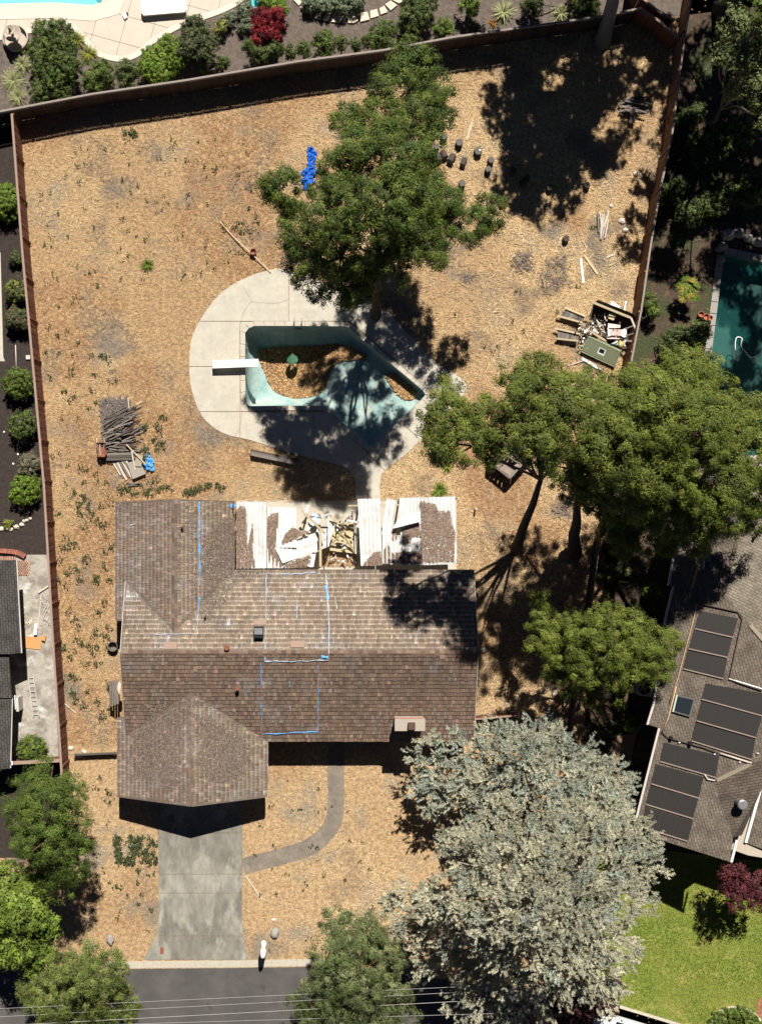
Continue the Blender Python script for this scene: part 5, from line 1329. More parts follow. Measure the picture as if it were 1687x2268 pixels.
# ================================================================== LEFT NEIGHBOUR
kn = crop(0, 1180, 4.113)
M_grey_roof = roof_mat("grey_comp_roof", (.085, .078, .073), (.065, .06, .056), math.pi / 2 - .06, (.03, .028, .026), .14, .3)
M_tan_roof = roof_mat("tan_comp_roof", (.17, .14, .112), (.135, .11, .088), math.pi / 2 - .24, (.075, .06, .048))
nh = thing("house", "left neighbour's house with dark grey roof at frame edge", "house", kn(-200, 900))
def prism_roof(name, pts3, m, parent, t=.12):
    """a roof plane as a slab from 3-D points"""
    n = len(pts3); vs = list(pts3) + [p - Vector((0, 0, t)) for p in pts3]
    tr = tessellate_polygon([pts3]); fs = [tuple(x) for x in tr] + [tuple(n + i for i in x)[::-1] for x in tr] + [(i, (i + 1) % n, n + (i + 1) % n, n + i) for i in range(n)]
    o = obj(name, vs, fs, m, parent); bm = bmesh.new(); bm.from_mesh(o.data); bmesh.ops.recalc_face_normals(bm, faces=bm.faces); bm.to_mesh(o.data); bm.free(); return o
r1 = [kn(-900, 250, 5.2), kn(150, 250, 2.5), kn(195, 1095, 2.5), kn(85, 1105, 2.85), kn(-900, 1110, 5.2)]
prism_roof("roof_plane", r1, M_grey_roof, nh)
r2 = [kn(-900, 1100, 4.9), kn(82, 1100, 2.6), kn(112, 1505, 2.6), kn(-900, 1505, 4.9)]; prism_roof("roof_plane", r2, M_grey_roof, nh)
r3 = [kn(-900, 1503, 4.8), kn(113, 1503, 2.5), kn(95, 2150, 2.5), kn(-900, 2200, 4.8)]; prism_roof("roof_plane", r3, M_grey_roof, nh)
for a, b in (((152, 250), (197, 1095)), ((112, 1505), (96, 2140))): plank("gutter", kn(*a, 2.45), kn(*b, 2.45), .12, .1, M_gutter, nh)
prism("wall", [kn(-900, 330), kn(130, 330), kn(165, 1050), kn(60, 1060), kn(80, 2120), kn(-900, 2120)], 0, 2.4, M_stucco, nh)
bm = bmesh.new(); add_box(bm, kn(108, 2098, 2.4), (.2, .18, .2)); objbm("downpipe_head", bm, M_white, nh)
# concrete side yard
sheet("side_yard_concrete", [[kn(150, 200), kn(430, 200), kn(470, 700), kn(540, 2080), kn(20, 2130), kn(20, 400)]], .012, mat("stained_concrete", (.36, .33, .28), .9, .2, 1.2, 9, .3, 25, col2=(.22, .195, .165), thr=(.45, .6), col3=(.55, .53, .50), s3=1.1, thr3=(.56, .68)))
cs = sheet("concrete_path", [[W(-60, 480), W(2, 560), W(8, 790), W(12, 800), W(-60, 800)]], .012, M_conc)
brk = thing("brick_edging", "curved red brick edging at end of left neighbour's patio", "edging", kn(120, 190))
ce = smooth_open([kn(-100, 160), kn(60, 165), kn(170, 180), kn(238, 215)], 8); Lc = line_len(ce); nb = int(Lc / .1)
for i in range(nb):
    p, t = along(ce, (i + .5) * Lc / nb); nn = math.atan2(t.y, t.x); bm = bmesh.new(); add_box(bm, (p.x, p.y, .14), (.085, .26, .28), nn); objbm("brick", bm, M_brick, brk)
bp_ = thing("brick_paving", "small patch of pinkish brick paving beside left house", "paving", kn(200, 320))
for i in range(9):
    for j in range(7):
        x = -40 + i * 0; p = kn(160 + j * 16 + (8 if i % 2 else 0), 262 + i * 15)
        bm = bmesh.new(); add_box(bm, (p.x, p.y, .025), (.15, .095, .06), .05); objbm("brick", bm, mat("pink_brick", (.42, .25, .18), .9, .2, 5, objrand=.25), bp_)
for i in range(16):
    p = kn(-90 + i * 15, 232 - (2 if i < 8 else 0)); bm = bmesh.new(); add_box(bm, (p.x, p.y, .03), (.13, .22, .06), .05); objbm("brick", bm, MATS["pink_brick"], bp_)
ld = thing("ladder", "aluminium ladder lying on left neighbour's stained concrete", "ladder", kn(310, 1490, .02))
M_alu = mat("aluminium", (.52, .50, .46), .5, .08, metal=.3)
a0, a1, b0_, b1 = kn(262, 1300, .08), kn(305, 1680, .08), kn(308, 1300, .08), kn(360, 1675, .08)
plank("stile", a0, a1, .05, .08, M_alu, ld); plank("stile", b0_, b1, .05, .08, M_alu, ld)
for i in range(9): t = (i + .5) / 9; plank("rung", a0 + (a1 - a0) * t, b0_ + (b1 - b0_) * t, .05, .035, M_alu, ld)
ac = thing("window_air_conditioner", "white boxed unit on left house wall above the ladder", "air conditioner", kn(155, 1550, 0))
bm = bmesh.new(); add_box(bm, kn(160, 1555, .55), (.42, .8, 1.1), .06); objbm("casing", bm, M_gutter, ac); bm = bmesh.new(); add_box(bm, kn(135, 1545, 1.2), (.16, .82, .2), .06); objbm("hood", bm, M_white, ac)
slab_at("plywood_sheet", "orange plywood sheet on left neighbour's concrete", kn, [(210, 935), (395, 960), (370, 1065), (212, 1048)], .06, .03, mat("orange_ply", (.50, .27, .11), .8, .15, 4), "plywood")
slab_at("cardboard_box", "small orange box beside the plywood sheet", kn, [(385, 930), (420, 945), (410, 990), (378, 975)], .22, .2, MATS["orange_ply"], "box")
slab_at("toolbox", "white toolbox with red end on left concrete yard", kn, [(318, 830), (345, 825), (335, 930), (305, 930)], .25, .22, M_white, "toolbox")
tag(plank("broom", kn(380, 560, .06), kn(350, 880, .08), .05, .04, M_tan_rock), "long broom handle lying on left concrete yard", "broom")
loose("plank", "pale board leaning by left fence on concrete", kn(350, 545, .1), kn(440, 485, .1), .1, .05, M_tan_rock, "plank", 0, None)
for i in range(12):
    x, y = R.gauss(290, 40), R.gauss(820, 60); a_ = R.uniform(0, 3); o = slab_at("offcut", "small tan wood offcut scattered by the white toolbox", kn, [(x, y), (x + 22 * math.cos(a_), y + 22 * math.sin(a_)), (x + 22 * math.cos(a_) - 12 * math.sin(a_), y + 22 * math.sin(a_) + 12 * math.cos(a_)), (x - 12 * math.sin(a_), y + 12 * math.cos(a_))], .06, .04, M_wood_tan, "offcut", "wood offcuts on left concrete yard")
wr = bmesh.new()
for i in range(30):
    x, y = R.uniform(380, 450), R.uniform(540, 860); add_plank(wr, kn(x, y, .05 + R.random() * .1), kn(x + R.uniform(-40, 50), y + R.uniform(-60, 60), .04 + R.random() * .1), .02, .02)
tag(objbm("wire_coil", wr, M_gutter, recalc=False), "loose tangle of pale wire along left fence", "wire", None, "stuff")
kl3 = crop(0, 400, 2.706)
for i, (x, y, r_) in enumerate(((12, 2088, .16), (45, 2084, .14), (66, 2090, .13), (100, 2076, .16), (130, 2062, .14), (145, 2040, .1), (163, 2035, .1), (183, 2025, .09))):
    bm = bmesh.new(); add_rock(bm, kl3(x, y, .06), r_, i + 30, (1.1, .9, .7)); tag(objbm("edging_stone", bm, M_tan_rock), ("leftmost", "second", "third", "fourth", "fifth", "sixth", "seventh", "rightmost")[i] + " pale rounded stone from left in curved row on left mulch", "stone", "curved row of edging stones")
for i, (x, y) in enumerate(((26, 1507), (82, 1697), (110, 1640))):
    bm = bmesh.new(); add_rock(bm, kl3(x, y, .03), .07, i + 40, (1, 1, .7), 1); tag(objbm("stone", bm, M_white), ["tiny white stone furthest from left fence", "tiny white stone left of the olive shrub", "tiny white stone above the olive shrub"][i], "stone", "tiny white stones on dark mulch")
tag(tube("hose_pipe", [kl3(95, 985, .05), kl3(100, 1135, .05)], .03, M_gutter), "short pale pipe on mulch above round shrub", "pipe")
tag(prism("valve_box", [kl3(160, 1048), kl3(185, 1048), kl3(185, 1072), kl3(160, 1072)], 0, .12, M_gutter), "small pale valve box beside left fence", "valve box")
# ================================================================== RIGHT NEIGHBOUR'S HOUSE
rh = thing("house", "right neighbour's tan shingle roofed house with dark solar panels", "house", W(1600, 1600))
ka = crop(1380, 1140, 5.287); kc = crop(1380, 1520, 5.049)
e0 = W(1493, 1190, 5.0); e1 = W(1410, 1815, 5.0); ed = (e1 - e0).normalized(); en = Vector((-ed.y, ed.x, 0)); en = en if en.x > 0 else -en
PITCH = .26
def wz(p): return 5.0 + PITCH * max(-3, (p - e0).dot(en))
def RW(px, py, f=W, extra=0):
    h = 3.0
    for _ in range(8): p = f(px, py, h); h = 5.0 + PITCH * (Vector((p.x, p.y, 5.0)) - e0).dot(en) + extra
    return f(px, py, h)
west = [(1505, 1140), (1493, 1235), (1482, 1297), (1493, 1299), (1475, 1373), (1450, 1556), (1435, 1605), (1461, 1613), (1410, 1815), (1451, 1857), (1616, 1909), (1622, 1855), (1578, 1732), (1661, 1692), (1740, 1660), (1740, 1470), (1660, 1384), (1603, 1314), (1633, 1185), (1650, 1100), (1560, 1000)]
rp = prism_roof("roof_plane", [RW(*p) for p in west], M_tan_roof, rh)
pts = [RW(1661, 1692), RW(1578, 1732), RW(1622, 1855), W(1642, 1850, 4.9), W(1690, 1738, 4.8), W(1760, 1600, 4.9), RW(1740, 1660)]
M_tan_roof_shaded = roof_mat("tan_comp_roof_shaded", (.13, .105, .083), (.10, .082, .065), -.24, (.05, .04, .032))  # darker copy of the tan roof: slope turned from the sun, shade painted in
prism_roof("roof_plane", pts, M_tan_roof_shaded, rh)
ne = [RW(1650, 1100), RW(1633, 1185), RW(1603, 1314), RW(1660, 1384), RW(1740, 1470), W(1900, 1450, 7.6), W(1900, 1050, 7.6)]
prism_roof("roof_plane", ne, roof_mat("tan_comp_roof_sunlit", (.25, .215, .165), (.2, .17, .13), .5, (.12, .1, .08)), rh)  # paler copy of the tan roof: stronger sun on this slope painted in
lw = [W(1651, 1867, 4.4), W(1685, 1742, 4.5), W(1760, 1600, 4.7), W(1960, 1650, 5.6), W(1900, 1950, 5.6), W(1700, 1885, 4.5)]
prism_roof("roof_plane", lw, M_tan_roof, rh)
prism("wall", [W(1520, 1150), W(1500, 1240), W(1485, 1560), W(1430, 1790), W(1600, 1850), W(1900, 1900), W(1900, 1000), W(1560, 1020)], 0, 4.3, M_stucco, rh)
def gut(a, b, m=M_gutter): plank("gutter", RW(*a) + Vector((-.05, 0, -.05)), RW(*b) + Vector((-.05, 0, -.05)), .12, .1, m, rh)
gut((1493, 1235), (1482, 1297)); gut((1493, 1299), (1475, 1373)); gut((1475, 1373), (1450, 1556)); gut((1450, 1556), (1435, 1605)); gut((1461, 1613), (1410, 1815))
plank("gutter", RW(1616, 1909) + Vector((.05, 0, 0)), RW(1628, 1861) + Vector((.05, 0, 0)), .12, .12, M_white, rh); plank("gutter", W(1650, 1866, 4.45), W(1684, 1742, 4.55), .14, .12, M_white, rh)
# ridge / hip caps
def caps(a, b, m, n=None, w=.22):
    L_ = (b - a).length; n = int(L_ / .25); t = (b - a).normalized()
    for i in range(n):
        p = a + t * (i * .25); q = p + t * .28; plank("ridge_cap", p + Vector((0, 0, .05)), q + Vector((0, 0, .03)), w, .03, m, rh)
M_cap = mat("pale_ridge_cap", (.27, .225, .165), .95, .2, 6)
caps(RW(1661, 1692), RW(1580, 1731), M_cap); caps(RW(1660, 1384), RW(1700, 1430), M_cap); caps(RW(1633, 1185), RW(1603, 1314), M_tan_roof, w=.2)
# solar heating panels
M_solar = mat("black_solar_mat", (.022, .019, .017), .55, .12, 3, spec=.4)
def solar(pts, f):
    P = [RW(x, y, f, .06) for x, y in pts]; P = P + [p - Vector((0, 0, .035)) for p in P]; o = obj("solar_panel", P, FB, M_solar, rh)
    a, b, c, e = P[:4]
    for s in (.33, .66):
        p = a + (b - a) * s; q = e + (c - e) * s; plank("panel_seam", p + Vector((0, 0, .012)), q + Vector((0, 0, .012)), .025, .014, mat("seam", (.05, .045, .042), .5, .1), o)
    plank("panel_header", e + (a - e) * -.02 + Vector((0, 0, .02)), c + (b - c) * -.02 + Vector((0, 0, .02)), .06, .05, mat("header_pipe", (.26, .20, .165), .6, .1), o)
solar([(890, 1125), (1340, 1215), (1275, 1430), (835, 1330)], ka); solar([(825, 1350), (1270, 1455), (1215, 1665), (765, 1565)], ka); solar([(755, 1590), (1215, 1690), (1165, 1915), (700, 1800)], ka)
solar([(920, -30), (1620, 90), (1550, 325), (870, 140)], kc); solar([(870, 165), (1545, 345), (1480, 570), (815, 380)], kc); solar([(805, 405), (1475, 595), (1430, 815), (760, 605)], kc)
solar([(450, 630), (1070, 775), (1030, 1015), (405, 835)], kc); solar([(360, 870), (895, 1015), (840, 1245), (310, 1085)], kc); solar([(300, 1110), (835, 1260), (775, 1475), (250, 1315)], kc); solar([(245, 1345), (775, 1505), (720, 1730), (215, 1570)], kc)
# pipes
def pipe(f, pts, r=.03, m=M_tan_rock): return tube("roof_pipe", [RW(x, y, f, .1) for x, y in pts], r, m, rh)
M_cpipe = mat("copper_tone_pipe", (.50, .34, .2), .6, .15, 5)
pipe(ka, [(870, 590), (860, 640), (800, 870)], .035, M_cpipe); pipe(ka, [(785, 910), (765, 990)], .035, M_cpipe); pipe(ka, [(725, 1005), (1340, 1140), (1390, 1220), (1240, 1900), (1320, 1960), (1620, 2060)], .035, M_wood_dark); pipe(ka, [(1230, 1920), (1620, 2040)], .04, M_white)
pipe(ka, [(860, 1040), (830, 1180), (640, 1900), (540, 2200)], .03, M_cpipe); pipe(kc, [(590, 0), (500, 350), (440, 500)], .035, M_cpipe); pipe(kc, [(420, 505), (500, 580), (900, 690), (1060, 750)], .03, M_wood_dark); pipe(kc, [(1080, 750), (1430, 860)], .05, M_tan_rock); pipe(kc, [(905, 985), (940, 1040), (1020, 1055)], .04, M_gutter)
# skylights
def skylight(pts, f):
    P = [RW(x, y, f, .16) for x, y in pts]; Q = [p - Vector((0, 0, .25)) for p in P]; o = obj("skylight", P + Q, FB, mat("skylight_frame", (.10, .10, .095), .5, .1), rh)
    c = sum(P, Vector()) / 4; G = [c + (p - c) * .84 + Vector((0, 0, .004)) for p in P]; obj("pane", G + [p - Vector((0, 0, .003)) for p in G], FB, M_glass, o)
    plank("frame_edge", P[0] + Vector((.03, 0, .01)), P[3] + Vector((.03, 0, .01)), .09, .03, mat("pale_green_edge", (.45, .5, .42), .5, .1), o)
skylight([(945, 450), (1100, 450), (1055, 665), (925, 635)], ka); skylight([(590, 95), (800, 140), (745, 345), (545, 285)], kc)
p = RW(1280, 1290, kc); bm = bmesh.new(); add_lathe(bm, Vector((p.x, p.y, p.z - .4)), [(0, 0), (.2, 0), (.2, 1.0), (.28, 1.02), (.28, 1.16), (.22, 1.2), (0, 1.2)], 20)
objbm("flue_pipe", bm, M_grey_metal, rh, smooth=False)
for x, y, r_ in ((520, 570, .08), (735, 630, .1)):
    p = RW(x, y, kc); bm = bmesh.new(); add_lathe(bm, p - Vector((0, 0, .1)), [(0, 0), (r_, 0), (r_, .4), (0, .4)], 12); objbm("vent_pipe", bm, M_black, rh)
for x, y in ((625, 630), (1020, 760), (1500, 750), (1300, 850)):
    p = RW(x, y, kc, .1); bm = bmesh.new(); add_rock(bm, p, .06, 3, (1.2, .9, .6), 1); objbm("valve", bm, M_gutter, rh)
p = RW(1515, 270, ka); bm = bmesh.new(); add_lathe(bm, p - Vector((0, 0, .1)), [(0, 0), (.07, 0), (.07, .4), (0, .4)], 12); objbm("vent_pipe", bm, M_black, rh)
# air conditioner in the gap
ku = crop(1060, 1260, 3.591)
ac = thing("air_conditioner", "square outdoor air conditioner with round fan by right house", "air conditioner", ku(1315, 950))
bm = bmesh.new(); add_box(bm, ku(1315, 950, .4), (.85, .85, .8), -.15); objbm("casing", bm, M_gutter, ac)
bm = bmesh.new(); add_lathe(bm, ku(1315, 950, .8), [(0, .012), (.36, .012), (.37, .0)], 24); objbm("fan_opening", bm, M_black, ac)
for k in range(4):
    a_ = k * math.pi / 2 + .3; c = ku(1315, 950, .82); plank("fan_blade", c, c + Vector((math.cos(a_), math.sin(a_), 0)) * .32, .12, .015, M_grey_metal, ac)
bm = bmesh.new(); add_lathe(bm, ku(1315, 950, .83), [(0, .02), (.07, .02), (.07, 0)], 12); objbm("fan_hub", bm, M_grey_metal, ac)
sheet("bare_soil_patch", [[W(1365, 1630), W(1408, 1625), W(1395, 1690), W(1375, 1700), W(1345, 1672)]], .012, mat("bare_soil", (.23, .155, .105), .95, .2, 3, 6, .5, 20))
# lawn with kerb wall, round planter, brick path
lawn = [W(1330, 1870), W(1900, 1930), W(1900, 2460), W(1495, 2262), W(1370, 2226), W(1290, 2200), W(1280, 2000)]
sheet("lawn", [lawn], .012, M_lawn)
wall = thing("kerb_wall", "low cream concrete edging between lawn and street bottom right", "edging", W(1420, 2236))
wl_ = [W(1370, 2228), W(1420, 2243), W(1495, 2266), W(1620, 2310)]
for a, b in zip(wl_, wl_[1:]):
    n_ = int((b - a).length / 1.0) + 1
    for i in range(n_): p = a + (b - a) * (i / n_); q = a + (b - a) * ((i + .985) / n_); plank("edging_block", p + Vector((0, 0, .04)), q + Vector((0, 0, .04)), .16, .2, M_kerb, wall)
pla = thing("round_planter", "round planter ring with clipped green hedge bottom right", "planter", W(1625, 2290))
pc = W(1627, 2295); n = 36
for i in range(n):
    a0 = 2 * math.pi * i / n; a1 = 2 * math.pi * (i + .97) / n; ro, ri = 1.85, 1.73
    bm = bmesh.new(); add_prism(bm, [pc + Vector((math.cos(a), math.sin(a), 0)) * r_ for a, r_ in ((a0, ro), (a1, ro), (a1, ri), (a0, ri))], 0, .22); objbm("ring_block", bm, M_tan_rock, pla)
bpath = thing("brick_path", "red brick path at bottom right corner", "path", W(1690, 2260))
for i in range(11):
    for j in range(4):
        p = W(1680 + j * 8 - i * .6, 2215 + i * 8); bm = bmesh.new(); add_box(bm, (p.x, p.y, .03), (.2, .19, .05), .1); objbm("brick", bm, M_brick, bpath)
# parked car at the bottom edge
car = thing("car", "white parked car cut by the bottom edge beside lawn", "car", W(1400, 2290))
fw = Vector((W(1500, 2310) - W(1330, 2258))).normalized(); sd_ = Vector((fw.y, -fw.x, 0)); c0 = W(1318, 2240) + sd_ * .62
def cp(l, s, z): return c0 + fw * l + sd_ * s + Vector((0, 0, z))
secs = [(-.05, .55, .35, .62), (.15, .78, .3, .74), (1.0, .84, .25, .92), (1.2, .85, .25, .96), (3.9, .86, .25, .98), (4.3, .8, .3, .9), (4.45, .6, .4, .7)]
bm = bmesh.new(); rg = []
for l, w_, z0, z1 in secs:
    rg.append([bm.verts.new(cp(l, s * w_, z)) for s, z in ((-1, z0), (-1, (z0 + z1) / 2), (-.93, z1 - .05), (-.8, z1), (0, z1 + .04), (.8, z1), (.93, z1 - .05), (1, (z0 + z1) / 2), (1, z0))])
for a, b in zip(rg, rg[1:]):
    for k in range(8): bm.faces.new((a[k], a[k + 1], b[k + 1], b[k]))
    bm.faces.new((a[8], a[0], b[0], b[8]))
bm.faces.new(rg[0]); bm.faces.new(rg[-1][::-1])
M_car = mat("white_car_paint", (.72, .72, .72), .25, 0, spec=.6)
body = objbm("body", bm, M_car, car, smooth=False)
bm = bmesh.new(); top = [(1.75, .56), (3.2, .56)]; lo = [(1.05, .74), (3.95, .76)]
v0 = [bm.verts.new(cp(l, s * w_, .99)) for l, w_ in lo for s in (-1, 1)]; v1 = [bm.verts.new(cp(l, s * w_, 1.45)) for l, w_ in top for s in (-1, 1)]
for f in ((v0[0], v0[1], v1[1], v1[0]), (v0[2], v1[2], v1[3], v0[3]), (v0[0], v1[0], v1[2], v0[2]), (v0[1], v0[3], v1[3], v1[1]), (v1[0], v1[1], v1[3], v1[2])): bm.faces.new(f)
objbm("window_glass", bm, M_glass, car)
bm = bmesh.new(); add_prism(bm, [cp(1.8, -.55, 0), cp(3.15, -.55, 0), cp(3.15, .55, 0), cp(1.8, .55, 0)], 1.455, 1.5); objbm("roof_panel", bm, M_car, car)
for s in (-.8, .8):
    for l in (.85, 3.5):
        bm = bmesh.new(); add_lathe(bm, (0, 0, 0), [(0, -.1), (.2, -.1), (.32, -.09), (.33, 0), (.32, .09), (.2, .1), (0, .1)], 20); bmesh.ops.rotate(bm, verts=bm.verts, matrix=Matrix.Rotation(math.pi / 2, 3, 'X') ); bmesh.ops.rotate(bm, verts=bm.verts, matrix=Matrix.Rotation(math.atan2(fw.y, fw.x), 3, 'Z')); bmesh.ops.translate(bm, verts=bm.verts, vec=cp(l, s, .33)); objbm("wheel", bm, M_black, car, smooth=False)
for s in (-.55, .55):
    bm = bmesh.new(); add_rock(bm, cp(.06, s, .62), .13, 2, (.6, 1, .5), 2); objbm("headlight", bm, M_gutter, car, smooth=True)
for s in (-1, 1):
    bm = bmesh.new(); add_rock(bm, cp(1.35, s * .95, 1.0), .11, 2, (.7, 1, .7), 2); objbm("wing_mirror", bm, M_car, car, smooth=True)
# ================================================================== NORTH NEIGHBOUR'S THINGS
kf = crop(0, 0, 7.509); kt = crop(200, 0, 3.591); kt2 = crop(620, 0, 3.591)
fo = thing("fountain", "tiered round stone fountain in the north planting bed", "fountain", kf(285, 660))
M_fo = mat("pale_fountain_stone", (.44, .38, .31), .85, .15, 4)
c = kf(285, 665); bm = bmesh.new(); add_lathe(bm, c, [(0, 0), (.74, 0), (.78, .42), (.70, .45), (.68, .15), (0, .15)], 32); objbm("lower_basin", bm, M_fo, fo)
bm = bmesh.new(); add_lathe(bm, c, [(0, .1), (.16, .1), (.12, .6), (.2, .85), (0, .85)], 16); objbm("pedestal", bm, M_fo, fo)
bm = bmesh.new(); add_lathe(bm, c, [(0, .82), (.2, .82), (.52, 1.05), (.48, 1.08), (.15, .92), (0, .92)], 28); objbm("middle_bowl", bm, M_fo, fo)
bm = bmesh.new(); add_lathe(bm, c, [(0, .9), (.09, .9), (.08, 1.35), (.3, 1.55), (.26, 1.57), (.08, 1.45), (0, 1.45)], 24); objbm("upper_bowl", bm, M_fo, fo)
bm = bmesh.new(); add_lathe(bm, c, [(0, 1.4), (.06, 1.4), (.1, 1.6), (.04, 1.75), (.06, 1.85), (0, 1.92)], 12); objbm("finial", bm, M_fo, fo)
ln = thing("sun_lounger", "white cushioned sun lounger on cream patio", "lounger", kt(585, 50))
P = [kt(x, y, .42) for x, y in ((405, 10), (405, 95), (425, 122), (750, 95), (765, 75), (757, 0), (755, -60), (405, -60))]
prism("cushion", P, .3, .42, M_white, ln); 
for s in ((420, 100), (745, 80), (420, -40), (745, -40)): q = kt(*s); plank("leg", q, q + Vector((0, 0, .3)), .07, .07, M_grey_metal, ln)
plank("cushion_seam", kt(408, 58, .424), kt(755, 32, .424), .02, .012, M_gutter, ln)
tw = slab_at("towel", "small folded white towel on patio left of lounger", kt, [(255, 115), (280, 95), (298, 135), (272, 152)], .16, .1, M_white, "towel")
bm = bmesh.new(); add_box(bm, kt(295, 110, .06), (.12, .16, .12), .4); tag(objbm("box", bm, M_wood_dark), "tiny dark box beside white towel on patio", "box")
fl_ = thing("pool_float", "turquoise inflatable pool float by the red leaved shrub", "pool float", kt(1330, 40))
bm = bmesh.new(); cpt = smooth_closed([kt(x, y, .45) for x, y in ((1300, 60), (1320, 72), (1350, 60), (1375, 25), (1378, -20), (1340, -40), (1300, -20), (1292, 20))], 4); add_tube(bm, cpt + [cpt[0]], .12, 8, False); objbm("ring", bm, mat("turquoise_vinyl", (.03, .45, .55), .35, .05, spec=.5), fl_, smooth=True)
bm = bmesh.new(); add_tube(bm, [kt(1330, 50, .42), kt(1345, -30, .42)], .1, 8); objbm("inflated_bar", bm, MATS["turquoise_vinyl"], fl_, smooth=True)
stand = plank("float_stand", kt(1338, 15, 0), kt(1338, 15, .4), .3, .3, M_wood_dark, fl_)
# ring of flagstones
ring_c = W(748, -60); 
rp_ = [(1, 0, 30), ]
for i, pts in enumerate((((105, 0), (165, -5), (190, 5), (150, 48)), ((160, 62), (205, 10), (215, 30), (182, 85)), ((205, 92), (225, 40), (280, 75), (250, 125)), ((275, 148), (290, 85), (340, 90), (325, 160)), ((345, 165), (365, 98), (405, 105), (388, 172)), ((408, 178), (415, 108), (480, 115), (475, 186)), ((495, 186), (495, 120), (525, 120), (524, 188)), ((542, 186), (540, 115), (622, 118), (618, 170), (590, 188)), ((640, 178), (640, 105), (695, 100), (712, 160)), ((720, 150), (715, 90), (770, 75), (785, 130)), ((800, 120), (790, 70), (830, 50), (855, 100)), ((835, 40), (880, 10), (930, 45), (880, 88)), ((890, 0), (960, -20), (985, 10), (945, 32)))):
    bm = bmesh.new(); add_prism(bm, [kt2(x, y) for x, y in pts], 0, .09 + .01 * (i % 3)); tag(objbm("flagstone", bm, M_paver_stone), ("leftmost", "second", "third", "fourth", "fifth", "sixth", "seventh narrow", "eighth wide", "ninth", "tenth", "eleventh", "twelfth", "rightmost")[i] + " cream flagstone from left in curved ring round silver shrubs", "flagstone", "curved ring of cream flagstones")
# ================================================================== TREES AND PLANTS
def rand_dirs(n, zmin=-.35):
    z = rng.uniform(zmin, 1, n); a = rng.uniform(0, 2 * math.pi, n); s = np.sqrt(np.maximum(0, 1 - z * z))
    return np.stack([s * np.cos(a), s * np.sin(a), z], 1)
def leaf_cloud(blobs, leaf=(.13, .22), per=24, dens=20, tuft=.36, flat=.75, cols=None, jit=.18, up=.55, wd=.6, gap=0, gs=.8):
    """leaf quads in tufts over the surface and inside of overlapping crown lobes"""
    Vs = []; Cs = []
    cols = np.array(cols)
    for c, r in blobs:
        nt = max(6, int(dens * r * r))
        D = rand_dirs(nt)
        rad = r * np.where(rng.random(nt) < .72, rng.uniform(.78, 1.06, nt), rng.uniform(.25, .8, nt))
        lump = np.array([1 + .32 * mnoise.noise(Vector(dd) * 1.7 + Vector(c) * .7) + .18 * mnoise.noise(Vector(dd) * 4 + Vector(c)) for dd in D])
        T = np.array(c)[None, :] + D * (rad * lump)[:, None] * np.array([1, 1, flat])
        if gap:
            gk = np.array([mnoise.noise(Vector(q) * gs) for q in T]) > -gap
            if gk.sum() > 5: T, D, nt = T[gk], D[gk], int(gk.sum())
        tr = tuft * rng.uniform(.65, 1.3, nt)
        tc = cols[rng.integers(0, len(cols), nt)] * rng.uniform(.65, 1.35, (nt, 1))  # wide tone range per tuft also paints lit and dark clumps into the leaves
        k = np.repeat(np.arange(nt), per); n = len(k)
        G = rng.normal(0, 1, (n, 3)); G /= np.maximum(1e-6, np.linalg.norm(G, axis=1))[:, None]; G *= (rng.random(n) ** .45)[:, None]
        P = T[k] + G * tr[k][:, None] * np.array([1, 1, .7])
        N = G * 1.1 + D[k] * .55 + np.array([0, 0, up]) + rng.normal(0, .32, (n, 3)); N /= np.linalg.norm(N, axis=1)[:, None]
        a = rng.normal(0, 1, (n, 3)); U = np.cross(N, a); U /= np.maximum(1e-6, np.linalg.norm(U, axis=1))[:, None]; Wd = np.cross(N, U)
        L = rng.uniform(*leaf, n); 
        U = U * (L / 2)[:, None]; Wd = Wd * (L * wd / 2)[:, None]
        Vs.append(np.stack([P - U - Wd, P - U + Wd, P + U], 1)); Cs.append(tc[k] * rng.uniform(1 - jit, 1 + jit, (n, 1)))
    return np.vstack(Vs), np.vstack(Cs)
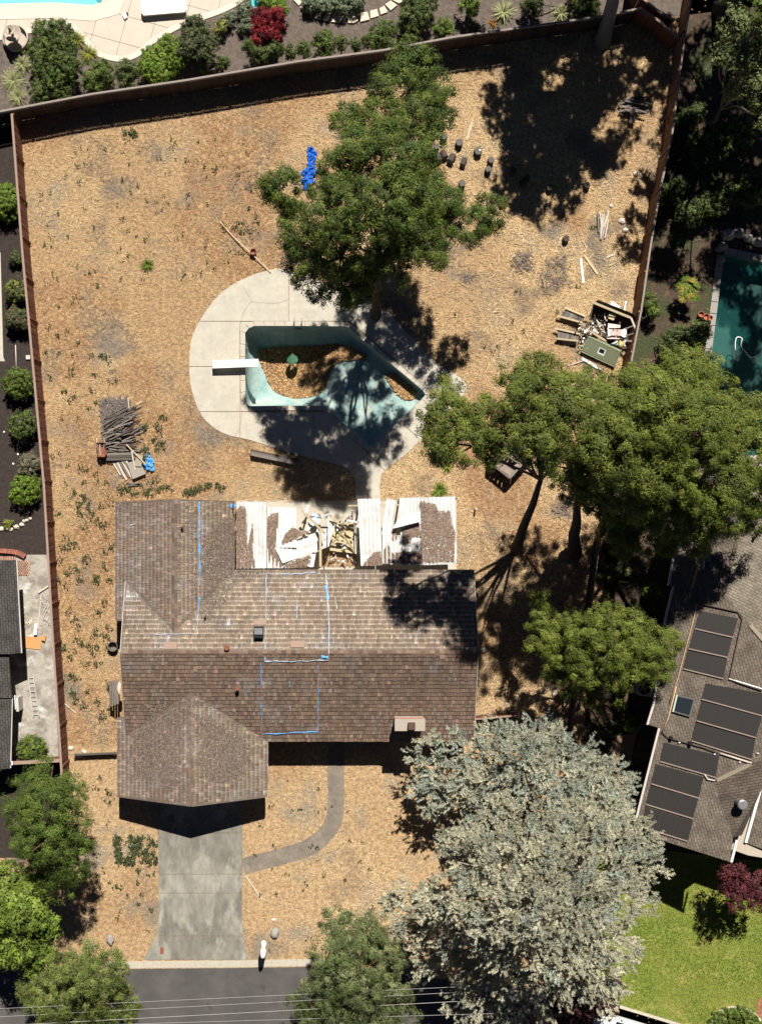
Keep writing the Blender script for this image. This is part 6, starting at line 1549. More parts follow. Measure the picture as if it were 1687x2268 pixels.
def spray_cloud(blobs, axis, dens=16, blen=(.45, .95), per=18, nl=(.14, .24), nw=.035, flat=.7, cols=None, droop=-.1, gap=0, gs=.7, loose=.75, twigs=7):
    """needle foliage: soft clumps of short twigs, needles on all sides of each twig"""
    Vs = []; Cs = []; cols = np.array(cols)
    for c, r in blobs:
        c = np.array(c); nc = max(4, int(dens * r * r / twigs)); Dc = rand_dirs(nc, -.25)
        lump = np.array([1 + .3 * mnoise.noise(Vector(dd) * 1.9 + Vector(c) * .6) for dd in Dc])
        rad = r * np.where(rng.random(nc) < .8, rng.uniform(.72, 1.0, nc), rng.uniform(.2, .7, nc))
        K = c + Dc * (rad * lump)[:, None] * np.array([1, 1, flat])
        if gap:
            gk = np.array([mnoise.noise(Vector(q) * gs) for q in K]) > -gap
            if gk.sum() > 3: K, Dc, nc = K[gk], Dc[gk], int(gk.sum())
        kc = np.repeat(np.arange(nc), twigs); nb = len(kc); D = Dc[kc]
        ctone = cols[rng.integers(0, len(cols), nc)] * rng.uniform(.78, 1.2, (nc, 1))
        T = K[kc] + rng.normal(0, 1, (nb, 3)) * np.array([.2, .2, .1])
        out = T - np.array(axis); out[:, 2] *= .25; out /= np.maximum(.1, np.linalg.norm(out, axis=1))[:, None]
        B = out * .5 + D * .4 + rng.normal(0, loose, (nb, 3)); B[:, 2] = B[:, 2] * .4 + droop + .14; B /= np.linalg.norm(B, axis=1)[:, None]
        BL = rng.uniform(*blen, nb); tc = ctone[kc] * rng.uniform(.88, 1.12, (nb, 1))
        k = np.repeat(np.arange(nb), per); n = len(k); s = rng.random(n) ** .8
        side = np.cross(B, np.array([0, 0, 1.0])); side /= np.maximum(1e-6, np.linalg.norm(side, axis=1))[:, None]
        P = T[k] + B[k] * (BL[k] * (s - .35))[:, None]
        Nd = B[k] * rng.uniform(.2, .9, n)[:, None] + side[k] * (rng.choice([-1, 1], n) * rng.uniform(.2, 1.1, n))[:, None] + np.array([0, 0, 1]) * rng.uniform(-.2, .9, n)[:, None]
        Nd /= np.linalg.norm(Nd, axis=1)[:, None]
        L = rng.uniform(*nl, n) * (1.15 - .4 * s); a = rng.normal(0, .8, (n, 3)) + np.array([0, 0, 1]); S = np.cross(Nd, a); S /= np.maximum(1e-6, np.linalg.norm(S, axis=1))[:, None]
        w = nw * rng.uniform(.7, 1.3, n); q = P + Nd * L[:, None]
        Vs.append(np.stack([P - S * w[:, None] / 2, P + S * w[:, None] / 2, q], 1)); Cs.append(tc[k] * rng.uniform(.85, 1.15, (n, 1)))
    return np.vstack(Vs), np.vstack(Cs)
def limb_pts(a, b, sag=.0, wob=.25, n=6, seed=0):
    out = []
    for i in range(n + 1):
        t = i / n; p = a.lerp(b, t); w = math.sin(math.pi * t) * wob
        out.append(p + Vector((mnoise.noise(Vector((seed, t * 2, 0))) * w, mnoise.noise(Vector((t * 2, seed, 5))) * w, math.sin(math.pi * t) * sag)))
    return out
def tree(name, label, base, blobs, cols, trunk_r=.3, fork=.45, style='leaf', bark=None, group=None, cat="tree", kw={}, limbs=10, top=None, axis=None, twig=.045):
    bark = bark or M_bark
    t = thing(name, label, cat, base, group)
    ctr = sum((Vector(c) for c, r in blobs), Vector()) / len(blobs)
    hub = base.lerp(ctr, fork); hub = hub if top is None else Vector(top)
    bm = bmesh.new()
    add_tube(bm, limb_pts(base - Vector((0, 0, .15)), hub, 0, .35, 6, len(label)), [trunk_r * (1.25 - .12 * i) if i else trunk_r * 1.5 for i in range(7)], 10)
    for i, (c, r) in enumerate(sorted(blobs, key=lambda b: -b[1])[:limbs]):
        c = Vector(c); e = c.lerp(hub, .12); k0 = trunk_r * .38
        add_tube(bm, limb_pts(hub, e, .2, .5, 6, i * 1.7), [max(twig, k0 * (1 - j / 7.5)) for j in range(7)], 7)
        for q in range(3):
            s = rand_dirs(1, -.1)[0]; f = c + Vector(s) * r * .75; add_tube(bm, [e, e.lerp(f, .5) + Vector((0, 0, .1)), f], [twig * 1.2, twig, twig * .5], 5)
    objbm("trunk", bm, bark, t, smooth=True)
    if style == 'leaf': V, Cc = leaf_cloud(blobs, cols=cols, **kw); m = M_leaf
    else: V, Cc = spray_cloud(blobs, axis if axis is not None else tuple(Vector(hub)), cols=cols, **kw); m = M_needle
    quads("crown", V, m, t, Cc)
    return t
def bl(lst, f=d):
    """(px, py, h, radius px) -> crown lobes"""
    out = []
    for x, y, h, r in lst:
        p = f(x, y, h); out.append((tuple(p), r * (DS if f is d else 1) / PPM * (CAM_H - h) / CAM_H))
    return out
OAK = [(0.099, 0.126, 0.018), (0.123, 0.149, 0.023), (0.074, 0.099, 0.016), (0.158, 0.178, 0.032), (0.108, 0.129, 0.027)]
OAK_D = [(0.057, 0.09, 0.015), (0.076, 0.111, 0.018), (0.043, 0.069, 0.012), (0.1, 0.133, 0.024)]
OAK_L = [(0.105, 0.137, 0.017), (0.131, 0.16, 0.023), (0.083, 0.11, 0.016), (0.162, 0.184, 0.036)]
big = dict(leaf=(.07, .125), per=104, dens=50, tuft=.33, gap=.33, gs=.85)
tree("oak_tree", "large dark green oak in middle of dry yard above pool", d(815, 686), bl([
    (890, 145, 11, 58), (935, 200, 10.5, 52), (855, 195, 12, 55), (950, 245, 9.5, 38), (900, 255, 12, 62), (830, 270, 13, 60), (752, 272, 12, 40), (780, 330, 14, 62), (860, 345, 15, 75), (915, 330, 12, 46), (950, 440, 7, 46), (915, 400, 7, 46), (930, 490, 7, 48),
    (608, 395, 12.5, 42), (615, 430, 12, 38), (622, 428, 12, 28), (738, 362, 13, 46), (720, 432, 13.5, 52), (652, 508, 11.5, 48), (600, 420, 12, 34), (740, 470, 15, 75), (830, 450, 16, 85), (900, 430, 13, 62), (965, 455, 8, 44), (1060, 465, 8, 42), (1015, 490, 8.5, 45),
    (900, 510, 12, 65), (820, 540, 14, 70), (730, 550, 13, 65), (665, 570, 10.5, 50), (690, 615, 9, 42), (760, 610, 11, 55), (840, 590, 11, 48), (760, 650, 8, 26), (935, 545, 9.5, 38), (620, 455, 11, 22)]), OAK_D + OAK[:1], .25, .42, kw=big, limbs=10)
tree("oak_tree", "oak with long crown reaching left over pool deck corner", d(1118, 1195), bl([
    (965, 862, 13.0, 42), (940, 910, 13.0, 38), (985, 905, 14.5, 53), (1000, 955, 15.0, 60), (955, 965, 14.0, 41), (1055, 910, 15.0, 50), (1065, 970, 14.5, 45), (1120, 830, 15.5, 48), (1175, 810, 15.0, 46), (1135, 890, 16.5, 60), (1110, 945, 16.0, 52), (1195, 865, 17.5, 62), (1185, 940, 18.0, 65), (1235, 900, 18.5, 62), (1175, 985, 15.0, 38)]),
    OAK, .27, .30, kw=big, limbs=10, top=d(1172, 1040, 5.5))
tree("oak_tree", "tall oak second from left among the right hand oaks", d(1246, 1200), bl([
    (1270, 850, 11, 55), (1255, 945, 14, 72), (1300, 900, 14, 72), (1240, 1010, 11.5, 55), (1290, 1020, 12, 62), (1330, 960, 15, 80), (1350, 1060, 12, 58), (1295, 1085, 8, 40), (1255, 1060, 9, 42), (1335, 1135, 8.5, 44), (1355, 870, 13, 66), (1375, 1010, 14, 70), (1345, 1110, 9, 42)]), OAK + OAK_L[:1], .33, .40, kw=big, limbs=10, top=d(1252, 1080, 6))
tree("oak_tree", "broad bright green oak over the right neighbour's roof and pool", d(1325, 1190), bl([
    (1400, 850, 12, 65), (1470, 810, 12, 62), (1520, 800, 10, 42), (1440, 910, 15, 88), (1530, 860, 12, 62), (1600, 905, 11, 62), (1520, 940, 15, 88), (1610, 980, 13, 80), (1430, 1010, 14, 82), (1540, 1040, 14, 88), (1640, 1060, 12, 66), (1660, 930, 11, 60), (1440, 1100, 11, 66), (1520, 1125, 11, 58), (1590, 1110, 11, 52), (1390, 1150, 8.5, 50), (1350, 1170, 8, 36), (1450, 1165, 8, 40), (1510, 1180, 7.5, 34), (1390, 1080, 12, 55), (1640, 1130, 9, 34), (1480, 860, 14, 70)]), OAK_L + OAK[:2], .4, .38, kw=big, limbs=14)
tree("oak_tree", "feathery green tree between main house and right house", d(1288, 1432), bl([
    (1170, 1305, 6, 28), (1165, 1345, 6, 26), (1185, 1390, 6.5, 40), (1225, 1350, 6.5, 36), (1265, 1390, 7.5, 52), (1310, 1345, 7.5, 46), (1330, 1400, 8.5, 60), (1375, 1365, 7.5, 45), (1400, 1410, 7.5, 52), (1445, 1395, 6.5, 36), (1420, 1455, 6.5, 42), (1345, 1455, 7.5, 50), (1285, 1445, 7.5, 50), (1225, 1430, 6.5, 40), (1240, 1480, 6, 36), (1285, 1505, 5.5, 32), (1200, 1445, 6, 28)]), OAK_L, .2, .4, kw=dict(leaf=(.06, .11), per=92, dens=66, tuft=.28, gap=.2, gs=1.0), limbs=14)
# tall tree whose crown stands beyond the top right corner; it throws the big shadow
def sb(lst): return [(tuple(shadow_of(x, y, h)), r * DS / PPM) for x, y, h, r in lst]
tree("tall_oak_tree", "tall grey trunk rising at the north fence near top right", d(1306, 92), sb([(1110, 180, 14, 55), (1180, 200, 15, 80), (1260, 190, 16, 85), (1120, 250, 14, 70), (1200, 280, 16, 90), (1290, 270, 16, 80), (1100, 310, 14, 45), (1170, 350, 15, 70), (1270, 330, 16, 70), (1120, 390, 14, 62), (1180, 420, 14, 65), (1240, 395, 15, 50), (1100, 160, 15, 40), (1330, 170, 15, 45), (1300, 320, 15, 50), (1160, 130, 16, 60), (1270, 110, 16, 70), (1040, 110, 14, 40), (1090, 120, 14, 45), (1370, 120, 15, 50), (1400, 90, 15, 45), (1215, 350, 15, 60)]), OAK_D, .36, .55, kw=dict(leaf=(.22, .4), per=22, dens=32, tuft=.42, gap=.1, gs=.6), limbs=12, bark=mat("pale_grey_bark", (.26, .23, .2), .95, .25, 5, 8, .6, 14))
tree("tall_oak_tree", "tall dark tree beyond the top right frame corner", d(1560, 20), sb([(1410, 180, 14, 42), (1470, 100, 14, 60), (1540, 160, 15, 75), (1450, 260, 14, 40), (1500, 300, 15, 70), (1580, 280, 16, 85), (1640, 200, 15, 80), (1480, 400, 14, 60), (1560, 420, 15, 80), (1640, 400, 15, 90), (1545, 510, 13, 46), (1600, 520, 13, 60), (1390, 480, 13, 30), (1370, 540, 13, 26), (1400, 410, 13, 30), (1620, 80, 15, 80), (1385, 230, 14, 24), (1660, 480, 14, 60), (1600, 600, 14, 50), (1650, 570, 15, 60), (1640, 660, 15, 42), (1665, 720, 15, 48), (1610, 760, 15, 36), (1560, 570, 14, 40), (1432, 575, 13, 26), (1540, 800, 13, 40), (1480, 770, 13, 34), (1600, 830, 14, 44), (1660, 800, 15, 44)]), OAK_D, .4, .5, kw=dict(leaf=(.22, .4), per=22, dens=32, tuft=.42, gap=.1, gs=.6), limbs=12)
# lit crown lobes at the right edge (top right)
tree("garden_tree", "pale green tree at right edge with arching branches", d(1530, 290), bl([(1590, 50, 10, 36), (1560, 120, 9, 30), (1610, 130, 10.5, 40), (1640, 190, 10, 40), (1600, 200, 9, 28), (1650, 90, 11, 36), (1655, 250, 9, 30)]), [(.12, .145, .05), (.09, .12, .035), (.155, .17, .065)], .14, .4, kw=dict(leaf=(.12, .2), per=24, dens=40, tuft=.34), limbs=7)
# silver cedars
SIL = [(.40, .39, .285), (.46, .445, .325), (.34, .335, .25), (.50, .475, .345), (.36, .345, .235)]
SILB = [(.33, .36, .29), (.39, .415, .335), (.28, .31, .25), (.43, .44, .34)]
ced = dict(dens=112, blen=(.3, .55), per=42, nl=(.09, .17), nw=.046, gap=.5, gs=.62, loose=.5)
tree("silver_cedar", "upper silver blue cedar between house and right neighbour", d(1120, 1700), bl([
    (930, 1640, 3.8, 42), (960, 1690, 4.2, 52), (920, 1700, 3.5, 34), (1000, 1635, 4.7, 48), (1060, 1640, 5.5, 58), (1060, 1590, 4.2, 28), (1115, 1600, 5.1, 40), (1160, 1600, 5.1, 42), (1130, 1660, 6.8, 66), (1200, 1620, 5.5, 44), (1190, 1680, 6.8, 60), (1250, 1640, 5.1, 42), (1270, 1700, 5.5, 52), (1330, 1690, 4.7, 46), (1370, 1710, 3.8, 30), (1310, 1750, 5.1, 46), (1230, 1740, 6.0, 52), (1060, 1710, 6.0, 58), (1010, 1735, 5.1, 40), (935, 1745, 3.8, 30), (1360, 1760, 4.2, 36), (1185, 1575, 4.2, 24)]), SILB + SIL[:2], .3, .55, 'spray', M_bark_pale, kw=ced, limbs=14)
tree("silver_cedar", "huge lower silver cedar overhanging lawn and street", d(1140, 1960), bl([
    (1010, 1815, 7.5, 50), (1090, 1800, 9, 66), (1170, 1810, 10, 68), (1250, 1800, 9.5, 64), (1330, 1800, 8, 58), (1390, 1820, 6.5, 42), (985, 1845, 7, 48), (1040, 1870, 10, 72), (1130, 1880, 12, 82), (1220, 1880, 12, 80), (1310, 1870, 10, 68), (1390, 1880, 7, 48), (905, 1945, 6, 40), (865, 1965, 5, 36), (960, 1940, 8.5, 62), (1050, 1950, 12, 76), (1150, 1960, 14, 90), (1250, 1960, 13, 80), (1330, 1950, 9.5, 62), (1390, 1940, 7, 38), (900, 2010, 6, 46), (990, 2020, 8.5, 52), (1090, 2040, 11, 62), (1200, 2050, 12.5, 76), (1290, 2040, 11, 66), (1340, 2060, 8, 40), (1110, 2110, 8, 52), (1200, 2120, 9, 56), (1280, 2110, 8.5, 52), (1310, 2150, 7, 40), (1030, 2130, 7, 50), (1010, 2180, 5.5, 46), (930, 2070, 5.5, 40), (1110, 2190, 5.5, 44), (1000, 2070, 6.5, 40), (1170, 2190, 5.5, 30)]), SIL + SILB[:1], .45, .5, 'spray', M_bark_pale, kw=ced, limbs=22)
PINE = [(.115, .145, .03), (.145, .175, .04), (.085, .112, .025), (.18, .205, .06)]
PINE_D = [(.10, .13, .042), (.13, .155, .058), (.078, .105, .034), (.185, .205, .09)]
smallleaf = dict(leaf=(.06, .11), per=96, dens=58, tuft=.30, gap=.22, gs=1.0)
pn = dict(dens=84, blen=(.35, .7), per=34, nl=(.08, .16), nw=.036, gap=.42, gs=.8)
tree("street_tree", "olive green tree overhanging street at bottom centre", d(760, 2110), bl([(740, 2010, 6, 46), (795, 2020, 6, 44), (720, 2060, 6.5, 42), (780, 2070, 8, 62), (740, 2110, 8, 56), (830, 2080, 7, 48), (800, 2130, 8, 58), (690, 2150, 6, 46), (740, 2170, 7, 56), (660, 2190, 5, 38), (720, 2210, 6, 50), (800, 2190, 6.5, 55), (850, 2150, 6, 50), (780, 2250, 5, 50), (860, 2210, 5, 50), (690, 2240, 5, 40)]), PINE_D, .28, .5, kw=smallleaf, limbs=10)
tree("street_tree", "olive green tree over the kerb at bottom left", d(180, 2130), bl([(190, 2080, 6, 42), (140, 2110, 6, 46), (230, 2110, 6.5, 46), (180, 2130, 8, 56), (100, 2140, 5, 38), (260, 2130, 5.5, 36), (220, 2165, 6.5, 50), (140, 2170, 6.5, 52), (80, 2180, 5, 34), (270, 2180, 5, 34), (190, 2210, 6, 50), (120, 2220, 5, 44), (250, 2220, 5, 40), (60, 2150, 4.5, 24)]), PINE, .24, .5, kw=smallleaf, limbs=10)
tree("dark_green_tree", "dark green dense tree at left edge beside garage lawn", d(105, 1870), bl([(110, 1690, 5.5, 42), (60, 1720, 6, 44), (150, 1720, 6, 40), (100, 1750, 8, 60), (50, 1770, 7, 42), (150, 1780, 7, 48), (170, 1820, 6, 34), (100, 1820, 8.5, 60), (60, 1830, 7, 40), (130, 1870, 7, 46), (160, 1890, 6, 30), (120, 1920, 6, 38), (90, 1890, 6, 36)]), [(.078, .118, .018), (.105, .148, .024), (.06, .092, .015)], .24, .5, 'leaf', M_bark_red, kw=smallleaf, limbs=8)
tree("garden_tree", "bright green broadleaf tree at bottom left edge", d(20, 2010), bl([(20, 1910, 6, 44), (60, 1930, 6, 34), (10, 1970, 7, 46), (60, 1990, 7, 42), (100, 2010, 6, 32), (40, 2050, 6, 44), (90, 2060, 5.5, 32), (0, 2060, 6, 40), (70, 2090, 5, 28), (-30, 1990, 7, 50)]), [(.14, .20, .025), (.11, .165, .02), (.17, .23, .04), (.08, .12, .018)], .2, .45, kw=dict(leaf=(.14, .24), per=28, dens=55, tuft=.34), limbs=7)
tree("plum_tree", "small dark purple leaved tree at right edge by lawn", d(1610, 1935), bl([(1590, 1900, 3.5, 30), (1630, 1920, 4, 34), (1600, 1945, 4, 32), (1650, 1950, 3.5, 30), (1575, 1925, 3, 20)]), [(.09, .02, .025), (.12, .03, .03), (.06, .015, .02)], .1, .4, kw=dict(leaf=(.1, .17), per=24, dens=80, tuft=.24), limbs=5)
tree("plum_tree", "dark purple shrubby tree beneath silver cedar near white car", d(1290, 2170), bl([(1280, 2160, 3, 34), (1330, 2130, 3, 26), (1310, 2180, 3, 30), (1250, 2195, 3, 36), (1240, 2230, 2.5, 30), (1200, 2220, 2.5, 28)]), [(.06, .016, .02), (.085, .022, .026), (.04, .012, .014)], .1, .4, kw=dict(leaf=(.1, .17), per=24, dens=80, tuft=.24), limbs=5)
# ---- shrubs
def shrub(name, label, f, lobes, h, cols, group=None, style='leaf', leaf=(.08, .14), dens=190, per=26, tuft=.17, flat=.9, nl=(.08, .16), z=None):
    """lobes: (px, py, radius px) ; rounded bush of height h standing on the ground"""
    B = []
    for x, y, r in lobes:
        rm = r / PPM; zz = max(h - rm * flat, h * .45); p = f(x, y, zz); B.append((tuple(p), rm * 1.08))
    c = sum((Vector(b[0]) for b in B), Vector()) / len(B); base = Vector((c.x, c.y, 0))
    t = thing(name, label, "shrub", base, group)
    bm = bmesh.new()
    for b, r in B:
        add_tube(bm, [base - Vector((0, 0, .05)), base.lerp(Vector(b), .5), Vector(b)], [.045, .035, .02], 6)
    objbm("stem", bm, M_bark, t)
    if style == 'leaf': V, Cc = leaf_cloud(B, leaf=leaf, per=per, dens=dens, tuft=tuft, flat=max(flat, h * .5 / max(.1, max(r for _, r in B))) if h < 99 else flat, cols=cols, up=.5); m = M_leaf
    else: V, Cc = spray_cloud(B, tuple(c - Vector((0, 0, .3))), dens=dens, blen=(.12, .3), per=per, nl=nl, nw=.028, flat=flat, cols=cols, droop=.25); m = M_needle
    V[:, :, 2] = np.maximum(V[:, :, 2], .02)
    quads("foliage", V, m, t, Cc); return t
GR = [(.095, .14, .022), (.12, .165, .03), (.075, .11, .02)]; DG = [(.06, .09, .02), (.085, .115, .026), (.045, .07, .016), (.115, .14, .04)]; BG = [(.13, .20, .022), (.16, .23, .03), (.10, .16, .02)]; OL = [(.08, .095, .035), (.10, .11, .045), (.06, .075, .028)]; GG = [(.16, .19, .11), (.20, .22, .14), (.12, .15, .09)]; RD = [(.17, .008, .014), (.23, .014, .02), (.12, .007, .012)]; YG = [(.25, .27, .04), (.32, .32, .06), (.2, .23, .04)]; PALE = [(.36, .38, .18), (.42, .42, .22), (.3, .33, .15)]
S_ = lambda x, y, h=0: W(x, y, h)
shrub("shrub", "large dark green shrub right of the stone fountain", W, [(105, 80, 30), (140, 85, 30), (95, 115, 30), (130, 125, 36), (150, 150, 28), (105, 150, 30), (125, 175, 28)], 2.2, DG + GR[:1])
shrub("shrub", "dark green shrub against north fence below the large shrub", W, [(95, 205, 26), (135, 205, 28), (115, 195, 24)], 1.7, DG)
shrub("shrub", "green shrub touching patio border left of its tip", W, [(215, 170, 26), (228, 160, 22), (205, 185, 20)], 1.5, GR + DG[:1])
shrub("shrub", "upright dark shrub at the tip of patio curve", W, [(282, 160, 22), (280, 178, 18)], 1.8, DG)
shrub("shrub", "large bright green rounded shrub beside patio curve", W, [(345, 130, 28), (375, 110, 28), (330, 150, 24), (370, 145, 30), (355, 165, 22), (395, 130, 22)], 1.5, BG)
shrub("shrub", "feathery olive shrub right of the bright green one", W, [(430, 70, 24), (450, 90, 28), (425, 105, 26), (455, 115, 24), (440, 60, 20)], 2.2, OL)
shrub("shrub", "small upright shrub below the olive shrub at fence", W, [(453, 150, 13)], 1.2, GR)
shrub("shrub", "small lone green shrub on bare mulch by fence", W, [(494, 143, 13), (490, 135, 10)], 1.1, DG)
shrub("shrub", "small yellowish shrub right of the olive shrub", W, [(489, 60, 15)], .8, YG + OL)
shrub("shrub", "grey green mounded shrub nearest the patio edge", W, [(507, 43, 16)], .7, GG); shrub("shrub", "upper grey green mound left of turquoise float", W, [(542, 22, 18)], .8, GG); shrub("shrub", "lower grey green mound left of red shrub", W, [(541, 58, 15)], .7, GG)
shrub("shrub", "bright crimson leaved shrub in north bed", W, [(580, 40, 20), (605, 50, 24), (590, 75, 24), (612, 35, 16), (568, 88, 12), (570, 60, 16), (603, 80, 16)], 1.8, RD, leaf=(.06, .13))
shrub("shrub", "yellow green shrub behind crimson shrub", W, [(605, 12, 24), (625, 20, 14), (590, 8, 18)], 1.3, BG)
shrub("shrub", "dark hedge clump below the crimson shrub", W, [(550, 108, 14), (570, 125, 16), (592, 125, 16), (612, 112, 16)], 1.7, DG)
for x, y, r, lab in ((643, 115, 11, "slim clipped shrub, first right of the crimson shrub"), (671, 110, 14, "slim shrub, second right of crimson shrub"), (718, 95, 22, "bushy shrub, third right of crimson shrub"), (755, 95, 12, "narrow shrub between two wider shrubs along fence"), (787, 98, 11, "narrow low shrub left of the widest fence shrub")):
    shrub("shrub", lab, W, [(x, y, r), (x + 2, y + r * .6, r * .8)], 1.6, DG + GR[:1], "shrubs along the north fence")
shrub("shrub", "widest fence shrub left of the oak top", W, [(840, 75, 22), (858, 70, 20), (845, 92, 20), (820, 92, 16)], 1.7, GR + DG, "shrubs along the north fence")
shrub("shrub", "shrub between widest fence shrub and dark clump", W, [(915, 75, 14), (905, 82, 10)], 1.3, GR, "shrubs along the north fence"); shrub("shrub", "green shrub right of the dark clump by fence", W, [(981, 60, 18), (992, 68, 12), (970, 70, 12)], 1.5, GR, "shrubs along the north fence"); shrub("shrub", "low olive shrub rightmost along the sunlit fence", W, [(1055, 60, 13)], .8, OL, "shrubs along the north fence")
shrub("shrub", "dark broad shrub right of flagstone ring", W, [(915, 10, 24), (930, 35, 24), (905, 40, 20), (945, 5, 20), (920, 55, 14)], 1.6, DG)
shrub("shrub", "bright shrub at top edge with dark shadow below", W, [(1035, 8, 20), (1045, 20, 14)], 1.6, BG)
shrub("shrub", "left silver shrub within the flagstone ring", W, [(690, 8, 20), (720, 12, 20), (705, -15, 24)], .9, GG); shrub("shrub", "right silver shrub within the flagstone ring", W, [(755, 12, 22), (785, 0, 24), (770, -25, 26)], .9, GG)
shrub("shrub", "dark shrub under trees at top right edge of bed", W, [(1180, 10, 22), (1300, 15, 24), (1290, -10, 30)], 1.3, DG)
# left neighbour
for lobes, h, cols, lab in (([(10, 450, 34), (20, 440, 26)], 1.5, BG + GR[:1], "big round green shrub at left edge, topmost of the row"), ([(35, 572, 14)], .7, OL, "small low shrub below the topmost round shrub"), ([(38, 640, 22), (30, 650, 16), (48, 650, 14)], 1.2, OL + YG[:1], "yellow green open shrub third in left row"), ([(38, 705, 22), (28, 700, 14), (50, 712, 14)], 1.2, OL + [(.14, .10, .05)], "brownish sparse shrub fourth in left row"), ([(41, 848, 31)], 1.5, GR, "round clipped green shrub in middle of left row"), ([(51, 942, 28)], 1.4, OL + GR, "round clipped olive shrub below the middle one"), ([(66, 1030, 23)], .9, [(.15, .14, .09), (.19, .17, .11), (.11, .11, .06)], "grey brown mounded shrub in left row"), ([(57, 1085, 31)], 1.2, BG, "bright lime green shrub lowest in left mulch row"), ([(70, 1660, 28), (78, 1652, 20)], 1.2, BG + OL, "lone lime shrub on left neighbour's concrete")):
    shrub("shrub", lab, W, lobes, h, cols, "shrubs along the left fence", dens=420, tuft=.12, leaf=(.06, .11))
shrub("shrub", "tiny yellow plant beside curved edging stones", W, [(18, 1162, 8)], .3, YG)
# right garden
shrub("shrub", "small leafy shrub by right fence near palm", W, [(1438, 672, 16), (1445, 690, 14)], 1.2, GR)
for x, y, r, lab in ((1520, 260, 30, "dark shrub in shade beyond right fence, upper"), (1550, 330, 36, "dark shrub in shade beyond right fence, middle"), (1490, 420, 24, "dark shrub close to right fence in shade"), (1530, 470, 30, "dark shrub above the stony patch"), (1500, 760, 34, "dark shrub beside green pool below palm"), (1540, 740, 26, "dark shrub overhanging green pool edge"), (1620, 300, 40, "large dark shrub near the right frame edge"), (1580, 440, 34, "dark shrub behind pool boulders"), (1660, 420, 34, "dark shrub at right frame edge above pool")):
    shrub("shrub", lab, W, [(x, y, r), (x + r * .6, y - r * .3, r * .7), (x - r * .4, y + r * .5, r * .6)], 1.6, DG + [(.03, .04, .014)], "dark shrubs beyond the right fence", leaf=(.1, .18), dens=90, tuft=.22)
for x, y, r, lab in ((1345, 1270, 20, "small shrub in shade left of right house, upper"), (1440, 1310, 18, "small lit shrub beside right house wall"), (1372, 1525, 12, "small shrub beside air conditioner"), (1395, 1605, 16, "low shrub at top of bare soil patch"), (1370, 1560, 12, "tiny shrub below the air conditioner"), (1380, 1200, 22, "shrub under right oak near its trunk")):
    shrub("shrub", lab, W, [(x, y, r), (x + r * .5, y + r * .3, r * .6)], .9, GR + YG[:1], "small shrubs in the side passage")
hd = shrub("hedge_ring", "clipped green hedge inside the round planter", W, [(1627 + 50 * math.cos(a), 2295 + 50 * math.sin(a), 17) for a in [2 * math.pi * k / 14 for k in range(14)]], .5, GR, None, dens=240, tuft=.12)
shrub("shrub", "yellow green centre plant inside round planter", W, [(1627, 2285, 20), (1640, 2300, 16)], .6, YG + GR, None)
# ---- bladed plants
def blades(name, label, p, r, n, cols, w=.05, rise=.6, group=None, cat="plant", droop=.5):
    V = []; base = np.array([p.x, p.y, 0.0])
    a = rng.uniform(0, 2 * math.pi, n); el = rng.uniform(.15, 1.25, n); L = r * rng.uniform(.75, 1.1, n)
    for i in range(n):
        dd = np.array([math.cos(a[i]), math.sin(a[i]), 0]); s = np.array([-math.sin(a[i]), math.cos(a[i]), 0]); prev = None
        for k in range(5):
            t = k / 4; c = base + dd * L[i] * (math.cos(el[i]) * t + .25 * t * t) + np.array([0, 0, .04 + rise * (math.sin(el[i]) * t - droop * t * t * math.cos(el[i]) * .6)]); c[2] = max(c[2], .03)
            ww = w * (1 - t) * .5 + .006; cur = (c - s * ww, c + s * ww)
            if prev is not None: V.append([prev[0], prev[1], cur[1], cur[0]])
            prev = cur
    Cc = np.repeat(tones(n, cols, .2), 4, axis=0)
    t = thing(name, label, cat, p, group); quads("leaf_blades", np.array(V), M_grass, t, Cc)
    bm = bmesh.new(); add_lathe(bm, Vector((p.x, p.y, -.03)), [(0, 0), (.07, 0), (.04, .15), (0, .16)], 8); objbm("crown_base", bm, M_bark, t); return t
blades("ornamental_grass", "pale spiky grass below fountain, upper of three", W(51, 144), .62, 130, PALE, .035, .5); blades("ornamental_grass", "pale spiky grass below fountain, middle of three", W(31, 180), .72, 150, PALE, .035, .5); blades("ornamental_grass", "pale spiky grass against north fence, lowest of three", W(42, 216), .6, 120, PALE, .035, .5)
blades("ornamental_grass", "yellow green grass tuft beside patio edge, lower", W(197, 120), .55, 130, YG, .03, .4); blades("ornamental_grass", "yellow green grass tuft beside patio edge, upper", W(172, 90), .55, 130, YG, .03, .4)
blades("agave", "large pale agave near the north fence", W(1114, 28), .72, 110, PALE, .07, .5); blades("agave", "smaller pale agave right of the large one", W(1240, 31), .58, 80, PALE, .06, .45); blades("ornamental_grass", "small orange tuft beside the large agave", W(1091, 52), .3, 60, [(.35, .16, .03), (.28, .13, .03)], .03, .25)
blades("yucca", "small spiky green plant in the middle of dry lawn", d(321, 575), .42, 70, BG, .05, .4); blades("yucca", "yellow green spiky plant right of deck walkway", d(967, 1012), .4, 60, YG + BG, .05, .35); blades("yucca", "green spiky plant above right corner of patio cover", d(954, 1062), .55, 90, BG, .05, .45); 
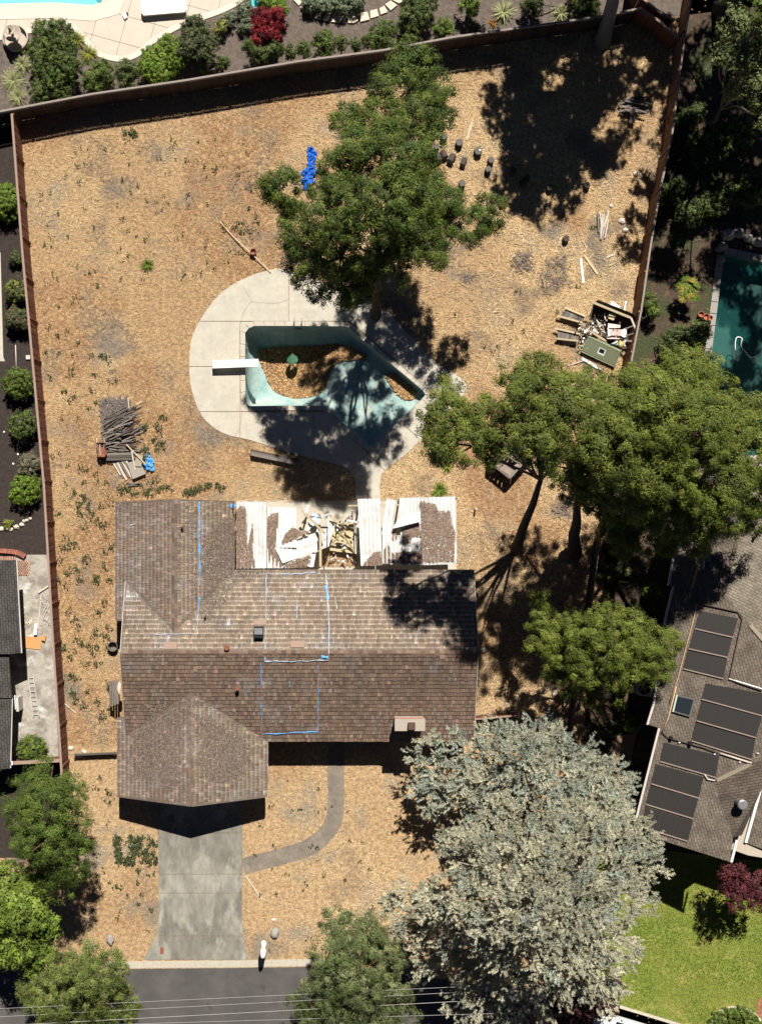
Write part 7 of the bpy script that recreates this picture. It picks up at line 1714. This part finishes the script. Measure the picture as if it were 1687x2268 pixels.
# palm
pt = thing("palm", "small fan palm with yellowing tips beyond right fence", "palm", W(1508, 652))
pb_ = W(1508, 652); tube("trunk", [pb_, pb_ + Vector((.05, 0, 1.3))], [.16, .12], M_bark, pt); V = []; Cc = []
for k in range(26):
    a = k * 2.4; el = rng.uniform(.1, .8); st = np.array(pb_ + Vector((.05, 0, 1.3))); dd = np.array([math.cos(a) * math.cos(el), math.sin(a) * math.cos(el), math.sin(el) * .6]); hub_ = st + dd * rng.uniform(.03, .6)
    colr = np.array([(.13, .2, .03), (.2, .26, .05), (.36, .3, .07)][k % 3])
    for j in range(13):
        b = a + (j - 6) * .22; e = np.array([math.cos(b), math.sin(b), rng.uniform(-.25, .1)]); s = np.array([-math.sin(b), math.cos(b), .0]) * .03; q = hub_ + e * rng.uniform(.32, .46)
        V.append([hub_ - s * .4, hub_ + s * .4, hub_ * .4 + q * .6 + s, q]); V.append([hub_ - s * .4, hub_ * .4 + q * .6 + s, q, hub_ * .4 + q * .6 - s]); Cc += [colr * rng.uniform(.8, 1.2)] * 2
quads("fronds", np.array(V), M_grass, pt, np.array(Cc))
pk = thing("flower_pot", "red clay pot cluster at edge of green pool", "pot", W(1555, 702))
for i, (x, y, r_) in enumerate(((1548, 698, .18), (1560, 704, .2), (1568, 706, .16))):
    bm = bmesh.new(); add_lathe(bm, W(x, y), [(0, 0), (r_ * .7, 0), (r_, .35), (r_ * .85, .35), (r_ * .8, .2), (0, .2)], 16); objbm("pot", bm, mat("terracotta", (.36, .12, .07), .8, .15), pk)
# ================================================================== GROUND COVER
lot = [north_line[2]] + north_line[2:] + [base_of(1495, 80)] + right_line[1:] + [W(1350, 1060), W(1330, 1400), W(1270, 1720), W(1200, 2130), W(700, 2118), W(318, 2124), W(150, 2128), W(142, 1900)] + left_line[::-1]
lot = [Vector((p.x, p.y, 0)) for p in lot]
house_plan = [plane_S, plane_N, plane_GL, plane_GR, plane_WL, plane_WR]
drive_poly = [W(*p) for p in drv_l] + [W(*p) for p in drv_r[::-1]]
walk_poly = Lw + Rw[::-1]
def shrink(poly, k=.15): return poly
n0 = 390000
P = scatter(lot, n0)
bad = inside(P, deck_out) | inside(P, drive_poly) | inside(P, walk_poly)
for hp_ in ([Pm(xl + .5, ys_e + 1, 0), Pm(xr - .6, ys_e + 1, 0), Pm(xr - .6, yn_e - .6, 0), Pm(xl + .5, yn_e - .6, 0)], [Pm(wxl + .6, yn_e, 0), Pm(wxr - .3, yn_e, 0), Pm(wxr - .3, wy_c - .6, 0), Pm(wxl + .6, wy_c - .6, 0)], [Pm(gxl + .6, ys_e + 1, 0), Pm(gxr - .4, ys_e + 1, 0), Pm(gxr - .4, gy_corner + .7, 0), Pm(gxl + .6, gy_corner + .7, 0)], [d(515, 1090), d(990, 1085), d(990, 1245), d(515, 1245)]):
    bad |= inside(P, hp_)
P = P[~bad]
def nz(P, s, o): return np.array([mnoise.noise(Vector((p[0] * s + o, p[1] * s - o, o))) for p in P])
big_n = nz(P, .18, 3.0); mid_n = nz(P, .7, 9.0); red_n = nz(P, .13, 21.0)
keep = rng.random(len(P)) < np.clip(.92 + .35 * mid_n + .3 * big_n, .15, 1)
P, big_n, mid_n, red_n = P[keep], big_n[keep], mid_n[keep], red_n[keep]
n = len(P); yaw = np.where(rng.random(n) < .5, rng.uniform(0, 2 * math.pi, n), 6 * nz(P, .9, 77.0) + rng.normal(0, .4, n)); ln = rng.uniform(.08, .22, n) * np.where(rng.random(n) < .05, 2.6, 1); w = rng.uniform(.010, .021, n)
side = np.clip((P[:, 0] + 4) / 6, 0, 1)
w *= 1 + .45 * side
front = P[:, 1] < W(0, 1650).y
ln[front] *= .7; w[front] *= .75
tz = rng.normal(0, .17, n); u = np.stack([np.cos(yaw) * np.cos(tz), np.sin(yaw) * np.cos(tz), np.sin(tz)], 1); v = np.stack([-np.sin(yaw), np.cos(yaw), rng.uniform(-.5, .5, n)], 1)
c = np.stack([P[:, 0], P[:, 1], .012 + np.abs(np.sin(tz)) * ln * .5 + rng.uniform(0, .03, n)], 1)
V = np.stack([c - u * (ln / 2)[:, None] - v * (w / 2)[:, None], c + u * (ln / 2)[:, None] - v * (w * .3)[:, None], c + u * (ln / 2)[:, None] + v * (w * .3)[:, None], c - u * (ln / 2)[:, None] + v * (w / 2)[:, None]], 1)
V[:, :, 2] = np.maximum(V[:, :, 2], .006)
gold = np.array([.66, .49, .28]); tan_ = np.array([.52, .355, .195]); red_ = np.array([.39, .22, .115]); grey_ = np.array([.25, .21, .165])
k1 = np.clip(.25 + .6 * side + 1.9 * big_n + .5 * front + rng.normal(0, .25, n), 0, 1)[:, None]; col = gold * k1 + tan_ * (1 - k1)
k2 = np.clip((red_n + .45 * nz(P, .5, 63.0) + .12 - .35 * side - .3 * front) * 3.2 + rng.normal(0, .12, n), 0, .9)[:, None]; col = col * (1 - k2) + red_ * k2
k3 = np.clip((-mid_n * .6 - nz(P, .33, 41.0) - .2) * 3.6 + rng.normal(0, .1, n), 0, .9)[:, None]; col = col * (1 - k3) + grey_ * k3
fk = np.where(front[:, None], np.array([[1.04, 1.08, 1.16]]), 1.0)
col = col * (1 + .06 * side[:, None]) * np.where(rng.random((n, 1)) < .22, rng.uniform(.45, .7, (n, 1)), rng.uniform(.8, 1.15, (n, 1))) * fk
quads("dry_grass", V, M_straw, None, col, "golden dry grass and straw covering the whole yard", "dry grass", "stuff")
# green weeds in clumps
wp = []
def weeds(poly, n, k=(4, 14), spread=.12):
    for p in scatter(poly, n):
        m = rng.integers(*k); wp.append(p + rng.normal(0, spread, (m, 2)))
weeds(pl((110, 1070), (250, 1060), (250, 1250), (240, 1560), (150, 1560)), 72, (10, 30), .13); weeds(pl((60, 300), (560, 300), (560, 560), (100, 700)), 120, (2, 9), .08); weeds(pl((90, 700), (250, 760), (260, 1060), (110, 1060)), 46, (5, 16), .1); weeds(pl((250, 1810), (345, 1815), (345, 1870), (255, 1880)), 55, (14, 30), .1)
weeds(pl((250, 1050), (500, 1050), (500, 1070), (250, 1078)), 34, (10, 24), .1); weeds(pl((310, 900), (360, 890), (350, 1040), (300, 1060)), 22, (10, 26), .12); weeds(pl((560, 560), (1300, 480), (1300, 880), (900, 700)), 26, (3, 10), .08); weeds(pl((200, 1650), (345, 1850), (330, 2060), (200, 2060)), 36, (3, 12), .08); weeds(pl((540, 1680), (700, 1680), (900, 1950), (700, 2060), (540, 2060)), 40, (2, 8), .07); weeds(pl((540, 2090), (690, 2086), (690, 2092), (540, 2096)), 12, (6, 16), .08)
weeds(pl((275, 270), (300, 285), (290, 300), (265, 290)), 6, (10, 26), .1); weeds(pl((510, 450), (560, 470), (560, 520), (500, 520)), 14, (3, 9), .1)
P = np.vstack(wp); P = P[inside(P, lot) & ~inside(P, deck_out) & ~inside(P, drive_poly)]
n = len(P); z = rng.uniform(.04, .22, n); yaw = rng.uniform(0, 6.28, n); tl = rng.uniform(-.8, .8, n); L = rng.uniform(.08, .17, n)
u = np.stack([np.cos(yaw) * np.cos(tl), np.sin(yaw) * np.cos(tl), np.sin(tl)], 1) * (L / 2)[:, None]; v = np.stack([-np.sin(yaw), np.cos(yaw), rng.uniform(-.6, .6, n)], 1) * (L * .28)[:, None]; c = np.stack([P[:, 0], P[:, 1], z], 1)
quads("weeds", np.stack([c - u, c - v, c + u, c + v], 1), M_grass, None, tones(n, [(.055, .075, .03), (.07, .09, .035), (.045, .062, .03), (.10, .115, .045)], .2), "scattered green weeds growing through the dry grass", "weeds", "stuff")
# lawn blades
P = scatter(lawn, 26000); P = P[np.abs(P[:, 0]) < 32]
n = len(P); nn_ = nz(P, .5, 4.0); yaw = rng.uniform(0, 6.28, n); L = rng.uniform(.07, .14, n); u = np.stack([np.cos(yaw), np.sin(yaw), rng.uniform(.1, .9, n)], 1) * (L / 2)[:, None]; v = np.stack([-np.sin(yaw), np.cos(yaw), np.zeros(n)], 1) * .02; c = np.stack([P[:, 0], P[:, 1], np.full(n, .06)], 1)
k = np.clip(.5 + 1.2 * nn_, 0, 1)[:, None]; col = (np.array([.32, .30, .075]) * k + np.array([.13, .19, .028]) * (1 - k)) * rng.uniform(.75, 1.2, (n, 1))
quads("lawn_grass", np.stack([c - u, c - v, c + u, c + v], 1), M_grass, None, col, "mown green lawn grass at bottom right", "grass", "stuff")
# fallen leaves under the right trees, on mulch
P = np.vstack([scatter([W(1060, 1180), W(1330, 1150), W(1320, 1500), W(1080, 1560)], 6000), scatter(rb, 6000)]); P = P[(np.abs(P[:, 0]) < 30) & (np.abs(P[:, 1]) < 34)]; P = P[~inside(P, npool_rim) & ~inside(P, lawn)]; n = len(P)
quads("fallen_leaves", leaf_quads(P, np.full(n, .03), (.07, .16), .5, .4), M_litter, None, tones(n, [(.30, .19, .10), (.22, .13, .07), (.4, .27, .15), (.25, .11, .06)], .25), "brown fallen leaves under the right hand trees", "fallen leaves", "stuff")
P = scatter(bed, 24000); P = P[(P[:, 0] > -21) & (P[:, 0] < 21) & (P[:, 1] < 33)]; P = P[~inside(P, patio_edge)]; n = len(P)
quads("bark_mulch", leaf_quads(P, np.full(n, .03), (.06, .16), .35, .3), M_litter, None, tones(n, [(.12, .095, .08), (.17, .14, .12), (.08, .062, .052), (.24, .2, .17)], .25), "taupe bark mulch chips over north planting bed", "mulch", "stuff")
